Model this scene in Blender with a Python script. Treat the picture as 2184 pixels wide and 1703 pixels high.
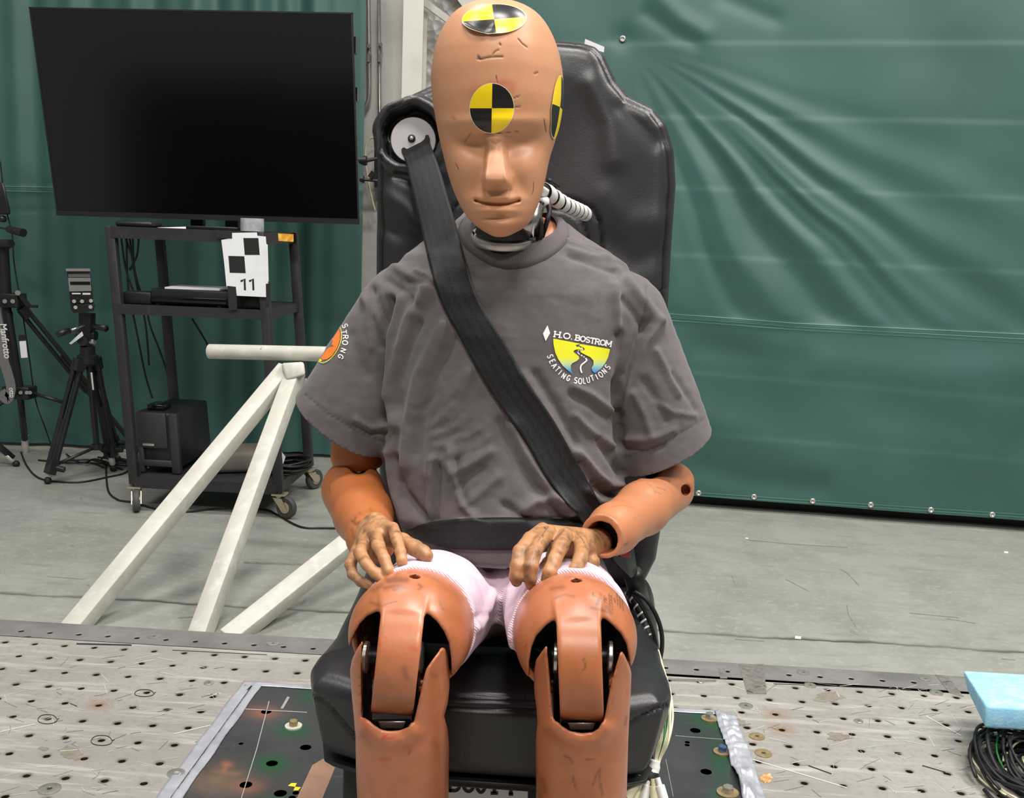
import bpy, bmesh, math, random
import numpy as np
from mathutils import Vector, Matrix
from mathutils.bvhtree import BVHTree
from mathutils.geometry import delaunay_2d_cdt

scene = bpy.context.scene
for o in list(bpy.data.objects):
    bpy.data.objects.remove(o)
random.seed(3)
RNG = np.random.default_rng(5)
COL = scene.collection

# ---------------------------------------------------------------- camera, sky, lights, exposure
F = 2226.76
PIT, ROL, YAW = .1536, .0378, .0548
CAM = np.array([0, 0, .96382])

def _rot(p, r, y):
    cy, sy = np.cos(y), np.sin(y)
    Fw = np.array([-sy, cy, 0]); Rt = np.array([cy, sy, 0]); U = np.array([0, 0, 1.])
    F2 = Fw*np.cos(p) - U*np.sin(p); U2 = U*np.cos(p) + Fw*np.sin(p)
    R2 = Rt*np.cos(r) + U2*np.sin(r); U3 = U2*np.cos(r) - Rt*np.sin(r)
    return np.array([R2, -U3, F2])
M = _rot(PIT, ROL, YAW)

cd = bpy.data.cameras.new('camera')
cam = bpy.data.objects.new('camera', cd)
COL.objects.link(cam)
cd.sensor_fit = 'HORIZONTAL'; cd.sensor_width = 36; cd.lens = F/2184*36
cd.clip_start = .05; cd.clip_end = 100
mw = Matrix.Identity(4)
for i in range(3):
    mw[i][0] = M[0][i]; mw[i][1] = -M[1][i]; mw[i][2] = -M[2][i]; mw[i][3] = CAM[i]
cam.matrix_world = mw
scene.camera = cam

world = bpy.data.worlds.new('world'); scene.world = world
world.use_nodes = True
bg = world.node_tree.nodes['Background']
bg.inputs[0].default_value = (1.0, .97, .93, 1); bg.inputs[1].default_value = .25

def area(name, loc, size, power, target=None, col=(1, .97, .93)):
    ld = bpy.data.lights.new(name, 'AREA'); ld.shape = 'RECTANGLE'
    ld.size, ld.size_y = size; ld.energy = power; ld.color = col
    o = bpy.data.objects.new(name, ld); COL.objects.link(o); o.location = loc
    if target:
        d = Vector(target) - Vector(loc)
        o.rotation_euler = d.to_track_quat('-Z', 'Y').to_euler()
    return o
# high bay fixtures under the hall roof
area('high_bay_light', (.35, .35, 4.9), (1.3, .6), 185)
area('high_bay_light', (-2.6, .4, 5.2), (1.3, .6), 120)
area('high_bay_light', (2.9, .9, 4.3), (1.3, .6), 190)
area('high_bay_light', (-1.6, 3.0, 5.6), (1.3, .6), 110)
area('high_bay_light', (2.4, 2.8, 5.6), (1.3, .6), 170)
area('high_bay_light', (0.5, -2.6, 4.8), (1.3, .6), 265)

scene.view_settings.view_transform = 'Standard'
scene.view_settings.look = 'None'
scene.view_settings.exposure = -0.36
scene.view_settings.gamma = 1
scene.view_settings.use_curve_mapping = False

# ---------------------------------------------------------------- picture ray -> place helpers
def ray(x, y):
    return np.array([(x-1092)/F, (y-851.5)/F, 1.]) @ M
def P(x, y, Y):
    d = ray(x, y); return CAM + d*(Y/d[1])
def PZ(x, y, z):
    d = ray(x, y); return CAM + d*((z-CAM[2])/d[2])
def PP(x, y, p0, n):
    d = ray(x, y); n = np.asarray(n); return CAM + d*(np.dot(np.asarray(p0)-CAM, n)/np.dot(d, n))
def uvz(Q):
    q = (np.asarray(Q, float)-CAM) @ M.T
    return 1092+F*q[..., 0]/q[..., 2], 851.5+F*q[..., 1]/q[..., 2], q[..., 2]
def R_(rpx, Y):
    return rpx*Y*1.0/F
def cp(x, y, Y, r):
    p = P(x, y, Y); return (p, r*uvz(p)[2]/F)

# ---------------------------------------------------------------- materials
def lin(c):
    return tuple((v/255/12.92 if v/255 <= .04045 else ((v/255+.055)/1.055)**2.4) for v in c)

class NT:
    def __init__(s, m):
        s.t = m.node_tree; s.n = s.t.nodes; s.l = s.t.links
    def new(s, ty, **kw):
        n = s.n.new(ty)
        for k, v in kw.items(): setattr(n, k, v)
        return n
    def link(s, a, b): s.l.new(a, b)

MATS = {}
def mat(name, col, rough=.5, metal=0., var=None, var2=None, bump=None, bump2=None, stretch=None, spec=.5,
        attrs=(), rvar=0., coat=0., sheen=0., vcol=None, streak=None):
    """var=(scale, colour2, lo, hi) mixes colour2 by noise; attrs=((attr, colour),...) mixes by point attributes."""
    if name in MATS: return MATS[name]
    m = bpy.data.materials.new(name); m.use_nodes = True
    t = NT(m); b = t.n['Principled BSDF']
    b.inputs['Roughness'].default_value = rough; b.inputs['Metallic'].default_value = metal
    b.inputs['Specular IOR Level'].default_value = spec
    if coat: b.inputs['Coat Weight'].default_value = coat; b.inputs['Coat Roughness'].default_value = .15
    if sheen: b.inputs['Sheen Weight'].default_value = sheen
    tc = t.new('ShaderNodeTexCoord'); src = tc.outputs['Object']
    if stretch:
        mp = t.new('ShaderNodeMapping'); mp.inputs['Scale'].default_value = stretch
        t.link(src, mp.inputs[0]); src = mp.outputs[0]
    rgb = t.new('ShaderNodeRGB'); rgb.outputs[0].default_value = (*lin(col), 1); cur = rgb.outputs[0]
    if vcol:
        a = t.new('ShaderNodeAttribute', attribute_name=vcol); cur = a.outputs['Color']
    fac0 = None
    for v in (var, var2, streak):
        if not v: continue
        n = t.new('ShaderNodeTexNoise'); n.inputs['Scale'].default_value = v[0]; n.inputs['Detail'].default_value = 8
        n.inputs['Roughness'].default_value = .62
        if v is streak:
            mp = t.new('ShaderNodeMapping'); mp.inputs['Scale'].default_value = v[4]
            mp.inputs['Rotation'].default_value = (0, 0, v[5] if len(v) > 5 else 0)
            t.link(tc.outputs['Object'], mp.inputs[0]); t.link(mp.outputs[0], n.inputs['Vector'])
        else:
            t.link(src, n.inputs['Vector'])
        r = t.new('ShaderNodeMapRange'); r.inputs[1].default_value = v[2]; r.inputs[2].default_value = v[3]
        t.link(n.outputs[0], r.inputs[0])
        mx = t.new('ShaderNodeMix', data_type='RGBA'); t.link(r.outputs[0], mx.inputs[0])
        t.link(cur, mx.inputs[6]); mx.inputs[7].default_value = (*lin(v[1]), 1); cur = mx.outputs[2]
        if fac0 is None: fac0 = r.outputs[0]
    for an, ac in attrs:
        a = t.new('ShaderNodeAttribute', attribute_name=an)
        mx = t.new('ShaderNodeMix', data_type='RGBA'); t.link(a.outputs['Fac'], mx.inputs[0])
        t.link(cur, mx.inputs[6]); mx.inputs[7].default_value = (*lin(ac), 1); cur = mx.outputs[2]
    t.link(cur, b.inputs['Base Color'])
    if rvar and fac0 is not None:
        r = t.new('ShaderNodeMapRange'); r.inputs[3].default_value = rough; r.inputs[4].default_value = rough+rvar
        t.link(fac0, r.inputs[0]); t.link(r.outputs[0], b.inputs['Roughness'])
    prev = None
    for bp in (bump, bump2):
        if not bp: continue
        if bp[0] == 'wave':
            n = t.new('ShaderNodeTexWave'); n.bands_direction = bp[3]; n.inputs['Scale'].default_value = bp[1]
            n.inputs['Distortion'].default_value = .6; st, dist = bp[2], .002
            t.link(tc.outputs['Object'], n.inputs['Vector'])
        elif bp[0] == 'voronoi':
            n = t.new('ShaderNodeTexVoronoi'); n.inputs['Scale'].default_value = bp[1]; st, dist = bp[2], bp[3]
            t.link(src, n.inputs['Vector'])
        else:
            n = t.new('ShaderNodeTexNoise'); n.inputs['Scale'].default_value = bp[0]; n.inputs['Detail'].default_value = 5
            st, dist = bp[1], bp[2]; t.link(src, n.inputs['Vector'])
        bn = t.new('ShaderNodeBump'); bn.inputs['Strength'].default_value = st; bn.inputs['Distance'].default_value = dist
        t.link(n.outputs[0], bn.inputs['Height'])
        if prev: t.link(prev, bn.inputs['Normal'])
        prev = bn.outputs[0]
    if prev: t.link(prev, b.inputs['Normal'])
    MATS[name] = m
    return m

def emit(name, col, s):
    m = bpy.data.materials.new(name); m.use_nodes = True
    b = m.node_tree.nodes['Principled BSDF']
    b.inputs['Emission Color'].default_value = (*lin(col), 1); b.inputs['Emission Strength'].default_value = s
    return m

# ---------------------------------------------------------------- object helpers
def tag(o, label=None, cat=None, group=None, kind=None):
    if label: o['label'] = label
    if cat: o['category'] = cat
    if group: o['group'] = group
    if kind: o['kind'] = kind
    return o

def thing(name, label, cat, loc=(0, 0, 0), group=None):
    o = bpy.data.objects.new(name, None); COL.objects.link(o)
    o.location = [float(v) for v in loc]; o.empty_display_size = .05
    return tag(o, label, cat, group)

def root_of(o):
    p = np.zeros(3)
    while o is not None:
        p = p + np.array(o.location); o = o.parent
    return p

def obj(name, verts, faces, m, parent=None, smooth=False, attrs=None, fmat=None, loc=None, sharp=None, label=None):
    """One mesh object from world-space vertices (origin at its parent's origin or loc)."""
    V = np.asarray(verts, float)
    base = root_of(parent) if parent is not None else np.zeros(3)
    off = np.zeros(3) if loc is None else np.asarray(loc, float)-base
    V = V-base-off
    me = bpy.data.meshes.new(name)
    if isinstance(faces, np.ndarray) and faces.ndim == 2:
        nf, k = faces.shape
        me.vertices.add(len(V)); me.vertices.foreach_set('co', V.astype(np.float32).ravel())
        me.loops.add(nf*k); me.loops.foreach_set('vertex_index', faces.astype(np.int32).ravel())
        me.polygons.add(nf); me.polygons.foreach_set('loop_start', (np.arange(nf)*k).astype(np.int32))
        try: me.polygons.foreach_set('loop_total', np.full(nf, k, np.int32))
        except Exception: pass
        me.update(calc_edges=True); me.validate()
    else:
        me.from_pydata([tuple(v) for v in V], [], [tuple(int(i) for i in f) for f in faces]); me.update()
    for mm in (m if isinstance(m, (list, tuple)) else [m]): me.materials.append(mm)
    if fmat is not None:
        me.polygons.foreach_set('material_index', np.asarray(fmat, np.int32))
    if smooth:
        me.polygons.foreach_set('use_smooth', np.ones(len(me.polygons), bool))
    if attrs:
        for k, a in attrs.items():
            a = np.asarray(a, np.float32)
            if a.ndim == 2:
                at = me.color_attributes.new(k, 'FLOAT_COLOR', 'POINT'); at.data.foreach_set('color', a.ravel())
            else:
                at = me.attributes.new(k, 'FLOAT', 'POINT'); at.data.foreach_set('value', a)
    o = bpy.data.objects.new(name, me); COL.objects.link(o)
    if parent is not None: o.parent = parent
    o.location = off
    if sharp:
        md = o.modifiers.new('es', 'EDGE_SPLIT'); md.split_angle = math.radians(sharp)
    if label: o['label'] = label
    return o

def bevel(o, w, seg=2, ang=35):
    md = o.modifiers.new('bevel', 'BEVEL'); md.width = w; md.segments = seg; md.limit_method = 'ANGLE'
    md.angle_limit = math.radians(ang); md.harden_normals = False
    o.data.polygons.foreach_set('use_smooth', np.ones(len(o.data.polygons), bool))
    return o

class MB:
    """Collects shapes, then links them as one mesh object."""
    def __init__(s): s.v = []; s.f = []; s.m = []; s.mi = 0
    def add(s, V, Fc):
        k = len(s.v); s.v += [tuple(map(float, p)) for p in V]
        s.f += [tuple(int(i)+k for i in f) for f in Fc]; s.m += [s.mi]*len(Fc); return s
    def box(s, lo, hi):
        (a, b, c), (d, e, g) = lo, hi
        return s.add([(a,b,c),(d,b,c),(d,e,c),(a,e,c),(a,b,g),(d,b,g),(d,e,g),(a,e,g)],
              [(0,3,2,1),(4,5,6,7),(0,1,5,4),(1,2,6,5),(2,3,7,6),(3,0,4,7)])
    def hexa(s, bot, top):
        return s.add(list(bot)+list(top), [(3,2,1,0),(4,5,6,7),(0,1,5,4),(1,2,6,5),(2,3,7,6),(3,0,4,7)])
    def bar(s, a, b, w, h=None, up=(0, 0, 1)):
        a, b = np.asarray(a, float), np.asarray(b, float); h = h or w
        d = (b-a)/np.linalg.norm(b-a); up = np.asarray(up, float)
        if abs(np.dot(d, up)) > .97: up = np.array([0, 1., 0])
        e1 = np.cross(d, up); e1 /= np.linalg.norm(e1); e2 = np.cross(e1, d)
        q = [a+e1*sx*w/2+e2*sy*h/2 for sx, sy in ((-1,-1),(1,-1),(1,1),(-1,1))]
        return s.hexa(q, [p+(b-a) for p in q])
    def tube(s, pts, r, n=10, caps=True):
        pts = [np.asarray(p, float) for p in pts]; rs = r if isinstance(r, (list, tuple, np.ndarray)) else [r]*len(pts)
        rings = []; prev = None
        for i, p in enumerate(pts):
            d = pts[min(i+1, len(pts)-1)]-pts[max(i-1, 0)]; d = d/(np.linalg.norm(d)+1e-12)
            if prev is None:
                a = np.array([0, 0, 1.]) if abs(d[2]) < .9 else np.array([1., 0, 0])
                e = np.cross(d, a)
            else:
                e = prev-d*np.dot(prev, d)
            e /= np.linalg.norm(e)+1e-12; prev = e; g = np.cross(d, e)
            rings.append([p+rs[i]*(math.cos(t)*e+math.sin(t)*g) for t in np.linspace(0, 2*math.pi, n, endpoint=False)])
        V = [q for rg in rings for q in rg]; Fc = []
        for i in range(len(pts)-1):
            for j in range(n):
                Fc.append((i*n+j, i*n+(j+1)%n, (i+1)*n+(j+1)%n, (i+1)*n+j))
        if caps:
            Fc.append(tuple(range(n))[::-1]); Fc.append(tuple((len(pts)-1)*n+j for j in range(n)))
        return s.add(V, Fc)
    def cyl(s, a, b, r, n=24, r2=None):
        return s.tube([a, b], [r, r if r2 is None else r2], n)
    def lathe(s, c, axis, prof, n=32):
        """prof = [(radius, along axis), ...]"""
        c = np.asarray(c, float); d = np.asarray(axis, float); d /= np.linalg.norm(d)
        a = np.array([0, 0, 1.]) if abs(d[2]) < .9 else np.array([1., 0, 0])
        e = np.cross(d, a); e /= np.linalg.norm(e); g = np.cross(d, e)
        V = []; Fc = []
        for r, h in prof:
            V += [c+d*h+r*(math.cos(t)*e+math.sin(t)*g) for t in np.linspace(0, 2*math.pi, n, endpoint=False)]
        for i in range(len(prof)-1):
            for j in range(n): Fc.append((i*n+j, i*n+(j+1)%n, (i+1)*n+(j+1)%n, (i+1)*n+j))
        if prof[0][0] > 1e-6: Fc.append(tuple(range(n))[::-1])
        if prof[-1][0] > 1e-6: Fc.append(tuple((len(prof)-1)*n+j for j in range(n)))
        return s.add(V, Fc)
    def build(s, name, m, parent=None, smooth=False, bev=0, sharp=None, loc=None, label=None):
        o = obj(name, s.v, s.f, m, parent, smooth=smooth or bool(sharp), fmat=s.m if isinstance(m, (list, tuple)) else None, loc=loc, sharp=sharp, label=label)
        if bev: bevel(o, bev)
        return o

def spline(pts, n=8):
    """Catmull-Rom through the points."""
    p = np.asarray(pts, float); out = []
    for i in range(len(p)-1):
        a, b, c, d = p[max(i-1, 0)], p[i], p[i+1], p[min(i+2, len(p)-1)]
        for t in np.linspace(0, 1, n, endpoint=False):
            out.append(.5*((2*b)+(c-a)*t+(2*a-5*b+4*c-d)*t*t+(3*b-a-3*c+d)*t**3))
    out.append(p[-1]); return np.array(out)

def hermite(xs, ys, x):
    """Smooth 1-D interpolation with finite-difference tangents."""
    xs = np.asarray(xs, float); ys = np.asarray(ys, float); x = np.clip(x, xs[0], xs[-1])
    d = np.diff(ys)/np.diff(xs); m = np.empty_like(ys); m[0] = d[0]; m[-1] = d[-1]
    same = d[:-1]*d[1:] > 0
    m[1:-1] = np.where(same, 2*d[:-1]*d[1:]/np.where(same, d[:-1]+d[1:], 1), 0)
    i = np.clip(np.searchsorted(xs, x)-1, 0, len(xs)-2)
    h = xs[i+1]-xs[i]; t = (x-xs[i])/h
    return ((2*t**3-3*t**2+1)*ys[i]+(t**3-2*t**2+t)*h*m[i]+(-2*t**3+3*t**2)*ys[i+1]+(t**3-t**2)*h*m[i+1])

# ---------------------------------------------------------------- signed-distance modelling
def rc(Q, a, b, ra, rb):
    a = np.asarray(a); ab = np.asarray(b)-a
    t = np.clip(((Q-a)@ab)/(ab@ab), 0, 1)
    d = Q-a-t[:, None]*ab
    return np.sqrt((d*d).sum(1))-(ra+(rb-ra)*t)
def smin(a, b, k):
    h = np.clip(.5+.5*(b-a)/k, 0, 1); return b+(a-b)*h-k*h*(1-h)
def smax(a, b, k): return -smin(-a, -b, k)
def chain(Q, nodes, k=0):
    d = None
    for (p, r), (p2, r2) in zip(nodes[:-1], nodes[1:]):
        e = rc(Q, p, p2, r, r2); d = e if d is None else (smin(d, e, k) if k else np.minimum(d, e))
    return d
def ell(Q, c, r):
    q = (Q-np.asarray(c)); r = np.asarray(r)
    k0 = np.sqrt(((q/r)**2).sum(1)); k1 = np.sqrt(((q/r**2)**2).sum(1))+1e-9
    return k0*(k0-1)/k1
def poly_sd(u, v, poly):
    poly = np.asarray(poly, float); n = len(poly)
    d = np.full(u.shape, 1e18); s = np.ones(u.shape)
    for i in range(n):
        x1, y1 = poly[i]; x2, y2 = poly[i-1]
        ex, ey = x2-x1, y2-y1; wx, wy = u-x1, v-y1
        t = np.clip((wx*ex+wy*ey)/(ex*ex+ey*ey), 0, 1)
        bx, by = wx-ex*t, wy-ey*t; d = np.minimum(d, bx*bx+by*by)
        c1 = v >= y1; c2 = v < y2; c3 = ex*wy > ey*wx
        flip = (c1 & c2 & c3) | (~c1 & ~c2 & ~c3); s = np.where(flip, -s, s)
    return s*np.sqrt(d)
def line_d(u, v, pts):
    d = np.full(u.shape, 1e18)
    for (x1, y1), (x2, y2) in zip(pts[:-1], pts[1:]):
        ex, ey = x2-x1, y2-y1; L = ex*ex+ey*ey+1e-9
        t = np.clip(((u-x1)*ex+(v-y1)*ey)/L, 0, 1)
        d = np.minimum(d, (u-x1-ex*t)**2+(v-y1-ey*t)**2)
    return np.sqrt(d)

def snet(f, lo, hi, h, newton=2):
    lo = np.asarray(lo, float); hi = np.asarray(hi, float)
    n = np.ceil((hi-lo)/h).astype(int)+1
    ax = [lo[i]+h*np.arange(n[i]) for i in range(3)]
    V = np.empty(n, np.float32)
    YY, ZZ = np.meshgrid(ax[1], ax[2], indexing='ij')
    step = max(1, int(400000/(n[1]*n[2])))
    for i in range(0, n[0], step):
        xs = ax[0][i:i+step]
        Q = np.empty((len(xs), n[1], n[2], 3)); Q[..., 0] = xs[:, None, None]; Q[..., 1] = YY; Q[..., 2] = ZZ
        V[i:i+step] = f(Q.reshape(-1, 3)).reshape(len(xs), n[1], n[2])
    ins = V < 0
    cs = tuple(n-1)
    S = np.zeros(cs+(3,), np.float32); Ct = np.zeros(cs, np.float32)
    X0 = np.arange(n[0], dtype=np.float32); Y0 = np.arange(n[1], dtype=np.float32); Z0 = np.arange(n[2], dtype=np.float32)
    faces = []
    vid = np.full(cs, -1, np.int64)
    edges = []
    for a in range(3):
        s0 = [slice(None)]*3; s1 = [slice(None)]*3; s0[a] = slice(0, -1); s1[a] = slice(1, None)
        A, B = V[tuple(s0)], V[tuple(s1)]
        cr = ins[tuple(s0)] != ins[tuple(s1)]
        idx = np.argwhere(cr)
        t = A[cr]/(A[cr]-B[cr])
        pos = idx.astype(np.float32); pos[:, a] += t
        o = [b for b in range(3) if b != a]
        for da in (0, 1):
            for db in (0, 1):
                c = idx.copy(); c[:, o[0]] -= da; c[:, o[1]] -= db
                ok = (c >= 0).all(1) & (c[:, 0] < cs[0]) & (c[:, 1] < cs[1]) & (c[:, 2] < cs[2])
                c = c[ok]
                np.add.at(S, (c[:, 0], c[:, 1], c[:, 2]), pos[ok]); np.add.at(Ct, (c[:, 0], c[:, 1], c[:, 2]), 1)
        edges.append((a, o, idx, ins[tuple(s0)][cr]))
    mk = Ct > 0
    vid[mk] = np.arange(mk.sum())
    W = lo+h*(S[mk]/Ct[mk][:, None])
    for a, o, idx, inside in edges:
        ok = (idx[:, o[0]] > 0) & (idx[:, o[1]] > 0) & (idx[:, o[0]] < cs[o[0]]) & (idx[:, o[1]] < cs[o[1]])
        idx = idx[ok]; inside = inside[ok]
        q = []
        for da, db in ((1, 1), (0, 1), (0, 0), (1, 0)):
            c = idx.copy(); c[:, o[0]] -= da; c[:, o[1]] -= db
            q.append(vid[c[:, 0], c[:, 1], c[:, 2]])
        q = np.stack(q, 1)
        flip = inside if a != 1 else ~inside
        q[~flip] = q[~flip][:, ::-1]
        faces.append(q)
    Fc = np.concatenate(faces); Fc = Fc[(Fc >= 0).all(1)]
    for _ in range(newton):
        g = grad(f, W, h*.3); v = f(W); st = v/np.maximum((g*g).sum(1), .05)
        W = W-np.clip(st, -h, h)[:, None]*g
    return W, Fc
def grad(f, W, e):
    g = np.empty_like(W)
    for i in range(3):
        d = np.zeros(3); d[i] = e; g[:, i] = (f(W+d)-f(W-d))/(2*e)
    return g
def unit(g): return g/(np.linalg.norm(g, axis=1, keepdims=True)+1e-9)
def laplace(V, Fc, val, it=1):
    """Smooths a per-vertex array over quad edges."""
    E = np.concatenate([Fc[:, [0, 1]], Fc[:, [1, 2]], Fc[:, [2, 3]], Fc[:, [3, 0]]])
    cnt = np.zeros(len(V)); np.add.at(cnt, E[:, 0], 1); np.add.at(cnt, E[:, 1], 1); cnt = np.maximum(cnt, 1)
    for _ in range(it):
        s = np.zeros_like(val); np.add.at(s, E[:, 0], val[E[:, 1]]); np.add.at(s, E[:, 1], val[E[:, 0]])
        avg = s/(cnt[:, None] if val.ndim == 2 else cnt); val = .5*val+.5*avg
    return val
def front_marks(W, N, marks):
    """0..1 dirt value on surfaces that face the camera, along traced strokes."""
    u, v, z = uvz(W); facing = ((CAM-W)*N).sum(1) > 0
    a = np.zeros(len(W))
    for pts, w, s in marks:
        d = line_d(u, v, pts); a = np.maximum(a, s*np.exp(-(d/w)**2))
    return a*facing
def vnoise(Q, sc, seed=0):
    """Cheap smooth value noise."""
    q = np.asarray(Q)*sc; i = np.floor(q).astype(np.int64); fr = q-i; fr = fr*fr*(3-2*fr)
    def hsh(a):
        n = (a[:, 0]*374761393+a[:, 1]*668265263+a[:, 2]*2147483647+seed*1274126177) & 0x7fffffff
        n = ((n ^ (n >> 13))*1274126177) & 0x7fffffff
        return ((n ^ (n >> 16)) & 0xffff)/65535.
    out = 0
    for dx in (0, 1):
        for dy in (0, 1):
            for dz in (0, 1):
                w = (fr[:, 0] if dx else 1-fr[:, 0])*(fr[:, 1] if dy else 1-fr[:, 1])*(fr[:, 2] if dz else 1-fr[:, 2])
                out = out+w*hsh(i+np.array([dx, dy, dz]))
    return out
def fbm(Q, sc, seed=0, o=4):
    return sum(vnoise(Q, sc*2**k, seed+k)*.5**k for k in range(o))/sum(.5**k for k in range(o))

def bvh(W, Fc): return BVHTree.FromPolygons([tuple(v) for v in W], [tuple(int(i) for i in f) for f in Fc])
def cast(b, x, y, off=.001, default=None):
    d = ray(x, y); d = d/np.linalg.norm(d)
    h = b.ray_cast(Vector(CAM), Vector(d))
    if h[0] is None: return default
    return np.array(h[0])-d*off

def fill(poly, step, proj):
    """Triangulated patch: polygon in 2-D with inner points, mapped by proj(u,v) -> 3-D or None."""
    poly = [tuple(map(float, p)) for p in poly]; dense = []
    for i in range(len(poly)):
        a, b = np.array(poly[i]), np.array(poly[(i+1) % len(poly)]); k = max(1, int(np.linalg.norm(b-a)/step))
        dense += [tuple(a+(b-a)*t/k) for t in range(k)]
    n = len(dense); A = np.array(dense)
    g = [(u, v) for u in np.arange(A[:, 0].min(), A[:, 0].max(), step) for v in np.arange(A[:, 1].min(), A[:, 1].max(), step)]
    if g:
        g = np.array(g); sd = poly_sd(g[:, 0], g[:, 1], A); g = g[sd < -step*.35]
    pts = [Vector(p) for p in dense]+[Vector(p) for p in g]
    r = delaunay_2d_cdt(pts, [(i, (i+1) % n) for i in range(n)], [], 1, 1e-5)
    U = np.array([tuple(p) for p in r[0]])
    W = [proj(*p) for p in U]; bad = {i for i, w in enumerate(W) if w is None}
    W = [w if w is not None else np.zeros(3) for w in W]
    return np.array(W), [tuple(f) for f in r[2] if not (set(f) & bad)], U

def ribbon(pts, w, proj, closed=False):
    """A painted stroke of width w along a 2-D polyline."""
    p = np.asarray(pts, float)
    V = []; Fc = []
    for i in range(len(p)):
        d = p[min(i+1, len(p)-1)]-p[max(i-1, 0)]; d = d/(np.linalg.norm(d)+1e-9); nn = np.array([-d[1], d[0]])*w/2
        V += [p[i]+nn, p[i]-nn]
    W = [proj(*q) for q in V]
    for i in range(len(p)-1):
        f = (2*i, 2*i+1, 2*i+3, 2*i+2)
        if all(W[j] is not None for j in f): Fc.append(f)
    return [w if w is not None else np.zeros(3) for w in W], Fc

def dens(pts, step):
    p = np.asarray(pts, float); out = []
    for a, b in zip(p[:-1], p[1:]):
        k = max(1, int(np.linalg.norm(b-a)/step)); out += [a+(b-a)*t/k for t in range(k)]
    out.append(p[-1]); return np.array(out)

def arc(cx, cy, rx, ry, a0, a1, n=10):
    return [(cx+rx*math.cos(math.radians(a)), cy+ry*math.sin(math.radians(a))) for a in np.linspace(a0, a1, n)]
GL = {  # stroke letters: (width, strokes), y up, height 1; serif ends marked by the drawing routine
 'H': (.8, [[(.1, 0), (.1, 1)], [(.7, 0), (.7, 1)], [(.1, .5), (.7, .5)]]),
 'O': (.85, [arc(.42, .5, .36, .5, 0, 360, 22)]),
 'B': (.75, [[(.1, 0), (.1, 1)], [(.1, 1), (.4, 1)]+arc(.4, .76, .24, .24, 90, -90, 8)+[(.1, .52)], [(.4, .52)]+arc(.42, .26, .28, .26, 90, -90, 8)+[(.1, 0)]]),
 'S': (.7, [arc(.35, .74, .27, .26, 30, 270, 12)+arc(.35, .25, .29, .25, 90, -150, 12)]),
 'T': (.75, [[(.02, 1), (.72, 1)], [(.37, 0), (.37, 1)]]),
 'R': (.78, [[(.1, 0), (.1, 1)], [(.1, 1), (.4, 1)]+arc(.4, .75, .25, .25, 90, -90, 8)+[(.1, .5)], [(.38, .5), (.7, 0)]]),
 'M': (.95, [[(.1, 0), (.1, 1), (.47, .25), (.85, 1), (.85, 0)]]),
 'E': (.65, [[(.6, 1), (.1, 1), (.1, 0), (.6, 0)], [(.1, .52), (.5, .52)]]),
 'A': (.75, [[(.02, 0), (.37, 1), (.72, 0)], [(.15, .35), (.6, .35)]]),
 'I': (.3, [[(.15, 0), (.15, 1)]]),
 'N': (.75, [[(.1, 0), (.1, 1), (.65, 0), (.65, 1)]]),
 'G': (.75, [arc(.4, .5, .32, .5, 40, 330, 16)+[(.7, .45), (.42, .45)]]),
 'L': (.6, [[(.1, 1), (.1, 0), (.58, 0)]]),
 'U': (.75, [[(.1, 1), (.1, .3)]+arc(.37, .28, .27, .28, 180, 360, 8)+[(.64, 1)]]),
 '.': (.3, [[(.1, .05), (.2, .05)]]), ' ': (.3, []),
 '0': (.7, [arc(.35, .5, .28, .5, 0, 360, 20)]),
 '1': (.6, [[(.1, .8), (.33, 1), (.33, 0)], [(.1, 0), (.56, 0)]]),
 '4': (.75, [[(.52, 0), (.52, 1), (.05, .3), (.72, .3)]]),
}
SERIF = {'H': [(.1, 0), (.1, 1), (.7, 0), (.7, 1)], 'B': [(.05, 0), (.05, 1)], 'T': [(.37, 0)], 'R': [(.1, 0), (.1, 1), (.7, 0)],
         'M': [(.1, 0), (.1, 1), (.85, 1), (.85, 0)], '4': [(.52, 0)]}
def glyph(mb, ch, fn, w, proj, step, serif=False):
    """fn maps letter box to 2-D, proj maps 2-D to 3-D."""
    st = list(GL[ch][1])
    if serif:
        st += [[(x-.14, y), (x+.14, y)] for x, y in SERIF.get(ch, [])]
        if ch == 'T': st += [[(.04, 1), (.04, .8)], [(.7, 1), (.7, .8)]]
    for s in st:
        W, Fc = ribbon(dens([fn(*p) for p in s], step), w, proj); mb.add(W, Fc)
# ---------------------------------------------------------------- setting
FZ = -.1                                             # hall floor below the sled table top
m_conc = mat('concrete', (148, 150, 142), .55, var=(5, (128, 130, 122), .38, .72), var2=(55, (158, 159, 151), .52, .74),
             bump=(30, .06, .004), attrs=(('joint', (62, 58, 50)),), streak=(9, (132, 133, 125), .54, .72, (.5, 2.5, 1), .4))
def grid(x0, x1, y0, y1, nx, ny):
    X, Y = np.meshgrid(np.linspace(x0, x1, nx+1), np.linspace(y0, y1, ny+1), indexing='ij')
    i, j = np.meshgrid(np.arange(nx), np.arange(ny), indexing='ij'); a = (i*(ny+1)+j).ravel()
    return X.ravel(), Y.ravel(), np.stack([a, a+ny+1, a+ny+2, a+1], 1)
xs, ys, fc = grid(-5.5, 4.5, -4.5, 6, 250, 350)
ys2 = ys.copy()
near = np.abs(ys-2.79) < .04
jt = np.exp(-((ys-2.79-.006*np.sin(xs*9)-.004*np.sin(xs*31))/.011)**2)*.9
W = np.stack([xs, ys, FZ-.004*jt], 1)
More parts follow.
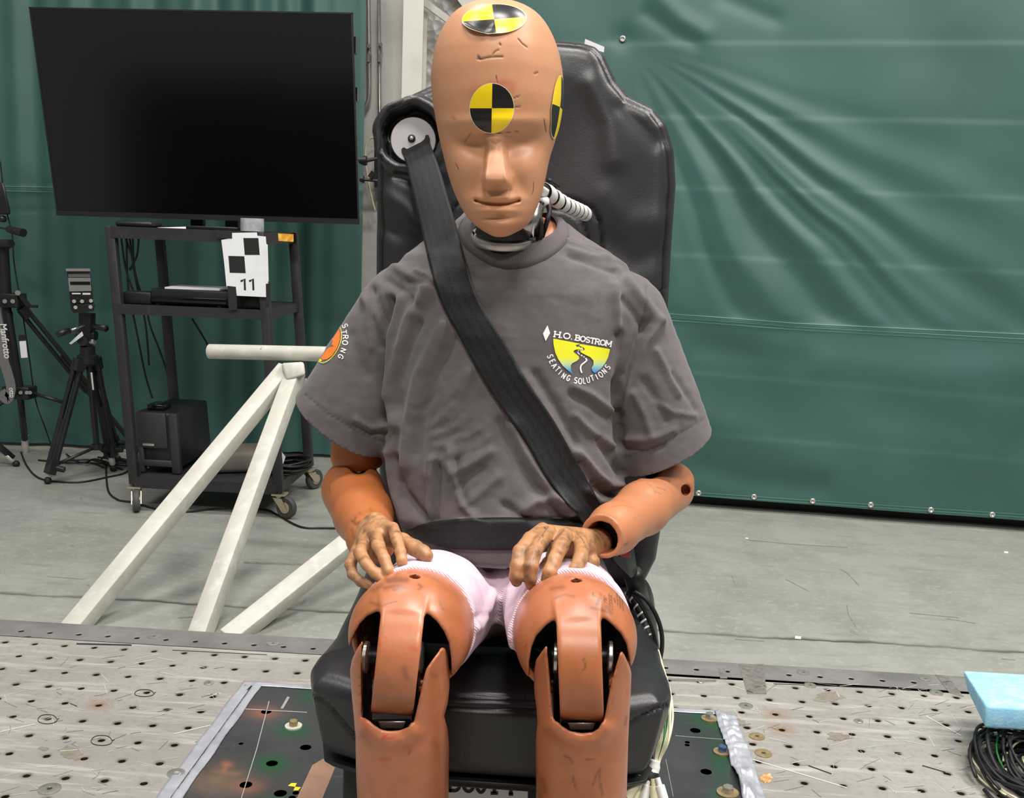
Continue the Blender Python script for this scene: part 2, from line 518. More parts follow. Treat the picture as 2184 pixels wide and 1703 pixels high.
# a finer strip carries the saw-cut joint
def strip(y0, y1, ny, nx=500):
    x, y, f = grid(-5.5, 4.5, y0, y1, nx, ny)
    j = np.exp(-((y-2.79-.005*np.sin(x*9)-.003*np.sin(x*31)-.002*np.sin(x*97))/(.007+.004*np.sin(x*17)**2))**2)*(.6+.4*np.sin(x*5+1)**2)
    return np.stack([x, y, FZ-.003*j], 1), f, j
parts = []; off = 0
for a in (strip(-4.5, 2.7, 8, 40), strip(2.7, 2.88, 60), strip(2.88, 6, 8, 40)):
    parts.append((a[0], a[1]+off, a[2])); off += len(a[0])
fl = obj('floor', np.vstack([p[0] for p in parts]), np.vstack([p[1] for p in parts]), m_conc, attrs={'joint': np.concatenate([p[2] for p in parts])})
tag(fl, kind='structure')
m_fm = mat('floor_mark', (116, 115, 106), .7, var=(60, (136, 136, 127), .45, .6))
k_marks = [([(1790, 1213), (1806, 1222), (1820, 1236), (1832, 1250)], 2.2), ([(1806, 1290), (1810, 1312), (1826, 1338)], 3), ([(1592, 1152), (1700, 1162), (1808, 1168)], 1.6), ([(1560, 1228), (1570, 1252)], 1.4), ([(1676, 1236), (1726, 1262)], 1.8), ([(1940, 1308), (2045, 1318)], 1.8), ([(1568, 1364), (1630, 1368)], 3), ([(2020, 1320), (2080, 1330)], 1.5), ([(1812, 1346), (1830, 1352)], 5), ([(2135, 1406), (2165, 1408)], 2), ([(170, 1064), (176, 1064)], 4), ([(150, 1164), (158, 1165)], 3), ([(380, 1318), (412, 1316)], 4), ([(640, 1290), (655, 1276)], 6), ([(186, 1248), (192, 1250)], 2), ([(100, 1230), (180, 1236)], 1.2), ([(520, 1200), (700, 1206)], 5)]

m_wall = mat('wall_panel', (222, 219, 210), .45, .0, var=(1.5, (200, 197, 190), .4, .65), bump=(5, .12, .02), stretch=(1, 1, 2.5))
m_wlow = mat('wall_cream', (212, 208, 190), .5, var=(3, (190, 186, 170), .4, .7))
m_foil = mat('foil_insulation', (206, 202, 198), .45, .15, var=(25, (176, 173, 170), .4, .7), bump=('voronoi', 26, .7, .012))
m_colm = mat('painted_column', (236, 233, 222), .4, var=(6, (222, 218, 206), .5, .8))
m_black = mat('black_rubber', (22, 22, 23), .6)
def struct(mb, name, m, **k): return tag(mb.build(name, m, **k), kind='structure')
struct(MB().box((-5.5, 5.25, FZ), (4.5, 5.4, 4.2)), 'wall_back', m_foil)
struct(MB().box((-1.5, 5.12, FZ), (-.835, 5.2, 4.2)), 'wall_panel_back', m_wall)
struct(MB().box((-5.5, -4.6, FZ), (4.5, -4.5, 2.6)), 'reflection_wall', mat('reflection_dark', (14, 13, 13), .9))  # unseen wall added behind the camera to darken the television's lower reflection
# white steel column and its diagonal brace in front of the insulation
c = MB()
for x0, x1, y0, y1 in ((-.838, -.745, 4.96, 4.972), (-.838, -.745, 5.09, 5.102), (-.798, -.786, 4.972, 5.09)):
    c.box((x0, y0, FZ), (x1, y1, 4.2))
struct(c, 'trim_1', m_colm)
b = MB(); b.bar(P(905, 5, 5.05), P(1000, 75, 5.05), .04, .03); b.hexa([P(930, -60, 5.2), P(1120, -60, 5.2), P(1120, 90, 5.2), P(1010, 45, 5.2)], [P(930, -60, 5.16), P(1120, -60, 5.16), P(1120, 90, 5.16), P(1010, 45, 5.16)])
struct(b, 'trim_2', mat('brace_paint', (205, 203, 196), .45))
struct(MB().box((-3.6, 4.86, FZ), (-1.03, 4.9, FZ+.09)), 'gap_shade_left', m_black)  # added black strip standing in for the shade under the left curtain
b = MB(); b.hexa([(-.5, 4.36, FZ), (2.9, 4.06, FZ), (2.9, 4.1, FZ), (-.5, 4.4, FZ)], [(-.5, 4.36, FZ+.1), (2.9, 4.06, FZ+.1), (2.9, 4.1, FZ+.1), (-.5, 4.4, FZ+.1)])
struct(b, 'gap_shade_back', m_black)  # added black strip in place of the shaded gap below the wide curtain

m_galv = mat('galvanised', (178, 176, 172), .35, .7, var=(20, (150, 148, 145), .4, .7))
t = thing('wall_conduit', 'thin steel conduit with an elbow, left one of two on the wall', 'conduit', P(787, 640, 5.07), 'conduits up the wall')
MB().tube(spline([P(785, -40, 5.07), P(787, 120, 5.07), P(787, 200, 5.07), P(782, 222, 5.07), P(766, 245, 5.07), P(745, 268, 5.07)], 6), .011).build('pipe', m_galv, t, smooth=True)
k = MB(); k.cyl(P(787, 98, 5.03), P(787, 98, 5.1), .009, 10); k.box(P(783, 132, 5.05), P(793, 118, 5.1)); k.build('pipe_clamp', m_galv, t)
t = thing('wall_conduit', 'straight thin steel conduit beside the white column', 'conduit', P(810, 640, 5.07), 'conduits up the wall')
MB().tube([P(808, -40, 5.07), P(812, 640, 5.07)], .009).build('pipe', m_galv, t, smooth=True)
k = MB(); k.cyl(P(812, 95, 5.03), P(812, 95, 5.1), .009, 10); k.box(P(806, 132, 5.05), P(815, 118, 5.1)); k.build('pipe_clamp', m_galv, t)
m_bp = mat('black_plastic', (27, 27, 29), .42, bump=(300, .05, .001))
m_bp2 = mat('black_gloss', (14, 14, 15), .18)
m_cable = mat('black_cable', (20, 20, 22), .5)
t = thing('clamp_arm', 'black clamp arm fixed to the wall beside the television', 'clamp arm', P(785, 360, 4.9))
k = MB(); k.cyl(P(765, 343, 4.85), P(782, 343, 4.85), .022, 12); k.cyl(P(782, 343, 4.85), P(806, 338, 4.85), .008, 8); k.build('upper_arm_rod', m_bp, t, sharp=40)
k = MB(); k.cyl(P(765, 383, 4.85), P(776, 383, 4.85), .018, 12); k.cyl(P(776, 383, 4.85), P(806, 386, 4.85), .007, 8); k.cyl(P(790, 380, 4.85), P(798, 368, 4.85), .015, 10); k.build('lower_arm_rod', m_bp, t, sharp=40)
k = MB(); k.bar(P(806, 320, 5.0), P(806, 400, 5.0), .03); k.build('clamp', m_bp, t)
tag(MB().tube(spline([P(800, 293, 5.0), P(788, 297, 5.0), P(779, 320, 5.0), P(783, 370, 5.0), P(792, 420, 5.0), P(800, 450, 5.0)], 6), .005).build('wall_cable', mat('cream_cable', (198, 190, 165), .5), smooth=True),
    'cream cable looping down the wall beside the black clamp arm', 'cable')

for l_, w_ in k_marks:
    Wr, Fr = ribbon(dens(l_, 8), w_*.75, lambda x, y: PZ(x, y, FZ+.0006)); obj('floor_scuff', Wr, Fr, m_fm, fl)
m_spk = mat('paint_speck', (226, 226, 220), .6)
for x, y, w_ in ((1702, 1360, 13), (2146, 1178, 9), (1593, 1148, 6)):
    Wr, Fr = ribbon([(x-w_/2, y), (x+w_/2, y+1)], w_*.45, lambda a, b: PZ(a, b, FZ+.0006)); obj('paint_speck', Wr, Fr, m_spk, fl)
# ---------------------------------------------------------------- curtains
m_curt = mat('green_vinyl', (54, 94, 88), .5, var=(1.3, (45, 83, 76), .4, .7), bump=(420, .10, .001), spec=.62)
m_seam = mat('seam_green', (84, 140, 122), .5)
def curtain_mesh(x0, y0, x1, y1, z0, z1, h, disp):
    L = math.hypot(x1-x0, y1-y0); nx, nz = int(L/h), int((z1-z0)/h)
    s, z, f = grid(0, 1, z0, z1, nx, nz)
    W = np.stack([x0+(x1-x0)*s, y0+(y1-y0)*s, z], 1)
    n = np.array([(y1-y0)/L, -(x1-x0)/L, 0]); n *= 1 if n[1] < 0 else -1
    return W, f, n, disp(W)
def fold_sum(u, v, folds):
    d = np.zeros(u.shape)
    for pts, w, a in folds:
        d += a*np.exp(-(line_d(u, v, pts)/w)**2)
    return d
FOLD = [([(1403, -10), (1450, 40), (1500, 70)], 22, .008), ([(1380, 30), (1440, 70), (1480, 90)], 18, -.006), ([(1540, -5), (1650, 40)], 20, -.006),
        ([(1500, 900), (1750, 990)], 45, .012), ([(1500, 1000), (1600, 1030), (1750, 1040)], 28, -.009), ([(1650, 760), (2000, 800), (2184, 790)], 40, .008), ([(1500, 740), (1700, 770)], 30, -.008), ([(1880, 880), (2184, 940)], 40, -.006)]
RAD = [(78, 3.2, .012), (68, 2.4, -.015), (61, 2.6, .016), (54.3, 2.7, -.023), (49.0, 1.9, .016), (46.0, 1.4, -.010), (43.4, 1.3, -.009), (41.3, 1.4, .012), (38.4, 1.4, .005), (35.6, 1.9, -.013), (32.4, 1.9, .011), (28, 2.2, -.007), (24, 2.2, .006), (19, 2.5, -.004)]
CREASE = [[(1190, 95), (1560, 92), (1865, 91)], [(1430, 250), (1770, 254), (2190, 262)], [(1440, 401), (1700, 407), (2190, 423)], [(1435, 543), (1760, 560), (2190, 583)],
          [(1420, 790), (1750, 818), (2190, 856)], [(1430, 920), (1800, 950), (2190, 985)]]
def disp_r(W):
    u, v, _ = uvz(W)
    d = fold_sum(u, v, FOLD)
    th_ = np.degrees(np.arctan2(v-83, u-1328))+3.2*(fbm(W, 3.1, 2, 2)-.5)+2.5*np.exp(-((np.hypot(u-1328, v-83)-200)/160)**2); r_ = np.hypot(u-1328, v-83)
    hem = np.interp(u, [1420, 1700, 2190], [668, 688, 711]); fade = np.clip((r_-55)/260, 0, 1)**1.3*np.clip(r_/500, .35, 1)/(1+np.exp(-(hem-4-v)/7))*np.clip(1.25-r_/1500, .3, 1)
    d += .82*fade*sum(a*np.exp(-((th_-t)/w)**2)*(1 if w > 1.7 else np.clip((r_-240)/260, 0, 1)) for t, w, a in RAD)
    for cpts in CREASE: d += .0011*np.tanh((v-np.interp(u, [p[0] for p in cpts], [p[1] for p in cpts]))/4)*np.exp(-((v-np.interp(u, [p[0] for p in cpts], [p[1] for p in cpts]))/26)**2)
    s1 = np.interp(u, [1420, 1700, 2190], [670, 690, 713])
    d += .003*np.exp(-((v-s1-4)/3.5)**2)+.002*np.exp(-((v-s1-14)/3)**2)
    d -= .009*np.exp(-(((u-1328)**2+(v-83)**2)/26**2))
    d += .008*(fbm(W, 2.2, 4, 3)-.5)+.003*np.sin(W[:, 0]*11+W[:, 2]*9)
    return d
W, f, n, d = curtain_mesh(-.33, 4.27, 2.5, 3.98, -.05, 2.5, .0085, disp_r)
W = W+n*d[:, None]
u, v, _ = uvz(W); s1 = np.interp(u, [1420, 1700, 2190], [670, 690, 713])
cur = obj('curtain', W, f, m_curt, smooth=True)
tag(cur, 'wide green vinyl curtain with diagonal folds and a grommeted hem, behind the seat', 'curtain', 'green hall curtains')
CB = bvh(W, f)
def on_curtain(x, y, off=.003): return cast(CB, x, y, off)
for dy, w in ((0, 1.6), (8, 1.4), (14, 1.2)):
    pts = dens([(1405, 668+dy), (1560, 679+dy), (1700, 690+dy), (2184, 713+dy*1.3)], 12)
    Wr, Fr = ribbon(pts, w, lambda x, y: on_curtain(x, y, .002)); obj('seam', Wr, Fr, m_seam, cur, label='pale stitched hem line')
for dy in (-14, -8):
    pts = dens([(1440, 1062+dy), (1733, 1082+dy), (2184, 1112+dy)], 12)
    Wr, Fr = ribbon(pts, 1.3, lambda x, y: on_curtain(x, y, .002)); obj('seam', Wr, Fr, m_seam, cur, label='pale stitched hem line')
m_grom = mat('grommet_nickel', (215, 212, 205), .25, .8)
GR = [(1328, 83), (1490, 1052), (1608, 1060), (1733, 1069), (1857, 1077), (1985, 1088), (2116, 1098)]
for x, y in GR:
    p = on_curtain(x, y, .001 if y > 500 else .004); r = .0118 if y > 500 else .0125
    MB().lathe(p, n, [(r*.35, .001), (r*.4, .006), (r*.75, .008), (r, .004), (r, -.002)], 20).build('grommet', m_grom, cur, smooth=True, label='nickel grommet')

def disp_l(W):
    x, z = W[:, 0], W[:, 2]
    g = .6+.4*np.clip((z+.1)/1.6, 0, 1)
    d = .030*np.sin(x*21+.8*np.sin(x*3.1)+.25*z)+.016*np.sin(x*47+1.3+.5*np.sin(5*x)) + .012*(fbm(W*np.array([1, 1, .4]), 5, 7, 3)-.5)
    d *= g*(.45+.55*np.clip((x+2.2)/.9, 0, 1))
    v = uvz(W)[1]
    d += .004*np.exp(-((v-402)/4)**2)+.004*np.exp(-((v-410)/4)**2) - .003*np.exp(-((v-449)/4)**2)
    d += .012*np.clip((x+1.35)/.35, 0, 1)*np.sin(x*60)
    return d
W, f, n, d = curtain_mesh(-3.4, 4.66, -.985, 4.80, -.083, 2.5, .012, disp_l)
W = W+n*d[:, None]
curl = obj('curtain', W, f, m_curt, smooth=True)
tag(curl, 'green curtain hanging in vertical folds behind the television cart and tripods', 'curtain', 'green hall curtains')
CBL = bvh(W, f)
for y in (400, 410):
    Wr, Fr = ribbon(dens([(0, y-3), (130, y)], 8), 1.4, lambda x, yy: cast(CBL, x, yy, .003)); obj('seam', Wr, Fr, m_seam, curl, label='pale stitched seam')

# ---------------------------------------------------------------- television and its cart
m_frame = mat('cart_black', (40, 39, 42), .5, var=(30, (52, 50, 53), .5, .8))
SH = lambda z: -1.617-.076*z                         # the cart leans a little to the left
cart = thing('av_cart', 'tall black metal equipment cart on four casters under the television', 'cart', (-1.35, 3.93, FZ))
def post(x0, y, z0=.0, z1=.95):
    k = MB(); dx = -.076
    def q(z):
        x = x0+dx*z; return [(x, y-.016, z), (x+.034, y-.016, z), (x+.034, y+.016, z), (x, y+.016, z)]
    a = q(z0); b_ = q(z1); return k.hexa(a, b_).build('post', m_frame, cart, bev=.003)
post(-1.62, 3.72); post(-1.073, 3.72); post(-1.62, 4.16); post(-1.073, 4.16)
for nm, zt, lip in (('top_shelf', .95, .042), ('middle_shelf', .672, .036), ('bottom_shelf', .03, .04)):
    k = MB(); x0 = -1.617-.076*zt; x1 = x0+.578
    k.box((x0+.02, 3.705, zt-.006), (x1-.02, 4.175, zt-.002))
    k.box((x0+.02, 3.703, zt-lip), (x1-.02, 3.709, zt)); k.box((x0+.02, 4.171, zt-lip), (x1-.02, 4.177, zt))
    k.box((x0+.01, 3.705, zt-lip), (x0+.016, 4.175, zt)); k.box((x1-.016, 3.705, zt-lip), (x1-.01, 4.175, zt))
    k.build(nm, m_frame, cart)
m_cast = mat('caster_zinc', (200, 190, 165), .35, .7); m_tyre = mat('caster_tyre', (72, 70, 68), .6)
def caster(x, y, dx, dy):
    r = .042; d = np.array([dx, dy, 0.]); d /= np.linalg.norm(d); s = np.array([-d[1], d[0], 0])
    top = np.array([x, y, -.012]); ctr = np.array([x, y, FZ+r])+d*.03
    k = MB(); k.box((x-.025, y-.025, -.014), (x+.025, y+.025, -.008)); k.cyl(top, top-[0, 0, .012], .016, 14)
    for sg in (-1, 1):
        a = top+s*sg*.015-[0, 0, .012]
        k.hexa([ctr+s*sg*.015-d*.012+[0, 0, -.01], ctr+s*sg*.015+d*.012+[0, 0, -.01], ctr+s*sg*.018+d*.012+[0, 0, -.01], ctr+s*sg*.018-d*.012+[0, 0, -.01]],
               [a-d*.02, a+d*.02, a+s*sg*.003+d*.02, a+s*sg*.003-d*.02])
    c = k.build('caster', m_cast, cart)
    MB().lathe(ctr, s, [(r*.55, -.011), (r*.9, -.012), (r, -.007), (r, .007), (r*.9, .012), (r*.55, .011)], 26).build('wheel', m_tyre, c, sharp=45)
    MB().lathe(ctr, s, [(.001, -.013), (r*.5, -.013), (r*.5, .013), (.001, .013)], 20).build('hub', m_cast, c, sharp=40)
caster(-1.6, 3.725, .35, -.9); caster(-1.055, 3.725, .9, -.35); caster(-1.055, 4.155, .5, .8); caster(-1.6, 4.155, -.3, .9)
# hazard label on the top shelf edge
xl = P(595, 505, 3.7)[0]
k = obj('warning_label', [P(593, 498, 3.7005), P(626, 500, 3.7005), P(626, 516, 3.7005), P(594, 514, 3.7005)], [(3, 2, 1, 0)], mat('label_orange', (222, 150, 48), .4, var=(60, (240, 205, 80), .45, .6), var2=(120, (160, 60, 30), .6, .7)), cart, label='orange and yellow warning label')

tv = thing('television', 'large black flat screen television mounted above the cart', 'television', (-1.47, 4.05, .95))
YT, YB = 4.0, 4.005
fr = [P(62, 15, YT), P(753, 27, YT), P(767, 479, YB), P(122, 460, YB)]
fr = [np.array(p) for p in fr]; nrm = np.cross(fr[1]-fr[0], fr[3]-fr[0]); nrm /= np.linalg.norm(nrm); nrm *= 1 if nrm[1] > 0 else -1
cen = sum(fr)/4
k = MB(); k.hexa([p for p in fr], [cen+(p-cen)*.99+nrm*.035 for p in fr]); k.build('casing', m_bp, tv, bev=.003)
k = MB(); k.hexa([cen+(p-cen)*.6+nrm*.034 for p in fr], [cen+(p-cen)*.5+nrm*.07 for p in fr]); k.build('rear_housing', m_bp, tv)
def q2(a, b):
    t = fr[0]*(1-a)+fr[1]*a; bb = fr[3]*(1-a)+fr[2]*a; return t*(1-b)+bb*b
m_scr = mat('tv_screen', (2, 2, 3), .14, spec=1.0)
obj('screen', [q2(.006, .009)-nrm*.0012, q2(.994, .009)-nrm*.0012, q2(.994, .972)-nrm*.0012, q2(.006, .972)-nrm*.0012], [(3, 2, 1, 0)], m_scr, tv)
k = MB(); k.hexa([q2(0, 0)-nrm*.003, q2(1, 0)-nrm*.003, q2(1, .008)-nrm*.003, q2(0, .008)-nrm*.003], [q2(0, 0), q2(1, 0), q2(1, .008), q2(0, .008)])
k.hexa([q2(0, .974)-nrm*.006, q2(1, .974)-nrm*.006, q2(1, 1)-nrm*.006, q2(0, 1)-nrm*.006], [q2(0, .974), q2(1, .974), q2(1, 1), q2(0, 1)])
k.hexa([q2(0, 0)-nrm*.003, q2(.005, 0)-nrm*.003, q2(.005, 1)-nrm*.003, q2(0, 1)-nrm*.003], [q2(0, 0), q2(.005, 0), q2(.005, 1), q2(0, 1)])
k.hexa([q2(.995, 0)-nrm*.003, q2(1, 0)-nrm*.003, q2(1, 1)-nrm*.003, q2(.995, 1)-nrm*.003], [q2(.995, 0), q2(1, 0), q2(1, 1), q2(.995, 1)])
k.build('bezel', m_bp, tv)
k = MB(); k.box((-1.60, 4.1, .94), (-1.28, 4.14, .95)); k.box((-1.62, 4.0, .945), (-1.30, 4.16, .958)); k.bar((-1.5, 4.12, .95), (-1.5, 4.12, 1.4), .05, .03); k.bar((-1.36, 4.12, .95), (-1.36, 4.12, 1.4), .05, .03); k.build('stand', m_bp, tv)
MB().box((-.862, 4.0, 1.62), (-.852, 4.03, 1.68)).build('side_connector', m_bp2, tv); MB().box((-.858, 4.02, 1.45), (-.848, 4.05, 1.5)).build('side_connector', m_bp2, tv)

# on the top shelf
def slab(name, lab, cat, lo, hi, m, bev=.004, group=None):
    o = MB().box((lo[0]-(lo[0]+hi[0])/2, lo[1]-(lo[1]+hi[1])/2, 0), (hi[0]-(lo[0]+hi[0])/2, hi[1]-(lo[1]+hi[1])/2, hi[2]-lo[2])).build(name, m)
    o.location = ((lo[0]+hi[0])/2, (lo[1]+hi[1])/2, lo[2]); bevel(o, bev); return tag(o, lab, cat, group)
a = P(255, 482, 3.78); b = P(333, 473, 3.78)
slab('remote_console', 'flat black remote console lying on the left of the cart top', 'remote control', (a[0], 3.74, .9505), (b[0], 3.84, .9705), m_bp, .008)
m_paper = mat('white_paper', (235, 236, 238), .6, var=(8, (222, 223, 226), .5, .7))
a = P(345, 478, 3.8)
o = obj('paper', [(a[0], 3.76, .951), (a[0]+.14, 3.75, .951), (a[0]+.16, 3.9, .951), (a[0]+.05, 3.92, .958), (a[0], 3.76, .9505), (a[0]+.14, 3.75, .9505), (a[0]+.16, 3.9, .9505), (a[0]+.05, 3.92, .9575)],
        [(0, 1, 2, 3), (7, 6, 5, 4), (0, 4, 5, 1), (1, 5, 6, 2), (2, 6, 7, 3), (3, 7, 4, 0)], m_paper)
tag(o, 'white paper sheet lying on the cart top under the television', 'paper')
a = P(400, 486, 3.75); b = P(510, 492, 3.75)
slab('keyboard', 'slim black keyboard lying along the front of the cart top', 'keyboard', (a[0], 3.73, .9505), (b[0], 3.82, .9625), m_bp, .003)
c = P(538, 492, 3.76); 
tr = thing('tape_roll', 'silver duct tape roll standing on the cart top above the checkered target', 'tape roll', (c[0], 3.76, .9505))
m_duct = mat('duct_tape', (190, 192, 198), .45, .1, var=(30, (150, 152, 158), .4, .7), bump=(60, .25, .004))
MB().lathe((c[0], 3.76, .9505), (0, 0, 1), [(.031, 0), (.0415, 0), (.0415, .046), (.031, .046), (.031, 0)], 36).build('tape', m_duct, tr, sharp=40)
MB().lathe((c[0], 3.76, .9505), (0, 0, 1), [(.0285, .0005), (.0305, .0005), (.0305, .0455), (.0285, .0455), (.0285, .0005)], 36).build('core', mat('cardboard', (150, 124, 92), .8), tr, sharp=40)

# checkered paper target taped to the cart, number 11
YP = 3.694
tg = thing('checkered_target', 'white paper target with black squares and the number 11 taped to the cart', 'target', P(525, 632, YP))
pp = lambda x, y, o=0: P(x, y, YP-o)
def sheet(pts, o0, o1):
    k = MB(); n_ = len(pts); V = [pp(x, y, o0) for x, y in pts]+[pp(x, y, o1) for x, y in pts]
    return k.add(V, [tuple(range(n_))[::-1], tuple(n_+i for i in range(n_))]+[(i, (i+1) % n_, n_+(i+1) % n_, n_+i) for i in range(n_)])
sheet([(495, 497), (548, 496), (549, 503), (567, 505), (571, 570), (572, 605), (567, 606), (568, 634), (505, 631), (503, 612), (483, 611), (478, 560), (472, 512), (495, 508)], 0, .0008).build('sheet', m_paper, tg)
sheet([(566, 520), (571, 522), (573, 600), (567, 606)], .001, .0014).build('torn_edge', m_paper, tg)
m_ink = mat('black_print', (26, 26, 28), .6)
sheet([(519, 508), (551, 508), (554, 544), (522, 544)], .001, .0013).build('square', m_ink, tg)
sheet([(487, 546), (521, 547), (524, 583), (490, 582)], .001, .0013).build('square', m_ink, tg)
m_bt = mat('black_tape', (38, 37, 39), .5, bump=(50, .2, .003))
for q in ([(459, 490), (494, 492), (495, 509), (462, 508)], [(485, 610), (503, 612), (506, 660), (488, 663)], [(567, 606), (577, 605), (576, 648), (568, 648)]):
    sheet(q, .0015, .002).build('tape_strip', m_bt, tg, label='black tape strip')
def text_mesh(s, size, fn, m, parent, name='lettering', bold=.0):
    cu = bpy.data.curves.new(name, 'FONT'); cu.body = s; cu.size = size; cu.offset = bold; cu.align_x = 'CENTER'; cu.align_y = 'CENTER'
    o = bpy.data.objects.new(name, cu); COL.objects.link(o)
    bpy.context.view_layer.update()
    me = o.evaluated_get(bpy.context.evaluated_depsgraph_get()).to_mesh()
    V = [tuple(v.co) for v in me.vertices]; Fc = [tuple(p.vertices) for p in me.polygons]
    o.to_mesh_clear(); bpy.data.objects.remove(o); bpy.data.curves.remove(cu)
    return obj(name, [fn(v[0], v[1]) for v in V], Fc, m, parent)
[(lambda Wr, Fr: obj('digit', Wr, Fr, m_ink, tg))(*ribbon([(x, 600), (x+4, 599), (x+8.5, 595), (x+9.5, 619.5)], 4.2, lambda a, b: pp(a, b, .0012))) for x in (513, 531)]

# middle shelf
zs = .6705
tagb = slab('cube_speaker', 'small black cube speaker at the left of the middle shelf', 'speaker', (-1.645, 3.74, zs), (-1.54, 3.82, zs+.046), m_bp, .006, 'cube speakers on the cart')
slab('cube_speaker', 'small black cube speaker half hidden behind the number 11 target', 'speaker', (-1.24, 3.74, zs), (-1.125, 3.82, zs+.046), m_bp, .006, 'cube speakers on the cart')
vc = thing('video_recorder', 'wide black video recorder on the middle shelf under a sheaf of paper', 'video recorder', (-1.41, 3.85, zs))
MB().box((-1.54, 3.74, zs+.008), (-1.25, 3.98, zs+.06)).build('casing', m_bp, vc, bev=.004)
MB().box((-1.535, 3.733, zs+.012), (-1.255, 3.7405, zs+.033)).build('front_panel', m_bp2, vc, bev=.002)
for x in (-1.52, -1.29):
    for y in (3.76, 3.94): MB().cyl((x, y, zs), (x, y, zs+.009), .012, 10).build('foot', m_bp, vc)
o = MB().box((-.1, -.09, 0), (.1, .09, .006)).build('papers', m_paper); o.location = (-1.40, 3.85, zs+.0605); o.rotation_euler = (0, 0, .08)
tag(o, 'thin stack of white papers on top of the video recorder', 'papers')

# bottom shelf
zb = .0305
sb = thing('subwoofer', 'upright black subwoofer on the bottom shelf of the cart', 'subwoofer', (-1.54, 3.95, zb))
k = MB(); k.hexa([(-1.615, 3.79, zb+.02), (-1.452, 3.79, zb+.02), (-1.452, 4.13, zb+.02), (-1.615, 4.13, zb+.02)], [(-1.632, 3.80, .262), (-1.47, 3.80, .262), (-1.47, 4.13, .262), (-1.632, 4.13, .262)])
k.build('casing', m_bp, sb, bev=.012)
k = MB(); f0 = lambda x, z: (x-.075*(z-.03), 3.79+.04*(z-.03)-.012, z)
k.hexa([f0(-1.61, .125), f0(-1.495, .125), f0(-1.495, .26), f0(-1.61, .26)], [tuple(np.array(f0(x, z))+[0, .03, 0]) for x, z in ((-1.61, .125), (-1.495, .125), (-1.495, .26), (-1.61, .26))])
k.hexa([f0(-1.485, zb), f0(-1.452, zb), f0(-1.452, .26), f0(-1.485, .26)], [tuple(np.array(f0(x, z))+[0, .03, 0]) for x, z in ((-1.485, zb), (-1.452, zb), (-1.452, .26), (-1.485, .26))])
k.hexa([f0(-1.61, zb), f0(-1.59, zb), f0(-1.59, .13), f0(-1.61, .13)], [tuple(np.array(f0(x, z))+[0, .03, 0]) for x, z in ((-1.61, zb), (-1.59, zb), (-1.59, .13), (-1.61, .13))])
k.hexa([f0(-1.6, .055), f0(-1.48, .055), f0(-1.48, .08), f0(-1.6, .08)], [tuple(np.array(f0(x, z))+[0, .03, 0]) for x, z in ((-1.6, .055), (-1.48, .055), (-1.48, .08), (-1.6, .08))])
k.build('front_grille', mat('grille_charcoal', (44, 43, 45), .6, bump=(500, .1, .001)), sb, bev=.004)
k = MB(); k.hexa([f0(-1.588, .135), f0(-1.545, .135), f0(-1.545, .143), f0(-1.588, .143)], [tuple(np.array(f0(x, z))-[0, .003, 0]) for x, z in ((-1.588, .135), (-1.545, .135), (-1.545, .143), (-1.588, .143))]); k.build('name_badge', mat('badge_silver', (190, 190, 188), .3, .6), sb, label='small silver badge')
slab('control_pod', 'small glossy black control box on top of the subwoofer', 'control box', (-1.60, 3.83, .2625), (-1.535, 3.91, .285), m_bp2, .005)
bx = MB().box((-.11, -.09, 0), (.11, .09, .085)).build('storage_bin', mat('bin_taupe', (98, 92, 84), .7)); bx.location = (-1.27, 3.93, zb); bx.rotation_euler = (0, 0, .35); bevel(bx, .02)
tag(bx, 'taupe plastic bin lying on the bottom shelf behind the white tube frame', 'bin')
k = MB()
for i in range(15):
    r = .075+.004*(i % 4); z = zb+.006+.0085*(i//3)+.002*(i % 3); a0 = random.uniform(0, 6)
    k.tube([(-1.085+(r+.006*math.sin(3*a+i))*math.cos(a), 3.93+(r+.006*math.sin(3*a+i))*1.15*math.sin(a), z+.004*math.sin(2*a+i)) for a in np.linspace(a0, a0+6.25, 40)], .0045, 6)
tag(k.build('cable_coil', m_cable, smooth=True), 'coil of thick black cable on the right of the bottom shelf', 'cable coil')
o = MB().add([P(598, 960, 3.95), P(609, 975, 3.95), P(604, 990, 3.95), P(597, 985, 3.95), P(598, 960, 3.952), P(609, 975, 3.952), P(604, 990, 3.952), P(597, 985, 3.952)], [(3, 2, 1, 0), (4, 5, 6, 7), (0, 1, 5, 4), (1, 2, 6, 5), (2, 3, 7, 6), (3, 0, 4, 7)]).build('cable_label', m_paper)
tag(o, 'white paper tag stuck on the black cable coil', 'tag')

# cables hanging behind the cart
CAB = [[(258, 505), (270, 580), (300, 660)], [(268, 510), (285, 560), (277, 575), (292, 545), (296, 505)], [(270, 505), (273, 610), (290, 700), (310, 800), (325, 850)], [(276, 505), (290, 600), (310, 690), (318, 780)],
       [(283, 505), (288, 580), (312, 660), (322, 700), (345, 760), (368, 830)], [(410, 680), (440, 730), (455, 760)]]
k = MB()
for c_ in CAB:
    Y_ = 4.2; k.tube(spline([P(x, y, Y_) for x, y in c_], 8), .004, 6)
tag(k.build('hanging_cables', m_cable, smooth=True), 'thin black cables hanging down the back of the cart', 'cables')

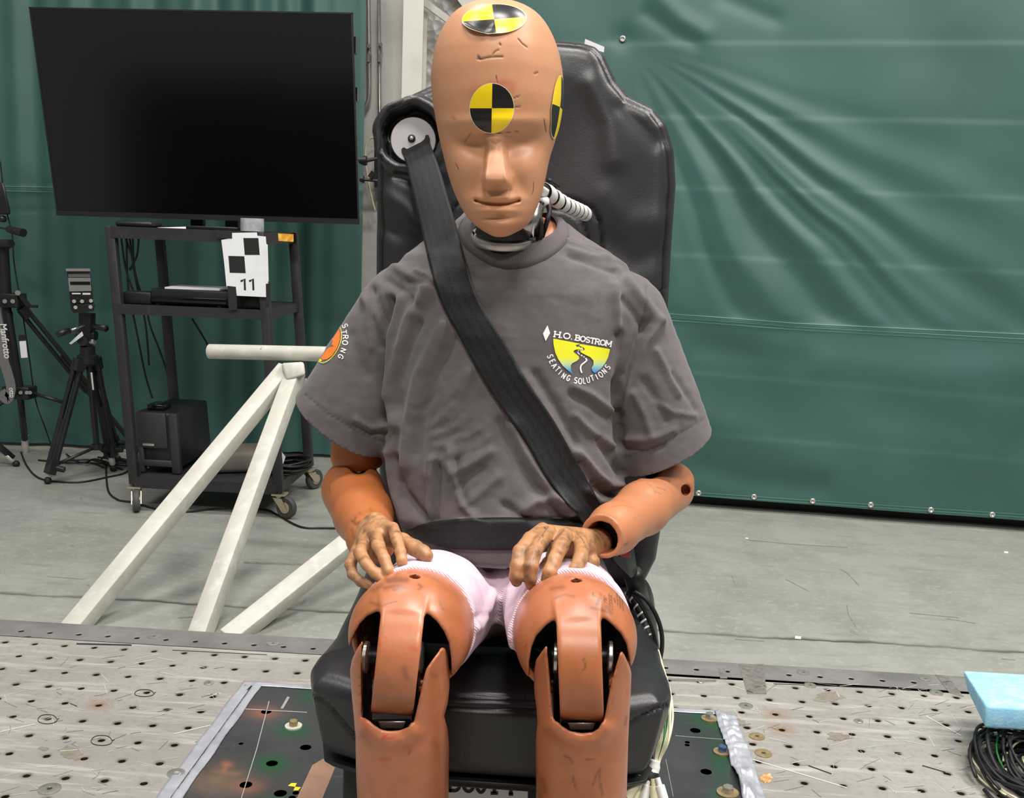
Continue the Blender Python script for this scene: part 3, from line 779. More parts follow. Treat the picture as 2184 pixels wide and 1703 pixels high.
# ---------------------------------------------------------------- tripods
m_tri = mat('tripod_black', (30, 30, 33), .38, var=(20, (40, 40, 43), .5, .8)); m_trig = mat('tripod_grey', (120, 120, 120), .4, .5)
m_foot = mat('foot_silver', (196, 194, 186), .45, .4)
def foot(leg, a, b, name='foot'):
    d = (b-a)/np.linalg.norm(b-a)
    MB().lathe(b-d*.05, d, [(.009, -.02), (.013, -.015), (.013, .012), (.009, .02)], 14).build('foot_collar', m_foot, leg, sharp=40)
    MB().lathe(b-d*.014, d, [(.008, -.014), (.014, -.008), (.015, .004), (.009, .012)], 14).build('rubber_foot', m_black, leg, smooth=True)
def tripod_leg(root, top, ft, rail=.011, gap=.014, collar=.62):
    d = (ft-top)/np.linalg.norm(ft-top); s = np.cross(d, [0, 1., 0]); s /= np.linalg.norm(s); mid = top+(ft-top)*collar
    k = MB(); k.tube([top+s*gap, mid+s*gap], rail, 10); k.tube([top-s*gap, mid-s*gap], rail, 10)
    k.bar(mid-d*.03, mid+d*.03, .05, .03); k.bar(top-d*.01, top+d*.04, .055, .035)
    k.tube([mid-d*.2, ft-d*.06], rail*1.05, 10); k.cyl(mid+s*.02, mid+s*.055, .012, 10); leg = k.build('leg', m_tri, root, sharp=40)
    foot(leg, top, ft); return leg
# tripod with the timing display
f1 = PZ(100, 1033, FZ); f2 = PZ(243, 1006, FZ); f3 = np.array([f1[0]+.09, f1[1]+.47, FZ])
ap = P(187, 765, 4.17); 
tp = thing('tripod', 'black camera tripod standing beside the cart and holding the timing display', 'tripod', (ap[0], ap[1], FZ), 'black tripods by the curtain')
for ft in (f1, f2, f3):
    o_ = np.array([ft[0]-ap[0], ft[1]-ap[1], 0]); o_ /= np.linalg.norm(o_)
    tripod_leg(tp, ap+o_*.035-[0, 0, .01], ft, collar=.86 if ft is f1 else .8)
hub = np.array([ap[0]+.02, ap[1]+.02, .03])
k = MB(); k.cyl(ap+[0, 0, .05], hub, .013, 12); k.cyl(hub-[0, 0, .012], hub+[0, 0, .012], .022, 12); k.build('centre_column', m_tri, tp, sharp=40)
for ft in (f1, f2, f3):
    j = ap+(ft-ap)*.86; MB().tube([hub, j], .007, 8).build('spreader_arm', m_tri, tp, smooth=True)
k = MB(); k.lathe(ap, (0, 0, 1), [(.03, -.03), (.042, -.02), (.042, .012), (.03, .02), (.03, .05), (.02, .055)], 20); k.build('shoulder', m_tri, tp, sharp=40)
h0 = P(185, 715, 4.17); h1 = P(186, 668, 4.17)
k = MB(); k.cyl(ap+[0, 0, .05], h0, .02, 16); k.bar(h0-[0, 0, .02], h1, .05, .045); k.cyl(h0+[-.04, 0, 0], h0+[.04, 0, 0], .02, 14); k.cyl(P(176, 728, 4.13), P(176, 728, 4.2), .02, 14); k.build('pan_head', m_tri, tp, sharp=40)
k = MB(); k.tube([P(180, 695, 4.13), P(147, 706, 4.08)], .005, 8); k.build('pan_rod', mat('rod_chrome', (200, 200, 200), .2, .9), tp, smooth=True)
MB().tube([P(149, 705, 4.08), P(122, 714, 4.04)], [.012, .0135], 12).build('handle_grip', m_tri, tp, smooth=True)
MB().tube([P(196, 696, 4.13), P(226, 701, 4.08)], [.011, .0135], 12).build('handle_grip', m_tri, tp, smooth=True)
k = MB(); k.cyl(P(200, 728, 4.17)+[-.02, 0, 0], P(200, 728, 4.17)+[.005, 0, 0], .015, 12); k.build('column_collar', m_foot, tp, sharp=40)
o = MB().add([P(147, 733, 4.1), P(175, 707, 4.1), P(178, 716, 4.1), P(152, 735, 4.1), P(147, 733, 4.102), P(175, 707, 4.102), P(178, 716, 4.102), P(152, 735, 4.102)], [(3, 2, 1, 0), (4, 5, 6, 7), (0, 1, 5, 4), (1, 2, 6, 5), (2, 3, 7, 6), (3, 0, 4, 7)]).build('hang_tag', m_paper, tp, label='white paper hang tag')
o = MB().bar(P(195, 795, 4.1), P(199, 832, 4.1), .007, .002, up=(0, 1, 0)).build('leg_label', mat('label_grey', (205, 205, 200), .5), tp, label='pale label strip')
# timing display
dp = thing('timing_display', 'silver and black timing display box on top of the middle tripod', 'display box', P(178, 665, 4.16))
fd = lambda x, y, o=0: P(x, y, 4.12+o)
def panel(k, pts, o0, o1): return k.hexa([fd(x, y, o0) for x, y in pts], [fd(x, y, o1) for x, y in pts])
k = MB(); panel(k, [(142, 574), (192, 574), (201, 662), (152, 664)], .0, .05); k.build('casing', m_bp, dp, bev=.004)
m_sil = mat('brushed_silver', (176, 175, 172), .35, .6, bump=(200, .1, .002), stretch=(1, 1, 8))
k = MB(); panel(k, [(140, 573), (192, 573), (193, 579), (141, 579)], -.006, .03); panel(k, [(145, 593), (193, 593), (195, 621), (148, 622)], -.004, .001); k.build('faceplate', m_sil, dp)
k = MB(); panel(k, [(145, 585), (192, 585), (193, 592), (146, 592)], -.003, .001); k.build('lamp_strip', m_trig, dp)
k = MB(); panel(k, [(149, 601), (192, 601), (193, 608), (150, 608)], -.0055, -.003); k.build('digit_window', m_bp2, dp)
k = MB(); panel(k, [(153, 625), (172, 625), (172, 628), (154, 628)], -.003, .001); panel(k, [(176, 625), (193, 625), (193, 629), (176, 629)], -.003, .001); k.build('labels', m_paper, dp)
for x, y in ((158, 643), (175, 643), (194, 642), (161, 656), (193, 655)):
    MB().cyl(fd(x, y, .002), fd(x, y, -.014), .0075, 12).build('knob', m_foot, dp, sharp=40)
k = MB(); panel(k, [(150, 650), (203, 648), (200, 664), (156, 668)], -.01, .04); k.build('mounting_clamp', m_tri, dp, bev=.003)
# big tripod at the picture edge
c0 = P(12, 640, 4.36); g1 = PZ(54, 966, FZ); g2 = PZ(40, 995, FZ); g3 = PZ(244, 962, FZ)
tb = thing('tripod', 'tall black studio tripod with grey carrying strap at the left edge', 'tripod', (c0[0], c0[1], FZ), 'black tripods by the curtain')
hub = P(42, 838, 4.36)
k = MB(); k.cyl(P(5, 530, 4.36), c0-[0, 0, .02], .026, 16); k.cyl(c0-[0, 0, .02], hub, .02, 14); k.cyl(P(4, 522, 4.36), P(5, 532, 4.36), .03, 16); k.build('centre_column', m_tri, tb, sharp=40)
MB().tube([hub, g1-[0, 0, -.06]], .014, 10).build('lower_column', m_tri, tb, smooth=True)
MB().lathe(g1, (0, 0, 1), [(.012, 0), (.016, .01), (.016, .03), (.014, .075), (.018, .08)], 14).build('column_foot', m_foot, tb, sharp=40)
k = MB(); k.box(c0-[.05, .04, .03], c0+[.075, .04, .03]); k.build('spider', m_tri, tb, bev=.006); k = MB(); k.box(hub-[.06, .04, .025], hub+[.06, .04, .03]); k.build('spreader_block', m_tri, tb, bev=.006)
k = MB()
for x in (10, 27): k.cyl(P(x, 643, 4.315), P(x, 643, 4.33), .009, 10)
for x in (44, 57, 64): k.cyl(P(x, 838, 4.315), P(x, 838, 4.33), .008, 10)
k.cyl(P(38, 625, 4.31), P(38, 625, 4.33), .011, 12); k.build('rivet', mat('rivet_chrome', (210, 208, 204), .25, .8), tb, sharp=40)
k = MB(); k.bar(P(42, 628, 4.33), P(64, 655, 4.33), .02, .012); k.bar(P(63, 654, 4.33), P(80, 654, 4.33), .014, .012); k.build('crank', m_tri, tb)
tripod_leg(tb, P(48, 660, 4.38), g3+np.array([.12, 0, 0]), rail=.010, gap=.016, collar=.55)
MB().tube([P(66, 838, 4.36), P(140, 860, 4.38)], .008, 8).build('spreader_arm', m_tri, tb, smooth=True)
MB().tube([P(36, 842, 4.36), P(-30, 880, 4.3)], .008, 8).build('spreader_arm', m_tri, tb, smooth=True)
k = MB(); k.tube([P(-40, 920, 4.25), P(28, 978, 4.3)], .014, 10); lg = k.build('leg', m_tri, tb, smooth=True); foot(lg, P(-40, 920, 4.25), g2)
k = MB(); k.tube([P(20, 665, 4.4), P(30, 830, 4.38)], .014, 10); k.build('leg', m_tri, tb, smooth=True)
k = MB(); k.cyl(P(0, 486, 4.33), P(22, 490, 4.3), .004, 8); k.tube([P(18, 489, 4.3), P(50, 497, 4.26)], [.014, .018], 12); k.cyl(P(0, 520, 4.33), P(24, 520, 4.3), .018, 12); k.build('pan_handle', m_tri, tb, sharp=40)
k = MB(); k.hexa([P(-20, 392, 4.36), P(8, 388, 4.36), P(24, 458, 4.36), P(-20, 458, 4.36)], [P(-20, 392, 4.42), P(8, 388, 4.42), P(24, 458, 4.42), P(-20, 458, 4.42)]); k.cyl(P(5, 460, 4.38), P(5, 474, 4.38), .018, 12); cm = k.build('camera_mount', m_tri, tb, bev=.01)
m_strap = mat('strap_grey', (112, 110, 110), .75, bump=(300, .2, .002))
sp = spline([(-14, 640), (-2, 700), (6, 760), (18, 800), (24, 830), (16, 852), (2, 835)], 8)
Wr, Fr = ribbon(sp, 20, lambda x, y: P(x, y, 4.27)); st = obj('carrying_strap', Wr, Fr, m_strap, tb); md = st.modifiers.new('t', 'SOLIDIFY'); md.thickness = .003
text_mesh('Manfrotto', 22, lambda a, b: P(4+b*.95-.02*a+ (a+50)*.135, 728+a*.82, 4.266), mat('strap_white', (225, 224, 220), .7), st, 'lettering', .4)
text_mesh('otto', 20, lambda a, b: P(25+b*.8+.05*a, 838+a*.6, 4.264), mat('strap_white', (225, 224, 220), .7), st, 'lettering', .4)
k = MB(); k.hexa([P(40, 718, 4.3), P(54, 716, 4.3), P(59, 763, 4.3), P(45, 764, 4.3)], [P(40, 718, 4.302), P(54, 716, 4.302), P(59, 763, 4.302), P(45, 764, 4.302)]); k.build('instruction_tag', m_paper, tb, label='white instruction tag')
k = MB(); k.hexa([P(39, 715, 4.299), P(54, 714, 4.299), P(55, 727, 4.299), P(40, 728, 4.299)], [P(39, 715, 4.3), P(54, 714, 4.3), P(55, 727, 4.3), P(40, 728, 4.3)]); k.build('tag_header', m_ink, tb)
tag(MB().tube(spline([P(0, 340, 4.42), P(12, 440, 4.42), P(26, 500, 4.42), P(30, 560, 4.42), P(45, 650, 4.42), P(62, 760, 4.42), P(75, 850, 4.42), P(95, 910, 4.42), PZ(115, 965, FZ+.005)], 8), .003, 6).build('drop_cable', m_cable, smooth=True),
    'thin black cable dropping down the curtain between the two tripods', 'cable')
# cables across the concrete
def floor_cable(pts, lab, r=.004):
    tag(MB().tube(spline([PZ(x, y, FZ+r) for x, y in pts], 8), r, 6).build('floor_cable', m_cable, smooth=True), lab, 'cable')
floor_cable([(45, 965), (55, 990), (75, 1015), (105, 1026), (170, 1029), (230, 1018), (268, 1008), (290, 985)], 'black cable curving over the floor in front of the tripod feet')
floor_cable([(226, 985), (227, 1020), (232, 1050), (250, 1066), (268, 1070), (285, 1072), (320, 1083), (345, 1088), (400, 1092), (470, 1085), (560, 1087), (590, 1098), (640, 1124), (690, 1127), (760, 1126), (850, 1120)], 'long black cable snaking under the cart casters')
k = MB()
for i in range(9):
    x = 130+i*18; k.tube(spline([PZ(x+random.uniform(-60, 20), 968+random.uniform(0, 22), FZ+.004+.004*i), PZ(x+20, 978+random.uniform(-5, 12), FZ+.008+.003*i), PZ(x+60, 985+random.uniform(-8, 10), FZ+.006+.002*i), PZ(x+95, 992+random.uniform(-8, 12), FZ+.005)], 7), .004, 6)
tag(k.build('cable_heap', m_cable, smooth=True), 'heap of loose black cables on the floor behind the tripod', 'cables', kind='stuff')

# ---------------------------------------------------------------- white tube frame
m_tube = mat('white_tube', (196, 194, 183), .4, var=(3, (180, 178, 169), .45, .7), var2=(22, (208, 207, 199), .5, .7), streak=(30, (120, 112, 98), .70, .74, (1, 1, .5)), bump=(40, .08, .003))
wf = thing('tube_frame', 'white painted steel tube stand in front of the equipment cart', 'steel frame', (-1.0, 2.9, FZ))
A = P(628, 775, 3.32)
def beam(name, a, b, w, up): MB().bar(a, b, w, w, up).build(name, m_tube, wf, bev=.003)
MB().tube([P(447, 750, 3.36), P(760, 757, 3.28)], .0245, 20).build('crossbar', m_tube, wf, sharp=40)
fa, fb = PZ(152, 1348, FZ), PZ(424, 1362, FZ)
beam('leg', P(612, 790, 3.30), fa, .052, (-.2, -.9, .4)); beam('leg', P(632, 790, 3.29), fb, .050, (-.1, -.3, .95))
fc_ = PZ(484, 1368, FZ)
beam('brace', fc_, P(905, 1030, 3.2), .052, (-.2, -.9, .5))
beam('brace', P(640, 815, 3.36), P(860, 1120, 3.36), .045, (0, -1, .6))
k = MB(); k.hexa([P(600, 775, 3.24), P(648, 772, 3.24), P(652, 800, 3.22), P(610, 812, 3.22)], [P(600, 775, 3.36), P(648, 772, 3.36), P(652, 800, 3.36), P(610, 812, 3.36)]); k.build('gusset', m_tube, wf, bev=.008)
# ---------------------------------------------------------------- sled table with its grid of threaded holes
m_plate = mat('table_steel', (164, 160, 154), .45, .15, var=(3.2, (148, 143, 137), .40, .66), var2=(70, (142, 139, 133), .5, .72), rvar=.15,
              streak=(14, (190, 187, 180), .52, .72, (.35, 3.5, 1), .5), bump=(70, .06, .002), attrs=(('dirt_shade', (84, 76, 64)), ('rust', (150, 98, 48))))
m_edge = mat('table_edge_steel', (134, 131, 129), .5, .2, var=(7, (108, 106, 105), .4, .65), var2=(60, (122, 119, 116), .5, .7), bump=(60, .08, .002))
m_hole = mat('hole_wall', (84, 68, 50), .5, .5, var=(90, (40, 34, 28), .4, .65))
CELL = .07; HR = .0062
GL_ = lambda i, j: ((i-16.1072)*CELL, (j+32.6539)*CELL)
GRt = lambda i, j: ((i+.6945-16.1072)*CELL, (j+.16+32.6539)*CELL)
table = thing('sled_table', 'grey steel test table with a regular grid of threaded holes', 'test table', (-.08, 1.7, -.1))
def hole_cells(name, cells, edges_x, edges_y, m, dirt_shade=None):
    """cells: hole centres; each cell is a square with a real hole."""
    V = []; Fc = []; mi = []; dv = []; rv = []
    ang = [2*math.pi*k/16+math.pi/16*0 for k in range(16)]
    for (cx, cy) in cells:
        x0, x1 = max(cx-CELL/2, edges_x[0]), min(cx+CELL/2, edges_x[1]); y0, y1 = max(cy-CELL/2, edges_y[0]), min(cy+CELL/2, edges_y[1])
        if x1-cx < HR*1.6 or cx-x0 < HR*1.6 or y1-cy < HR*1.6 or cy-y0 < HR*1.6:
            if x1 > x0 and y1 > y0:
                k = len(V); V += [(x0, y0, 0), (x1, y0, 0), (x1, y1, 0), (x0, y1, 0)]; Fc.append((k, k+1, k+2, k+3)); mi.append(0); dv += [0]*4; rv += [0]*4
            continue
        hd = random.random(); rr = .6 if random.random() < .03 else 0
        k = len(V)
        for a in ang:
            c, s = math.cos(a), math.sin(a); sc = 1/max(abs(c), abs(s))
            V.append((cx+(x1-cx if c > 0 else cx-x0)*max(-1, min(1, c*sc)), cy+(y1-cy if s > 0 else cy-y0)*max(-1, min(1, s*sc)), 0))
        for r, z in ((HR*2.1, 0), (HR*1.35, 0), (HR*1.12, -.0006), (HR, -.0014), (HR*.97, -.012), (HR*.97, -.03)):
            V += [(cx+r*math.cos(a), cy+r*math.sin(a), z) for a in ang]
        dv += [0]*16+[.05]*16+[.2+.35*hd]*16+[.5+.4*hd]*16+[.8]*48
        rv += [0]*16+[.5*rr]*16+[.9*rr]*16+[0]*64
        for L in range(6):
            for t in range(16):
                a, b = k+L*16+t, k+L*16+(t+1) % 16; Fc.append((a, b, b+16, a+16)); mi.append(1 if L >= 4 else 0)
        Fc.append(tuple(k+96+t for t in range(16))); mi.append(1)
    return obj(name, V, Fc, [m, m_hole], table, fmat=mi, attrs={'dirt_shade': dv, 'rust': rv})
SEAM = -.12
YB_ = 2.252
cl = [GL_(i, j) for i in range(-5, 16) for j in range(-18, 0)]; cr_ = [GRt(i, j) for i in range(14, 34) for j in range(-18, 0)]
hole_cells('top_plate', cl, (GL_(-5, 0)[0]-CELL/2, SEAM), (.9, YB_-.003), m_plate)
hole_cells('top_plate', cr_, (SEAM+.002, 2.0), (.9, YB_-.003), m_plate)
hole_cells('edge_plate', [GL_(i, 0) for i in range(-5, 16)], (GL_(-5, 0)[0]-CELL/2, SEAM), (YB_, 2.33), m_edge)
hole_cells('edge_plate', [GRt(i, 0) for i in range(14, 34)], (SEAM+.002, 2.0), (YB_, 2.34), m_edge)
k = MB(); k.box((-1.6, 2.318, -.0005), (SEAM, 2.347, -.0001)); k.box((SEAM, 2.33, -.0005), (2.0, 2.347, -.0001)); k.box((-1.6, .9, FZ), (2.0, 2.347, -.034)); k.box((-1.6, 2.335, -.034), (2.0, 2.347, -.0005)); k.build('table_body', m_edge, table)
# marker circles and stains on the table top
m_mark = mat('marker_ink', (38, 36, 34), .6)
C7 = lambda x, y: (x*.41282, y*.41282+1000); C8 = lambda x, y: (1340+x*.41271, 1000+y*.41271)
top = lambda x, y, z=.0006: PZ(x, y, z)
for (cx, cy), rx, ry in ((C7(525, 1405), 22, 11.5), (C7(245, 1295), 20, 10.5), (C7(745, 1160), 20, 8)):
    k = MB(); pts = [(cx+rx*(1+.06*math.sin(3*a))*math.cos(a), cy+ry*(1+.08*math.cos(2*a))*math.sin(a)) for a in np.linspace(.2, 6.4, 40)]+[(cx+rx*1.25, cy-2)]
    Wr, Fr = ribbon(pts, 1.6, top); k.add(Wr, Fr); k.build('marker_circle', m_mark, table, label='black marker ring round a hole')
m_resid = mat('tape_residue', (136, 128, 116), .7, var=(40, (112, 106, 96), .4, .7))
def blob(name, cx, cy, rx, ry, m, seed, z=.0005, lab=None, parent=table):
    r = np.random.default_rng(seed); ph = r.uniform(0, 6, 4)
    poly = [(cx+rx*(1+.18*math.sin(3*a+ph[0])+.14*math.sin(5*a+ph[1])+.1*math.sin(9*a+ph[2]))*math.cos(a), cy+ry*(1+.18*math.sin(2*a+ph[3])+.12*math.sin(6*a+ph[1])+.1*math.sin(11*a))*math.sin(a)) for a in np.linspace(0, 6.283, 40, endpoint=False)]
    Wr, Fr, _ = fill(poly, max(3, rx/4), lambda x, y: PZ(x, y, z)); return obj(name, Wr, Fr, m, parent, label=lab)
k = MB(); rs2 = np.random.default_rng(21)
for i in range(120):
    x, y = (rs2.uniform(0, 560), rs2.uniform(1400, 1700)) if i % 2 else (rs2.uniform(1560, 2150), rs2.uniform(1450, 1700))
    L = rs2.uniform(8, 50); a = rs2.choice([-.4, .7, 1.9, 2.6])+rs2.normal(0, .2)
    Wr, Fr = ribbon([(x, y), (x+L*.5*math.cos(a)+rs2.normal(0, 2), y+L*.25*math.sin(a)), (x+L*math.cos(a), y+L*.45*math.sin(a))], rs2.uniform(.4, .9), top); k.add(Wr, Fr)
tag(k.build('fine_scratch', mat('fine_scratch', (112, 106, 98), .6), table), kind='stuff')
for i, (x, y, rx, ry) in enumerate([(*C7(370, 1470), 24, 14), (*C7(225, 1447), 11, 4), (*C8(1080, 1385), 22, 9), (*C8(1035, 1180), 30, 10), (*C8(565, 1310), 18, 8)]):
    blob('stain', x, y, rx, ry, m_resid, i)
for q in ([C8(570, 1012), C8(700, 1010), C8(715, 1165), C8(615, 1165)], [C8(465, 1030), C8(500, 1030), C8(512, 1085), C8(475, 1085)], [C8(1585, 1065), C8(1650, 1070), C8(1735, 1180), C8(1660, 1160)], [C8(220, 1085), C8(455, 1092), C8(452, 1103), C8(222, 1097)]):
    obj('stain', [PZ(x, y, .0006) for x, y in q], [(0, 1, 2, 3)], mat('tape_remnant', (98, 94, 90), .6, var=(60, (120, 116, 110), .4, .6)), table)  # straight-edged patches left by old tape
k = MB()
for a, b, w in ((C7(395, 905), C7(680, 912), 3), (C7(890, 938), C7(1380, 962), 1.2), (C8(750, 1112), C8(1460, 1142), 1.5), (C8(930, 1535), C8(1050, 1578), 2.2), (C8(1520, 1535), C8(1640, 1570), 2), (C7(362, 1213), C7(398, 1228), 1.5), (C7(120, 870), C7(160, 868), 1.2)):
    Wr, Fr = ribbon(dens([a, b], 20), w, top); k.add(Wr, Fr)
tag(k.build('scratch', m_mark, table), kind='stuff')
k = MB(); m_scr2 = mat('bright_scratch', (226, 224, 218), .35, .3)
rs = np.random.default_rng(11)
for i in range(170):
    x, y = (rs.uniform(0, 500), rs.uniform(1390, 1700)) if i % 2 else (rs.uniform(1560, 2180), rs.uniform(1450, 1700))
    L = rs.uniform(10, 60); a = rs.choice([-.45, -.2, .5, 1.2])+rs.normal(0, .12)
    Wr, Fr = ribbon([(x, y), (x+L*math.cos(a), y+L*.45*math.sin(a))], rs.uniform(.4, 1.1), top); k.add(Wr, Fr)
for a, b in ((C8(600, 1490), C8(1130, 1650)), (C8(1540, 1280), C8(1720, 1380)), (C7(0, 1360), C7(180, 1320)), (C7(900, 1370), C7(1160, 1310))):
    Wr, Fr = ribbon(dens([a, b], 20), 2, top); k.add(Wr, Fr)
tag(k.build('scratch', m_scr2, table, label='bright scratch marks'), kind='stuff')
o = blob('stain', *C8(715, 1600), 13, 9, mat('rust_stain', (186, 128, 62), .6, var=(60, (214, 196, 160), .45, .6)), 9, lab='rusty orange stain')

# flush bolts and washers in the table
m_bolt = mat('bolt_zinc', (200, 196, 186), .3, .75, var=(40, (170, 166, 156), .4, .7)); m_brz = mat('bolt_bronze', (178, 158, 120), .45, .5, var=(40, (140, 118, 84), .4, .7))
def flush(px_, py_, r, m, lab, z=0.0):
    p = PZ(px_, py_, z); t = thing('flush_bolt', lab, 'bolt', p, 'flush bolts in the steel table')
    MB().lathe(p, (0, 0, 1), [(r, .0), (r, .0018), (r*.85, .0026), (r*.3, .0026), (r*.26, .0012), (.0001, .0012)], 24).build('head', m, t, sharp=40)
    MB().lathe(p, (0, 0, 1), [(r*.26, .0013), (.0001, .0014)], 6).build('hex_socket', m_black, t)
FB = [(*C7(1080, 1110), .011, m_bolt, 'small flush bolt near the back left corner of the dark mounting plate'), (*C7(795, 868), .0145, m_bolt, 'round flush bolt on the back edge behind the left tube leg'),
      (*C7(1410, 906), .0145, m_bolt, 'round flush bolt on the back edge nearest the seat, left side'), (*C7(912, 1577), .0165, m_bolt, 'flush bolt half covered by the left duct tape strip'),
      (*C7(256, 1658), .019, m_bolt, 'large flush bolt in the bottom left corner'), (*C8(905, 1056), .0145, m_bolt, 'round flush bolt on the back edge, first to the right of the seat'),
      (*C8(1535, 1089), .0145, m_bolt, 'round flush bolt on the back edge near the blue foam'), (*C8(940, 1123), .0135, m_bolt, 'bright flush bolt just inside the back edge on the right'),
      (*C8(1592, 1161), .0145, m_bolt, 'flush bolt one row in from the edge near the blue foam'), (*C8(608, 1228), .0145, m_bolt, 'tarnished flush bolt behind the right duct tape'),
      (*C8(1190, 1308), .0095, m_bolt, 'small threaded plug in the middle of the right table'), (*C8(665, 1387), .0155, m_brz, 'brown washer bolt just right of the crumpled tape, upper of two'),
      (*C8(698, 1474), .0165, m_brz, 'brown washer bolt just right of the crumpled tape, lower of two'), (*C8(374, 1106), .006, m_bolt, 'tiny pale plug beside the cable bundle on the back edge')]
for a in FB: flush(*a)

# ---------------------------------------------------------------- dark mounting plate under the seat
TH = .012
m_mount = mat('mount_steel', (66, 66, 69), .42, .35, var=(6, (80, 80, 83), .4, .7), bump=(60, .06, .002), streak=(10, (104, 104, 106), .62, .72, (1, 5, 1), .5),
              attrs=(('green', (22, 92, 50)), ('orange', (186, 118, 84)), ('tan', (134, 112, 88)), ('chalk', (150, 148, 144))))
mp_ = thing('mounting_plate', 'dark steel mounting plate under the seat with sprayed green and orange spots', 'steel plate', (-.15, 1.6, 0))
HOL = [(568, 1518.6, .0105), (580, 1629, .0105), (524.5, 1674.7, .011), (652, 1595, .0105), (514, 1587, .0045), (598, 1693, .011), (631, 1692, .006), (623, 1702, .006),
       (1483, 1559, .0105), (1506, 1647, .0105), (1466, 1584, .005), (1465.5, 1590, .005)]
out = [(-.637, 1.15), (.34, 1.15), (.34, 2.055), (-.637, 2.055)]
vs = []; es = []
for a, b in zip(out, out[1:]+out[:1]):
    n_ = int(math.hypot(b[0]-a[0], b[1]-a[1])/.01); vs += [(a[0]+(b[0]-a[0])*t/n_, a[1]+(b[1]-a[1])*t/n_) for t in range(n_)]
es += [(i, (i+1) % len(vs)) for i in range(len(vs))]
hc = []
for x, y, r in HOL:
    c = PZ(x, y, TH)[:2]; hc.append((c, r)); k0 = len(vs)
    vs += [(c[0]+r*math.cos(a), c[1]+r*math.sin(a)) for a in np.linspace(0, 2*math.pi, 20, endpoint=False)]; es += [(k0+i, k0+(i+1) % 20) for i in range(20)]
for x in np.arange(-.63, .335, .0085):
    for y in np.arange(1.16, 2.05, .0085):
        if all((x-c[0])**2+(y-c[1])**2 > (r+.003)**2 for c, r in hc): vs.append((x, y))
r_ = delaunay_2d_cdt([Vector(v) for v in vs], es, [], 2, 1e-6)
PV = np.array([tuple(v) for v in r_[0]]); W = np.c_[PV, np.full(len(PV), TH)]
u, v, _ = uvz(W)
def gsp(L): return np.clip(sum(a*np.exp(-(((u-x)/rx)**2+((v-y)/ry)**2)) for x, y, rx, ry, a in L), 0, 1)
gr_ = gsp([(625, 1557, 34, 18, 1), (580, 1630, 36, 19, 1.1), (595, 1712, 60, 16, .8), (662, 1485, 26, 16, .8), (1520, 1530, 50, 26, .9), (1540, 1615, 26, 50, .7), (1530, 1700, 20, 20, .5)])
og_ = gsp([(562, 1521, 34, 12, .6), (524, 1678, 36, 15, .6), (485, 1632, 12, 7, .7), (478, 1640, 5, 14, .6), (500, 1650, 14, 4, .6), (470, 1646, 16, 3, .6)])
tn_ = np.clip(gsp([(460, 1665, 60, 32, 1.0)])*(.35+1.1*(fbm(W, 60, 3)-.25)), 0, .85)
ck_ = np.maximum(np.exp(-(line_d(u, v, [(574, 1496), (547, 1600), (512, 1712)])/1.3)**2)*0, 0)
obj('plate', W, [tuple(f) for f in r_[2]], m_mount, mp_, attrs={'green': gr_*.9, 'orange': og_*(.6+.5*fbm(W, 90, 2)), 'tan': tn_, 'chalk': ck_})
k = MB()
for c, r in hc: k.lathe((c[0], c[1], 0), (0, 0, 1), [(r, TH), (r, .0008), (.0001, .0008)], 20)
k.build('hole_lining', mat('hole_dark', (40, 30, 22), .6), mp_)
k = MB(); k.box((-.637, 1.15, .0002), (-.6365, 2.055, TH)); k.box((.3395, 1.15, .0002), (.34, 2.055, TH)); k.box((-.637, 2.0545, .0002), (.34, 2.055, TH)); k.build('plate_edge', m_mount, mp_)
k = MB(); tz = lambda x, y: PZ(x, y, TH+.0004)
for l, w in (([(574, 1496), (547, 1600), (512, 1712)], 1.6), ([(522, 1513), (655, 1520)], 1.4), ([(1440, 1570), (1560, 1579)], .7), ([(1420, 1620), (1436, 1700)], .7)):
    Wr, Fr = ribbon(dens(l, 10), w, tz); k.add(Wr, Fr)
k.build('scribe_line', mat('chalk_line', (168, 166, 162), .6), mp_, label='pale scribed line')
q = [(689, 1619), (715, 1637), (687, 1705), (632, 1705), (666, 1633)]
Wr, Fr, _ = fill(q, 12, tz); obj('brown_tape', Wr, Fr, mat('brown_tape', (160, 124, 102), .55, var=(20, (140, 108, 88), .4, .7)), mp_, label='brown tape strip')
obj('scuff', [tz(*p) for p in ((613, 1486), (618, 1488), (604, 1512), (598, 1512))], [(0, 1, 2, 3)], mat('scuff', (150, 150, 148), .5), mp_)
k = MB(); V0 = (629.5, 1679)
for A_, B_, C_ in (((614, 1677), (633, 1671), V0), ((626, 1687), (642, 1680), V0)):
    Wr, Fr, _ = fill([A_, ((A_[0]+B_[0])/2-2*(1 if A_[0] < 620 else -1), (A_[1]+B_[1])/2-(3 if A_[0] < 620 else -3)), B_, C_], 4, lambda x, y: PZ(x, y, TH+.0006)); k.add(Wr, Fr)
k.build('target_mark', mat('target_yellow_flat', (240, 222, 40), .5), mp_, label='small yellow checker mark')
def hexbolt(px_, py_, rw, mw_, mh, lab, z=TH):
    p = PZ(px_, py_, z); t = thing('hex_bolt', lab, 'bolt', p, 'hex bolts on the mounting plate')
    MB().lathe(p, (0, 0, 1), [(rw*.5, .0), (rw, .0), (rw, .003), (rw*.5, .003)], 26).build('washer', mw_, t, sharp=40)
    MB().lathe(p, (0, 0, 1), [(rw*.52, .003), (rw*.52, .012), (rw*.46, .0135), (.0001, .0135)], 6).build('head', mh, t)
m_wash = mat('washer_pale', (222, 220, 208), .4, .3); m_blue = mat('bolt_blue', (120, 150, 200), .25, .8)
hexbolt(626, 1551, .0165, m_wash, m_brz, 'hex bolt with pale washer in a green sprayed spot left of the seat')
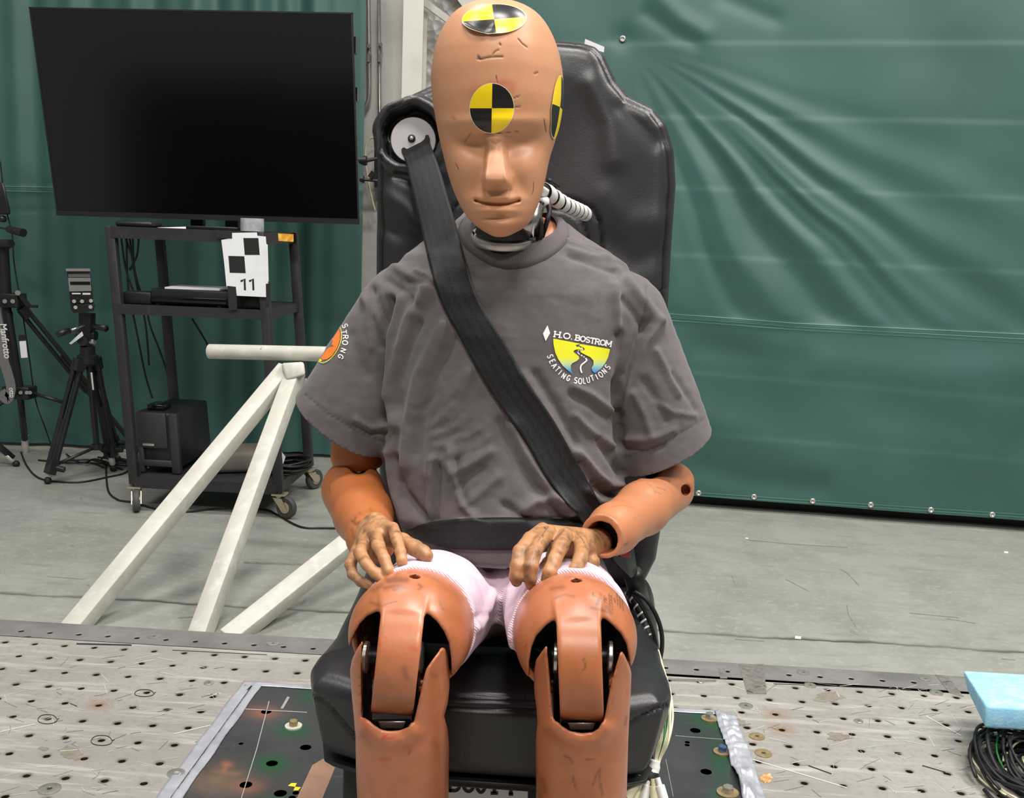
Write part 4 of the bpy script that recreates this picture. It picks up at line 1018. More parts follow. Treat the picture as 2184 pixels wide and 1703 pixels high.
hexbolt(1513, 1535, .0165, m_brz, m_bolt, 'hex bolt at the back right corner of the mounting plate')
hexbolt(1540, 1606, .0165, m_brz, m_blue, 'bluish hex bolt beside the crumpled silver tape')
hexbolt(1552, 1693, .0195, m_brz, m_bolt, 'hex bolt on a brass washer at the bottom right of the mounting plate')
# silver tape round the plate
m_duct2 = mat('silver_tape', (190, 192, 200), .36, .3, var=(18, (166, 168, 176), .4, .7), bump=(45, .3, .004))
def tape(name, lab, p0, p1, w, amp, seed, curl=0, n_=90, mw=9):
    p0, p1 = np.array(p0), np.array(p1); d = (p1-p0); L = np.linalg.norm(d); d /= L; s = np.array([-d[1], d[0]])
    X, Y, fc = grid(0, L, -w/2, w/2, n_, mw)
    e = 1+.04*np.sin(X*40+seed)*np.sign(Y)*(np.abs(Y) > w*.3)
    x = p0[0]+d[0]*X+s[0]*Y*e; y = p0[1]+d[1]*X+s[1]*Y*e
    base = np.where((x > -.639) & (x < .342) & (y < 2.057), TH+.0015, .0015)
    Q = np.stack([x, y, x*0], 1); nz = amp*(np.abs(fbm(Q*np.array([1, 1, 0]), 38, seed)-.5)*2)**1.2+amp*.6*np.abs(np.sin(X*120+20*Y))*fbm(Q, 14, seed+3)
    z = base+nz*(.4+.6*np.exp(-((Y/w)*3)**2))+curl*np.maximum(0, fbm(Q, 12, seed+9)-.45)
    o = obj(name, np.stack([x, y, z], 1), fc, m_duct2, smooth=True); md = o.modifiers.new('t', 'SOLIDIFY'); md.thickness = .0008
    return tag(o, lab, 'tape', 'silver tape round the mounting plate')
tape('tape_strip', 'silver duct tape strip along the left edge of the mounting plate', (-.642, 1.2), (-.642, 2.085), .052, .004, 2)
tape('tape_strip', 'silver duct tape strip along the back edge of the mounting plate', (-.66, 2.058), (.36, 2.058), .036, .0025, 5)
tape('tape_strip', 'crumpled silver duct tape along the right edge of the mounting plate', (.362, 1.2), (.352, 2.06), .046, .016, 8, curl=.05, n_=140, mw=14)

# ---------------------------------------------------------------- foam block on a coil of sensor cables
m_foam = mat('foam_blue', (148, 206, 236), .85, var=(45, (176, 224, 244), .45, .7), bump=(160, .35, .003))
ft = [PZ(2053, 1430, .125), PZ(2103, 1506, .125)]; r_x = np.array([.42, .0, 0])
tp_ = [ft[1], ft[1]+r_x, ft[0]+r_x+[0.0, .0, 0], ft[0]]
bt = [p+np.array([.003, .0, -.046]) for p in tp_]; bt[3] = bt[3]+np.array([.012, 0, 0])
k = MB(); k.hexa(bt, tp_); o = k.build('foam_block', m_foam); bevel(o, .006, 3)
tag(o, 'light blue foam block lying on a coil of cables', 'foam block')
cc = np.array([.955, 1.86, 0]); k = MB(); kw = MB(); kg = MB()
for i in range(30):
    r = random.uniform(.085, .165); z = random.uniform(.006, .05); a0 = random.uniform(0, 6); ex = random.uniform(.8, 1.1); ox, oy = random.uniform(-.02, .03), random.uniform(-.02, .02)
    pts = [(cc[0]+ox+r*math.cos(a), cc[1]+oy+r*ex*math.sin(a), max(.004, z+.014*math.sin(2*a+i)+.008*math.sin(3*a))) for a in np.linspace(a0, a0+6.1, 44)]
    if i % 5 == 1: kw.tube(pts, .0021, 6)
    elif i % 10 == 7: kg.tube(pts, .002, 6)
    else: k.tube(pts, random.choice([.003, .0038]), 6)
m_cream = mat('wire_cream', (222, 218, 184), .45); m_green = mat('wire_green', (40, 110, 62), .45)
cb = thing('sensor_cable_coil', 'coil of black and cream sensor cables under the blue foam block', 'cable coil', (cc[0], cc[1], 0))
k.build('black_cables', m_cable, cb, smooth=True); kw.build('cream_cables', m_cream, cb, smooth=True); kg.build('green_cables', m_green, cb, smooth=True)
p = PZ(2184, 1664, .008); o = MB().bar(p-[.012, 0, 0], p+[.05, .01, 0], .02, .014).build('orange_connector', mat('connector_orange', (226, 92, 40), .45), bev=.003)
tag(o, 'orange connector at the right edge of the table beside the cable coil', 'connector')
# ---------------------------------------------------------------- test seat
X0 = -.085
m_leath = mat('black_leather', (38, 37, 39), .36, var=(9, (44, 43, 45), .4, .7), bump=(320, .16, .001), attrs=(('seam', (9, 9, 10)),), spec=.5)
m_dark = mat('recess_black', (12, 12, 13), .6)
seat = thing('test_seat', 'black leather bucket seat with high backrest carrying the dummy', 'seat', (X0, 1.42, 0))
e2 = np.array([0, .1124, .99366]); e3 = np.array([0, -.99366, .1124]); b0 = np.array([X0, 1.56, .42])
def onb(x, y): return PP(x, y, b0, e3)
def ab(x, y):
    q = onb(x, y)-b0; return (q[0], q@e2)
BO = [(1190, 80), (1240, 84), (1270, 93), (1291, 112), (1303, 138), (1317, 167), (1345, 199), (1398, 224), (1425, 258), (1441, 315), (1445, 390), (1438, 480), (1431, 600), (1425, 700), (1419, 800), (1413, 950), (1411, 1130), (1400, 1195), (1366, 1260),
      (840, 1260), (812, 1130), (802, 950), (799, 800), (796, 590), (797, 480), (799, 400), (798, 310), (803, 258), (821, 226), (860, 200), (926, 171), (940, 138), (955, 110), (985, 92), (1050, 82)]
BP = np.array([ab(x, y) for x, y in BO])
bc, br = ab(877, 291), .047
def f_back(Q):
    q = Q-b0; a, b, c = q[:, 0], q@e2, q@e3
    c = c-.010*np.clip(1-(a/.2)**2, 0, 1)-.02*np.clip(1-b/.35, 0, 1)*np.clip(np.abs(a)/.2, 0, 1)**2
    r = .03
    dx = poly_sd(a, b, BP)+r; dy = np.abs(c+.055)-.055+r
    d = np.minimum(np.maximum(dx, dy), 0)+np.sqrt(np.maximum(dx, 0)**2+np.maximum(dy, 0)**2)-r
    rr = np.sqrt((a-bc[0])**2+(b-bc[1])**2); th = np.arctan2(b-bc[1], a-bc[0])
    rm = br+.0014*np.sin(5*th+1)+.0009*np.sin(9*th)
    tor = np.sqrt((rr-rm-.006)**2+(c-.002)**2)-.0075
    d = smin(d, tor, .008)
    return smax(d, -np.maximum(rr-rm+.002, -(c+.035)), .006)
W, Fc = snet(f_back, (X0-.26, 1.40, .36), (X0+.26, 1.80, 1.30), .0042)
N = unit(grad(f_back, W, .002)); q = W-b0; a, b = q[:, 0], q@e2
u, v, z = uvz(W); fr_ = np.clip(N@e3, 0, 1)
sd = poly_sd(a, b, BP)
seam = np.exp(-((sd+.011)/.0022)**2)*fr_*(b > .2)
inn = [[(1150, 424), (1190, 424), (1225, 428), (1262, 445), (1280, 475), (1284, 520), (1284, 640)], [(1150, 446), (1190, 446), (1215, 450), (1240, 468), (1252, 500), (1254, 560)],
       [(1000, 430), (985, 432), (966, 443), (956, 470), (955, 560)], [(1380, 646), (1402, 624), (1430, 607)]]
for l in inn: seam = np.maximum(seam, np.exp(-(line_d(u, v, l)/3.2)**2)*fr_)
wr = .0016*(np.sin(a*19+b*7+.7)+np.sin(b*15-a*11+2)+np.sin(a*31-b*23))*np.clip(-sd/.06, 0, 1)
wr += fold_sum(u, v, [([(850, 372), (900, 400), (940, 390)], 12, -.006), ([(815, 410), (860, 440), (890, 480)], 16, .004), ([(805, 480), (850, 500)], 14, -.004), ([(1300, 520), (1350, 560), (1400, 540)], 30, -.003), ([(1290, 420), (1340, 470), (1420, 470)], 30, .002), ([(1260, 180), (1300, 260), (1310, 340)], 25, .004), ([(1330, 230), (1400, 300)], 20, -.004)])*fr_
W = W+N*(wr-np.where(b < .62, .005, .003)*seam)[:, None]
back = obj('backrest', W, Fc, m_leath, seat, smooth=True, attrs={'seam': np.clip(seam*1.3, 0, 1)})
pb = lambda x, y, o=0: onb(x, y)+e3*o
# shoulder belt outlet: grey disc in its recess
m_disc = mat('disc_grey', (186, 182, 186), .5, bump=(300, .1, .001))
dc = pb(880, 297, -.006)
MB().lathe(b0+np.array([bc[0], 0, 0])+e2*bc[1]-e3*.036, e3, [(.0001, 0), (.05, 0)], 30).build('recess_floor', m_dark, seat)
dn = e3+np.array([.10, 0, -.05]); dn /= np.linalg.norm(dn)
dsc = MB().lathe(dc, dn, [(.0001, -.012), (.0345, -.012), (.0352, -.003), (.034, -.0005), (.0001, 0)], 48).build('belt_outlet', m_disc, seat, sharp=50)
MB().lathe(pb(877, 294, -.005), dn, [(.0058, -.001), (.006, .001), (.0045, .0022), (.0001, .0022)], 20).build('screw_recess', m_black, dsc, sharp=40)
MB().lathe(pb(877, 294, -.0025), dn, [(.0036, -.001), (.003, .001), (.0001, .0014)], 6).build('screw', m_bolt, dsc)
dp0 = dc+dn*.0006
dpp = lambda x, y: PP(x, y, dp0, dn)
sl = [(856, 318), (861, 314), (868, 318), (898, 303), (905, 297), (908, 288), (914, 288), (917, 296), (918, 312), (890, 330), (863, 338), (857, 326)]
Wf, Ff, _ = fill(sl, 5, dpp); obj('slot', Wf, Ff, m_dark, dsc)

k = MB(); k.hexa([P(1246, 98, 1.70), P(1288, 112, 1.70), P(1289, 100, 1.70), P(1248, 83, 1.70)], [P(1246, 98, 1.705), P(1288, 112, 1.705), P(1289, 100, 1.705), P(1248, 83, 1.705)]); k.build('label_tab', m_paper, seat, label='pale label edge behind the backrest top')
# cushion
SP = np.array([(-.226, 1.64), (-.228, 1.27), (-.214, 1.222), (-.14, 1.192), (.14, 1.192), (.214, 1.222), (.228, 1.27), (.226, 1.64)])
def f_seat(Q):
    x, y, z = Q[:, 0]-X0, Q[:, 1], Q[:, 2]
    x = x/(1.03-.95*np.clip(.398-z, 0, .12)); r = .026
    dx = poly_sd(x, y, SP)+r; dy = np.abs(z-.357-.02*np.clip((1.3-y)/.1, -1, 0))-.055+r
    d = np.minimum(np.maximum(dx, dy), 0)+np.sqrt(np.maximum(dx, 0)**2+np.maximum(dy, 0)**2)-r
    for s in (-1, 1):
        d = smin(d, rc(Q, (X0+s*.178, 1.27, .372), (X0+s*.185, 1.62, .395), .036, .05), .03)
    return d
W, Fc = snet(f_seat, (X0-.27, 1.14, .26), (X0+.27, 1.70, .48), .0042)
N = unit(grad(f_seat, W, .002)); u, v, z = uvz(W); fr_ = ((CAM-W)*N).sum(1) > 0
SE = [[(940, 1486), (1040, 1487), (1150, 1492)], [(940, 1508), (1040, 1512), (1150, 1516)], [(646, 1472), (668, 1484), (695, 1500), (725, 1535), (762, 1580)], [(1335, 1548), (1370, 1527), (1400, 1512), (1425, 1503)]]
seam = np.zeros(len(W))
for l in SE: seam = np.maximum(seam, np.exp(-(line_d(u, v, l)/3)**2))
wr = .003*(fbm(W*np.array([1, 1, 1]), 9, 8, 2)-.5)
W = W+N*(wr-.0045*seam*fr_)[:, None]
obj('cushion', W, Fc, m_leath, seat, smooth=True, attrs={'seam': seam*fr_*.9})
k = MB(); pts = SP.copy(); pts *= 1; base = [(X0+x*.965, 1.2+(y-1.2)*.98+.008, .296) for x, y in pts]; low = [(X0+x*.90, 1.2+(y-1.2)*.98+.02, .2805) for x, y in pts]
k.add(base+low, [tuple(range(8)), tuple(range(15, 7, -1))]+[(i, i+8, (i+1) % 8+8, (i+1) % 8) for i in range(8)]); k.build('seat_pan', m_bp, seat, bev=.004)
k = MB(); k.box((X0-.15, 1.32, TH), (X0+.15, 1.6, .275)); k.box((X0-.19, 1.27, TH), (X0-.16, 1.62, .274)); k.box((X0+.16, 1.27, TH), (X0+.19, 1.62, .274)); k.build('pedestal', m_bp, seat, bev=.005)
# paper number sign under the cushion
YS = 1.262
sg = thing('number_sign', 'white paper sign reading BO014 hung under the seat cushion', 'sign', P(1040, 1740, YS))
k = MB(); k.hexa([P(945, 1668, YS+.001), P(1126, 1675, YS+.001), P(1124, 1760, YS+.001), P(943, 1752, YS+.001)], [P(945, 1668, YS), P(1126, 1675, YS), P(1124, 1760, YS), P(943, 1752, YS)]); k.build('sheet', m_paper, sg)
k = MB()
for i, ch in enumerate('BO014'):
    x = 956+29*i; glyph(k, ch, lambda a, b, x=x: (x+a*34, 1687.5+.062*(x-956)-b*40), 7.2, lambda x_, y_: P(x_, y_, YS-.0006), 4, serif=True)
k.build('lettering', m_ink, sg)
# ---------------------------------------------------------------- crash test dummy
def skin(name, col, dark, dirt_shade=(70, 46, 32), rough=.36, grime=None):
    return mat(name, col, rough, var=(6, dark, .42, .75), var2=grime, bump=(220, .05, .001), bump2=(18, .05, .003), rvar=.12,
               attrs=(('dirt_shade', dirt_shade), ('red', (178, 62, 48))), spec=.45)
m_head = skin('vinyl_head', (204, 149, 113), (193, 134, 97), rough=.42)
m_arm = skin('vinyl_arm', (180, 106, 60), (170, 94, 46), grime=(30, (146, 98, 64), .62, .8))
m_arm2 = skin('vinyl_arm_pale', (188, 124, 86), (176, 110, 74), grime=(30, (156, 114, 82), .6, .8))
m_leg = skin('vinyl_leg', (186, 115, 82), (170, 100, 62), grime=(11, (148, 88, 46), .44, .72), rough=.3)
m_hand = skin('vinyl_hand', (186, 136, 95), (160, 114, 76), grime=(60, (112, 86, 62), .5, .74), rough=.4)
m_steel = mat('joint_steel', (170, 168, 164), .25, .9)
m_dsteel = mat('joint_dark', (22, 21, 22), .4, .3)
dummy = thing('crash_test_dummy', 'seated tan crash test dummy in a grey shirt and pink shorts, hands on its thighs', 'crash test dummy', (X0, 1.4, .41))

# ---- head: horizontal slices traced in front view, with a modelled profile
HT = [  # py, left px, right px, front Y, back Y, widest Y
 (5, 1059, 1061, 1.285, 1.289, 1.287), (13, 1010, 1109, 1.247, 1.33, 1.288), (26, 986, 1136, 1.225, 1.35, 1.289), (40, 968, 1154, 1.211, 1.36, 1.29), (66, 949, 1173, 1.197, 1.373, 1.29),
 (100, 934, 1188, 1.188, 1.382, 1.29), (131, 927, 1196, 1.183, 1.385, 1.29), (171, 923, 1201, 1.181, 1.388, 1.29), (210, 925, 1200, 1.181, 1.388, 1.288), (263, 933, 1193, 1.185, 1.384, 1.285),
 (300, 940, 1184, 1.191, 1.378, 1.282), (335, 948, 1173, 1.196, 1.368, 1.278), (391, 963, 1161, 1.199, 1.35, 1.272), (427, 977, 1151, 1.200, 1.335, 1.268), (455, 992, 1140, 1.203, 1.32, 1.264),
 (473, 1006, 1130, 1.206, 1.31, 1.262), (488, 1024, 1114, 1.212, 1.295, 1.258), (498, 1040, 1096, 1.221, 1.28, 1.254), (506, 1064, 1068, 1.242, 1.252, 1.247)]
HT = np.array(HT, float)
tt = np.arccos(1-2*(HT[:, 0]-5)/501)/math.pi
nr, nf, nb = 330, 330, 70
T = np.linspace(0, 1, nr); cols = [hermite(tt, HT[:, i], T) for i in range(6)]
cols[0] = 5+501*(1-np.cos(math.pi*T))/2
th = np.concatenate([np.linspace(math.pi, 2*math.pi, nf, endpoint=False), np.linspace(0, math.pi, nb, endpoint=False)])   # front half first
py, xl, xr, yf, yb, yc = cols
pl = np.array([P(x, y, Y) for x, y, Y in zip(xl, py, yc)]); pr = np.array([P(x, y, Y) for x, y, Y in zip(xr, py, yc)])
c_ = (pl+pr)/2; hw = (pr[:, 0]-pl[:, 0])/2
co, si = np.cos(th), np.sin(th)
low = np.clip((py-380)/100, 0, 1)
X = c_[:, 0][:, None]+hw[:, None]*np.sign(co)*np.abs(co)**.93
Yh = np.where(si < 0, yc[:, None]-(yc-yf)[:, None]*np.abs(si)**.90, yc[:, None]+(yb-yc)[:, None]*np.abs(si)**.95)
Zh = c_[:, 2][:, None]+(pr[:, 2]-pl[:, 2])[:, None]/2*co[None, :]
H = np.stack([X, Yh, Zh], -1)
u, v, zz = uvz(H.reshape(-1, 3)); u = u.reshape(X.shape); v = v.reshape(X.shape)
front = np.clip((-si)[None, :]*2.2, 0, 1)
sm = lambda e0, e1, x: (lambda t: t*t*(3-2*t))(np.clip((x-e0)/(e1-e0), 0, 1))
def gs(cx, cy, rx, ry, ang=0):
    c, s = math.cos(ang), math.sin(ang); a = (u-cx)*c+(v-cy)*s; b = -(u-cx)*s+(v-cy)*c
    return np.exp(-(a/rx)**2-(b/ry)**2)
D = np.zeros(X.shape)
# nose: flat dorsum with bevelled sides and a cut-off tip
uc = np.interp(v, [285, 310, 390], [1054, 1057, 1061])
hgt = hermite([284, 300, 322, 350, 376, 386, 393, 399, 406], [0, .0035, .008, .0155, .0225, .0235, .0205, .010, 0], v)
flat = np.interp(v, [290, 310, 385, 400], [12, 12, 20, 20]); side = np.interp(v, [290, 320, 360, 385, 402], [16, 14, 13, 14, 15])
D += hgt*(1-sm(0, 1, (np.abs(u-uc)-flat)/side))
D += .003*gs(1034, 378, 9, 12)+.003*gs(1088, 380, 9, 12)                    # nostril wings
D -= .0135*gs(1003, 304, 38, 27, .12)+.0145*gs(1118, 300, 44, 27, -.12)      # eye hollows
D -= .004*gs(1030, 318, 16, 26)+.004*gs(1088, 318, 16, 26)
D += .0035*gs(1000, 262, 60, 14)+.0035*gs(1110, 260, 60, 14)                # brow
D -= .0016*np.exp(-((v-(290+.0006*(u-1056)**2*-1))/2.2)**2)*(np.abs(u-1056) < 34)
D -= .0016*np.exp(-(line_d(u, v, [(1046, 302), (1056, 308), (1066, 303)])/2.0)**2)
D += .0034*sm(0, 1, (27-np.abs(u-1061))/5)*sm(396, 404, v)*(1-sm(420, 432, v))  # philtrum
mx = [(1014, 427.5), (1030, 432), (1052, 436), (1064, 436.5), (1084, 434.5), (1106, 428)]
dm = line_d(u, v, mx)
D += .0042*gs(1060, 424, 46, 10)+.0055*gs(1060, 450, 38, 9)                  # lips
D -= .0072*np.exp(-(dm/3.3)**2)
D -= .002*gs(1014, 427, 6, 5)+.002*gs(1106, 427, 6, 5)
D -= .0045*gs(1062, 464, 40, 8)                                              # below the lip
D += .004*gs(1062, 482, 30, 13)                                              # chin
D -= .0035*gs(1008, 400, 14, 30, .5)+.0035*gs(1112, 400, 14, 30, -.5)
D += .003*gs(990, 360, 26, 26)+.003*gs(1132, 360, 26, 26)                    # cheekbones
CR = [([(1018, 126), (1026, 126), (1045, 122), (1072, 121)], 1.8), ([(1050, 117), (1056, 110), (1064, 106)], 1.0), ([(1020, 121), (1024, 126)], 2.5), ([(1105, 83), (1114, 94), (1124, 101)], 1.3), ([(1160, 256), (1164, 280)], 1.6),
      ([(1098, 229), (1109, 227)], 1.5), ([(1096, 209), (1108, 205)], 1.1), ([(1140, 157), (1146, 155)], 2), ([(1010, 288), (1040, 286), (1110, 278)], .9), ([(972, 350), (978, 362)], 1.2), ([(1138, 390), (1137, 408), (1134, 416)], .8), ([(1004, 282), (988, 300)], .9), ([(970, 254), (966, 250)], 4), ([(1058, 162), (1060, 176)], .8), ([(1066, 94), (1067, 96)], 2), ([(1062, 457), (1075, 460)], 5)]
dirt_shade = np.zeros(X.shape)
for l, w in CR:
    g_ = np.exp(-(line_d(u, v, l)/w)**2); dirt_shade = np.maximum(dirt_shade, g_*(.75 if w < 3 else .3)); D -= .0012*g_*(w < 3)
dirt_shade = np.maximum(dirt_shade, .25*gs(1060, 400, 12, 7))  # darker patch under the nose tip
dirt_shade = np.maximum(dirt_shade, .16*(gs(1005, 300, 34, 12)+gs(1120, 290, 40, 14)))  # shade of the eye hollows painted into the skin colour
red = .5*gs(1072, 178, 26, 10)+.35*gs(1022, 196, 26, 16)+.3*gs(1092, 190, 8, 10)+.2*gs(1110, 488, 22, 12)
D *= front; dirt_shade *= front; red *= front
dirn = np.array([0, -1, 0.]) 
H = H+D[..., None]*dirn
n_ = nf+nb; V = H.reshape(-1, 3)
i_, j_ = np.meshgrid(np.arange(nr-1), np.arange(n_), indexing='ij')
Fq = np.stack([i_*n_+j_, (i_+1)*n_+j_, (i_+1)*n_+(j_+1) % n_, i_*n_+(j_+1) % n_], -1).reshape(-1, 4)
head = obj('head', V, Fq, m_head, dummy, smooth=True, attrs={'dirt_shade': np.clip(dirt_shade, 0, 1).ravel(), 'red': np.clip(red, 0, .6).ravel()})
HB = bvh(V, Fq)
# round checker stickers
m_yel = mat('sticker_yellow', (250, 216, 22), .32, bump=(60, .04, .002)); m_stk = mat('sticker_black', (30, 29, 30), .3, bump=(60, .04, .002)); m_edge_w = mat('sticker_edge', (226, 214, 170), .4)
def sticker(fn, parent, flip=False, lab=None, wrinkle=None):
    """fn(a,b) maps the unit disc to 3-D; quadrants alternate yellow and black."""
    V = []; Fc = []; mi = []; NA, NR = 48, 10
    for r in range(NR+1):
        rad = (0, .12, .25, .37, .5, .62, .74, .85, .93, .975, 1.0)[r]
        for a in range(NA): V.append(fn(rad*math.cos(2*math.pi*a/NA), rad*math.sin(2*math.pi*a/NA)))
    for r in range(NR):
        for a in range(NA):
            f = (r*NA+a, (r+1)*NA+a, (r+1)*NA+(a+1) % NA, r*NA+(a+1) % NA)
            if any(V[t] is None for t in f): continue
            qd = int(a*4/NA) % 4; y_ = (qd in (1, 3)) != flip
            Fc.append(f); mi.append(2 if r == NR-1 else (0 if y_ else 1))
    V = [p if p is not None else np.zeros(3) for p in V]
    return obj('marker_sticker', V, Fc, [m_yel, m_stk, m_edge_w], head, smooth=True, fmat=mi, label=lab)
sticker(lambda a, b: cast(HB, 1049+48*a+.02*b*54, 231-54*b, .0012), head, lab='round yellow and black checker sticker on the brow')
def topst(a, b):
    p = cast(HB, 1054+69*a-5*b, 41-32.5*b-5*a, .0016)
    if p is None: p = cast(HB, 1054+69*a*.96-5*b, 41-30*b-5*a, .0016)
    if p is not None and b < 0:
        lift = .006*max(0, -b-.55)*max(0, 1-abs(a+.12)*1.2)+.005*max(0, (a*-.8-b*.6)-.8)*4
        crease = .004*math.exp(-((a+.14-.25*(b+.7))/.06)**2)*max(0, -b-.15)
        p = p+np.array([0, -1, .3])*(lift-crease*.6)
    return p
sticker(topst, head, lab='creased round checker sticker on top of the head')
sc_ = cast(HB, 1187, 226, 0)
def sidest(a, b):
    o = np.array([sc_[0]+.2, sc_[1]+.012+.029*a, sc_[2]+.036*b]); h = HB.ray_cast(Vector(o), Vector((-1, 0, 0)))
    return None if h[0] is None else np.array(h[0])+np.array([.0012, -.0004, 0])
sticker(sidest, head, flip=False, lab='round checker sticker on the temple')

# ---- neck
neck = MB(); na, nb_ = P(1078, 600, 1.44), P(1072, 470, 1.37); ax_ = (nb_-na)/np.linalg.norm(nb_-na)
prof = [(.036, -.02)]
L_ = np.linalg.norm(nb_-na)
for i in range(5):
    z0 = i*L_/5; prof += [(.038, z0), (.041, z0+.004), (.041, z0+L_/5-.009), (.034, z0+L_/5-.006), (.034, z0+L_/5-.001)]
neck.lathe(na, ax_, prof, 40); nk = neck.build('neck', m_black, dummy, sharp=50, label='black rubber neck')
rc_ = P(1073, 509, 1.372); tilt = np.array([0.02, -.30, .95]); tilt /= np.linalg.norm(tilt)
MB().lathe(rc_, tilt, [(.037, -.004), (.042, -.004), (.043, -.0025), (.043, .0045), (.042, .006), (.037, .006)], 48).build('neck_plate', mat('neck_aluminium', (186, 184, 182), .35, .8, var=(40, (150, 148, 146), .45, .7)), nk, sharp=40, label='aluminium neck plate')
MB().lathe(rc_, tilt, [(.037, .004), (.038, .012), (.034, .02), (.033, .05)], 40).build('upper_rubber', m_black, nk, smooth=True)
MB().lathe(rc_, tilt, [(.033, -.035), (.036, -.02), (.036, -.005)], 40).build('lower_rubber', m_dsteel, nk, smooth=True)
k = MB(); k.tube([P(1118, 492, 1.34), P(1132, 470, 1.35), P(1142, 440, 1.36)], [.010, .012, .012], 12); k.build('head_bracket', m_steel, nk, smooth=True)
for s_, l in (('a', [(1136, 488), (1140, 480), (1134, 497), (1138, 507)]), ('b', [(1008, 492), (1016, 486), (1016, 500), (1010, 506)])):
    obj('plate_label', [P(x, y, 1.335) for x, y in l], [(0, 1, 3), (0, 3, 2)], m_paper, nk)

# ---- torso jacket (seen inside the neck opening)
def f_tor(Q):
    d = ell(Q, P(1078, 700, 1.43), (.135, .085, .16)); d = smin(d, rc(Q, P(1020, 590, 1.44), P(1150, 590, 1.44), .045, .045), .05)
    d = smin(d, rc(Q, P(1078, 800, 1.42), P(1085, 1120, 1.42), .10, .10), .05)
    return smax(d, -rc(Q, P(1078, 640, 1.40), P(1074, 440, 1.33), .047, .047), .006)
W, Fc = snet(f_tor, (-.34, 1.25, .40), (.16, 1.62, 1.02), .006)
obj('torso', W, Fc, m_arm2, dummy, smooth=True, attrs={'dirt_shade': np.zeros(len(W)), 'red': np.zeros(len(W))})

# ---- shirt
m_shirt = mat('grey_cotton', (94, 88, 89), .9, var=(70, (102, 96, 96), .4, .7), var2=(8, (86, 81, 82), .45, .75), bump=(900, .25, .0006), bump2=(48, .22, .004), sheen=.15, attrs=(('seam', (54, 50, 51)),))
SL = [  # py, left, right, front Y, back Y
 (448, 990, 1172, 1.43, 1.50), (468, 972, 1200, 1.398, 1.505), (490, 946, 1226, 1.374, 1.515), (515, 903, 1262, 1.357, 1.53), (540, 866, 1302, 1.345, 1.54), (570, 838, 1336, 1.333, 1.552), (620, 818, 1358, 1.318, 1.565), (700, 818, 1346, 1.305, 1.575), (800, 823, 1330, 1.296, 1.58),
 (900, 827, 1321, 1.286, 1.58), (1000, 836, 1323, 1.272, 1.58), (1060, 846, 1310, 1.262, 1.575), (1100, 862, 1296, 1.262, 1.57), (1135, 874, 1290, 1.262, 1.57), (1170, 880, 1288, 1.256, 1.57), (1200, 890, 1280, 1.258, 1.57), (1222, 905, 1270, 1.266, 1.565)]
SL = np.array(SL, float)
_l = np.array([P(x, y, 1.43) for y, x in SL[:, [0, 1]]]); _r = np.array([P(x, y, 1.43) for y, x in SL[:, [0, 2]]])
sz = (_l[:, 2]+_r[:, 2])/2; roll = (_r[:, 2]-_l[:, 2]).mean()/(_r[:, 0]-_l[:, 0]).mean()
o_ = np.argsort(sz); xm = -.085
ZMIN = P(1085, 1212, 1.262)[2]-roll*(P(1085, 1212, 1.262)[0]-xm)
def f_body(Q):
    z = Q[:, 2]-roll*(Q[:, 0]-xm)
    l, r, f_, b_ = [np.interp(z, sz[o_], A[o_]) for A in (_l[:, 0], _r[:, 0], SL[:, 3], SL[:, 4])]
    cx, hx, cy, hy = (l+r)/2, (r-l)/2, (f_+b_)/2, (b_-f_)/2
    n = 2.5
    k = (np.abs((Q[:, 0]-cx)/hx)**n+np.abs((Q[:, 1]-cy)/hy)**n)**(1/n)
    d = (k-1)*np.minimum(hx, hy)
    return np.maximum(d, np.maximum(z-sz.max(), ZMIN-.02-z))
def sleeve(A, B, wa, wb, ta, tb):
    A, B = np.asarray(A), np.asarray(B); ax = B-A; L = np.linalg.norm(ax); ax = ax/L
    ey = np.array([0, 1., 0]); ey = ey-ax*(ey@ax); ey /= np.linalg.norm(ey); ex = np.cross(ax, ey)
    def f(Q):
        q = Q-A; t = q@ax/L; tc = np.clip(t, -.2, 1.4); e_ = np.sqrt(np.clip(1-(np.minimum(t, 0)/.30)**2, .02, 1))
        w = (wa+(wb-wa)*tc)*e_; th_ = (ta+(tb-ta)*tc)*e_
        k = ((np.abs(q@ex)/w)**2.2+(np.abs(q@ey)/th_)**2.2)**(1/2.2)
        d = (k-1)*np.minimum(w, th_)
        return np.maximum(d, np.maximum(-(t+.30)*L, (t-1.5)*L))
    return f
YSL = 1.425
lA, lB = P(860, 655, YSL), P(733, 892, YSL-.005)
rA, rB = P(1336, 668, YSL), P(1412, 935, YSL-.005)
s_l = sleeve(lA, lB, .057, .072, .058, .068); s_r = sleeve(rA, rB, .054, .067, .058, .066)
def hem_plane(p, q, lean):
    a, b = P(*p, YSL), P(*q, YSL); e = (b-a)/np.linalg.norm(b-a); y = np.array([0, 1., lean]); y /= np.linalg.norm(y)
    n = np.cross(e, y); n /= np.linalg.norm(n); n *= -1 if n[2] > 0 else 1
    return a, n
hl = hem_plane((640, 826), (826, 958), .25); hr = hem_plane((1322, 990), (1507, 906), .25)
NC = P(1096, 548, 1.40); nx_ = np.array([0.0, -.50, .866])        # neckline plane axis
nex = np.array([1., 0, roll]); nex -= nx_*(nex@nx_); nex /= np.linalg.norm(nex); ney = np.cross(nx_, nex)
NCc = P(1097, 480, 1.40); NRX, NRY = .0625, .064
def f_neck(Q):
    q = Q-NCc; a, b, c = q@nex, q@ney, q@nx_
    return np.maximum((np.sqrt((a/NRX)**2+(b/NRY)**2)-1)*NRX, -(c+.10))
def parts_shirt(Q):
    b = f_body(Q); l = s_l(Q); r = s_r(Q)
    return b, l, r
def f_shirt(Q):
    b, l, r = parts_shirt(Q)
    d = smin(smin(b, l, .022), r, .022)
    return np.maximum(d, -f_neck(Q))
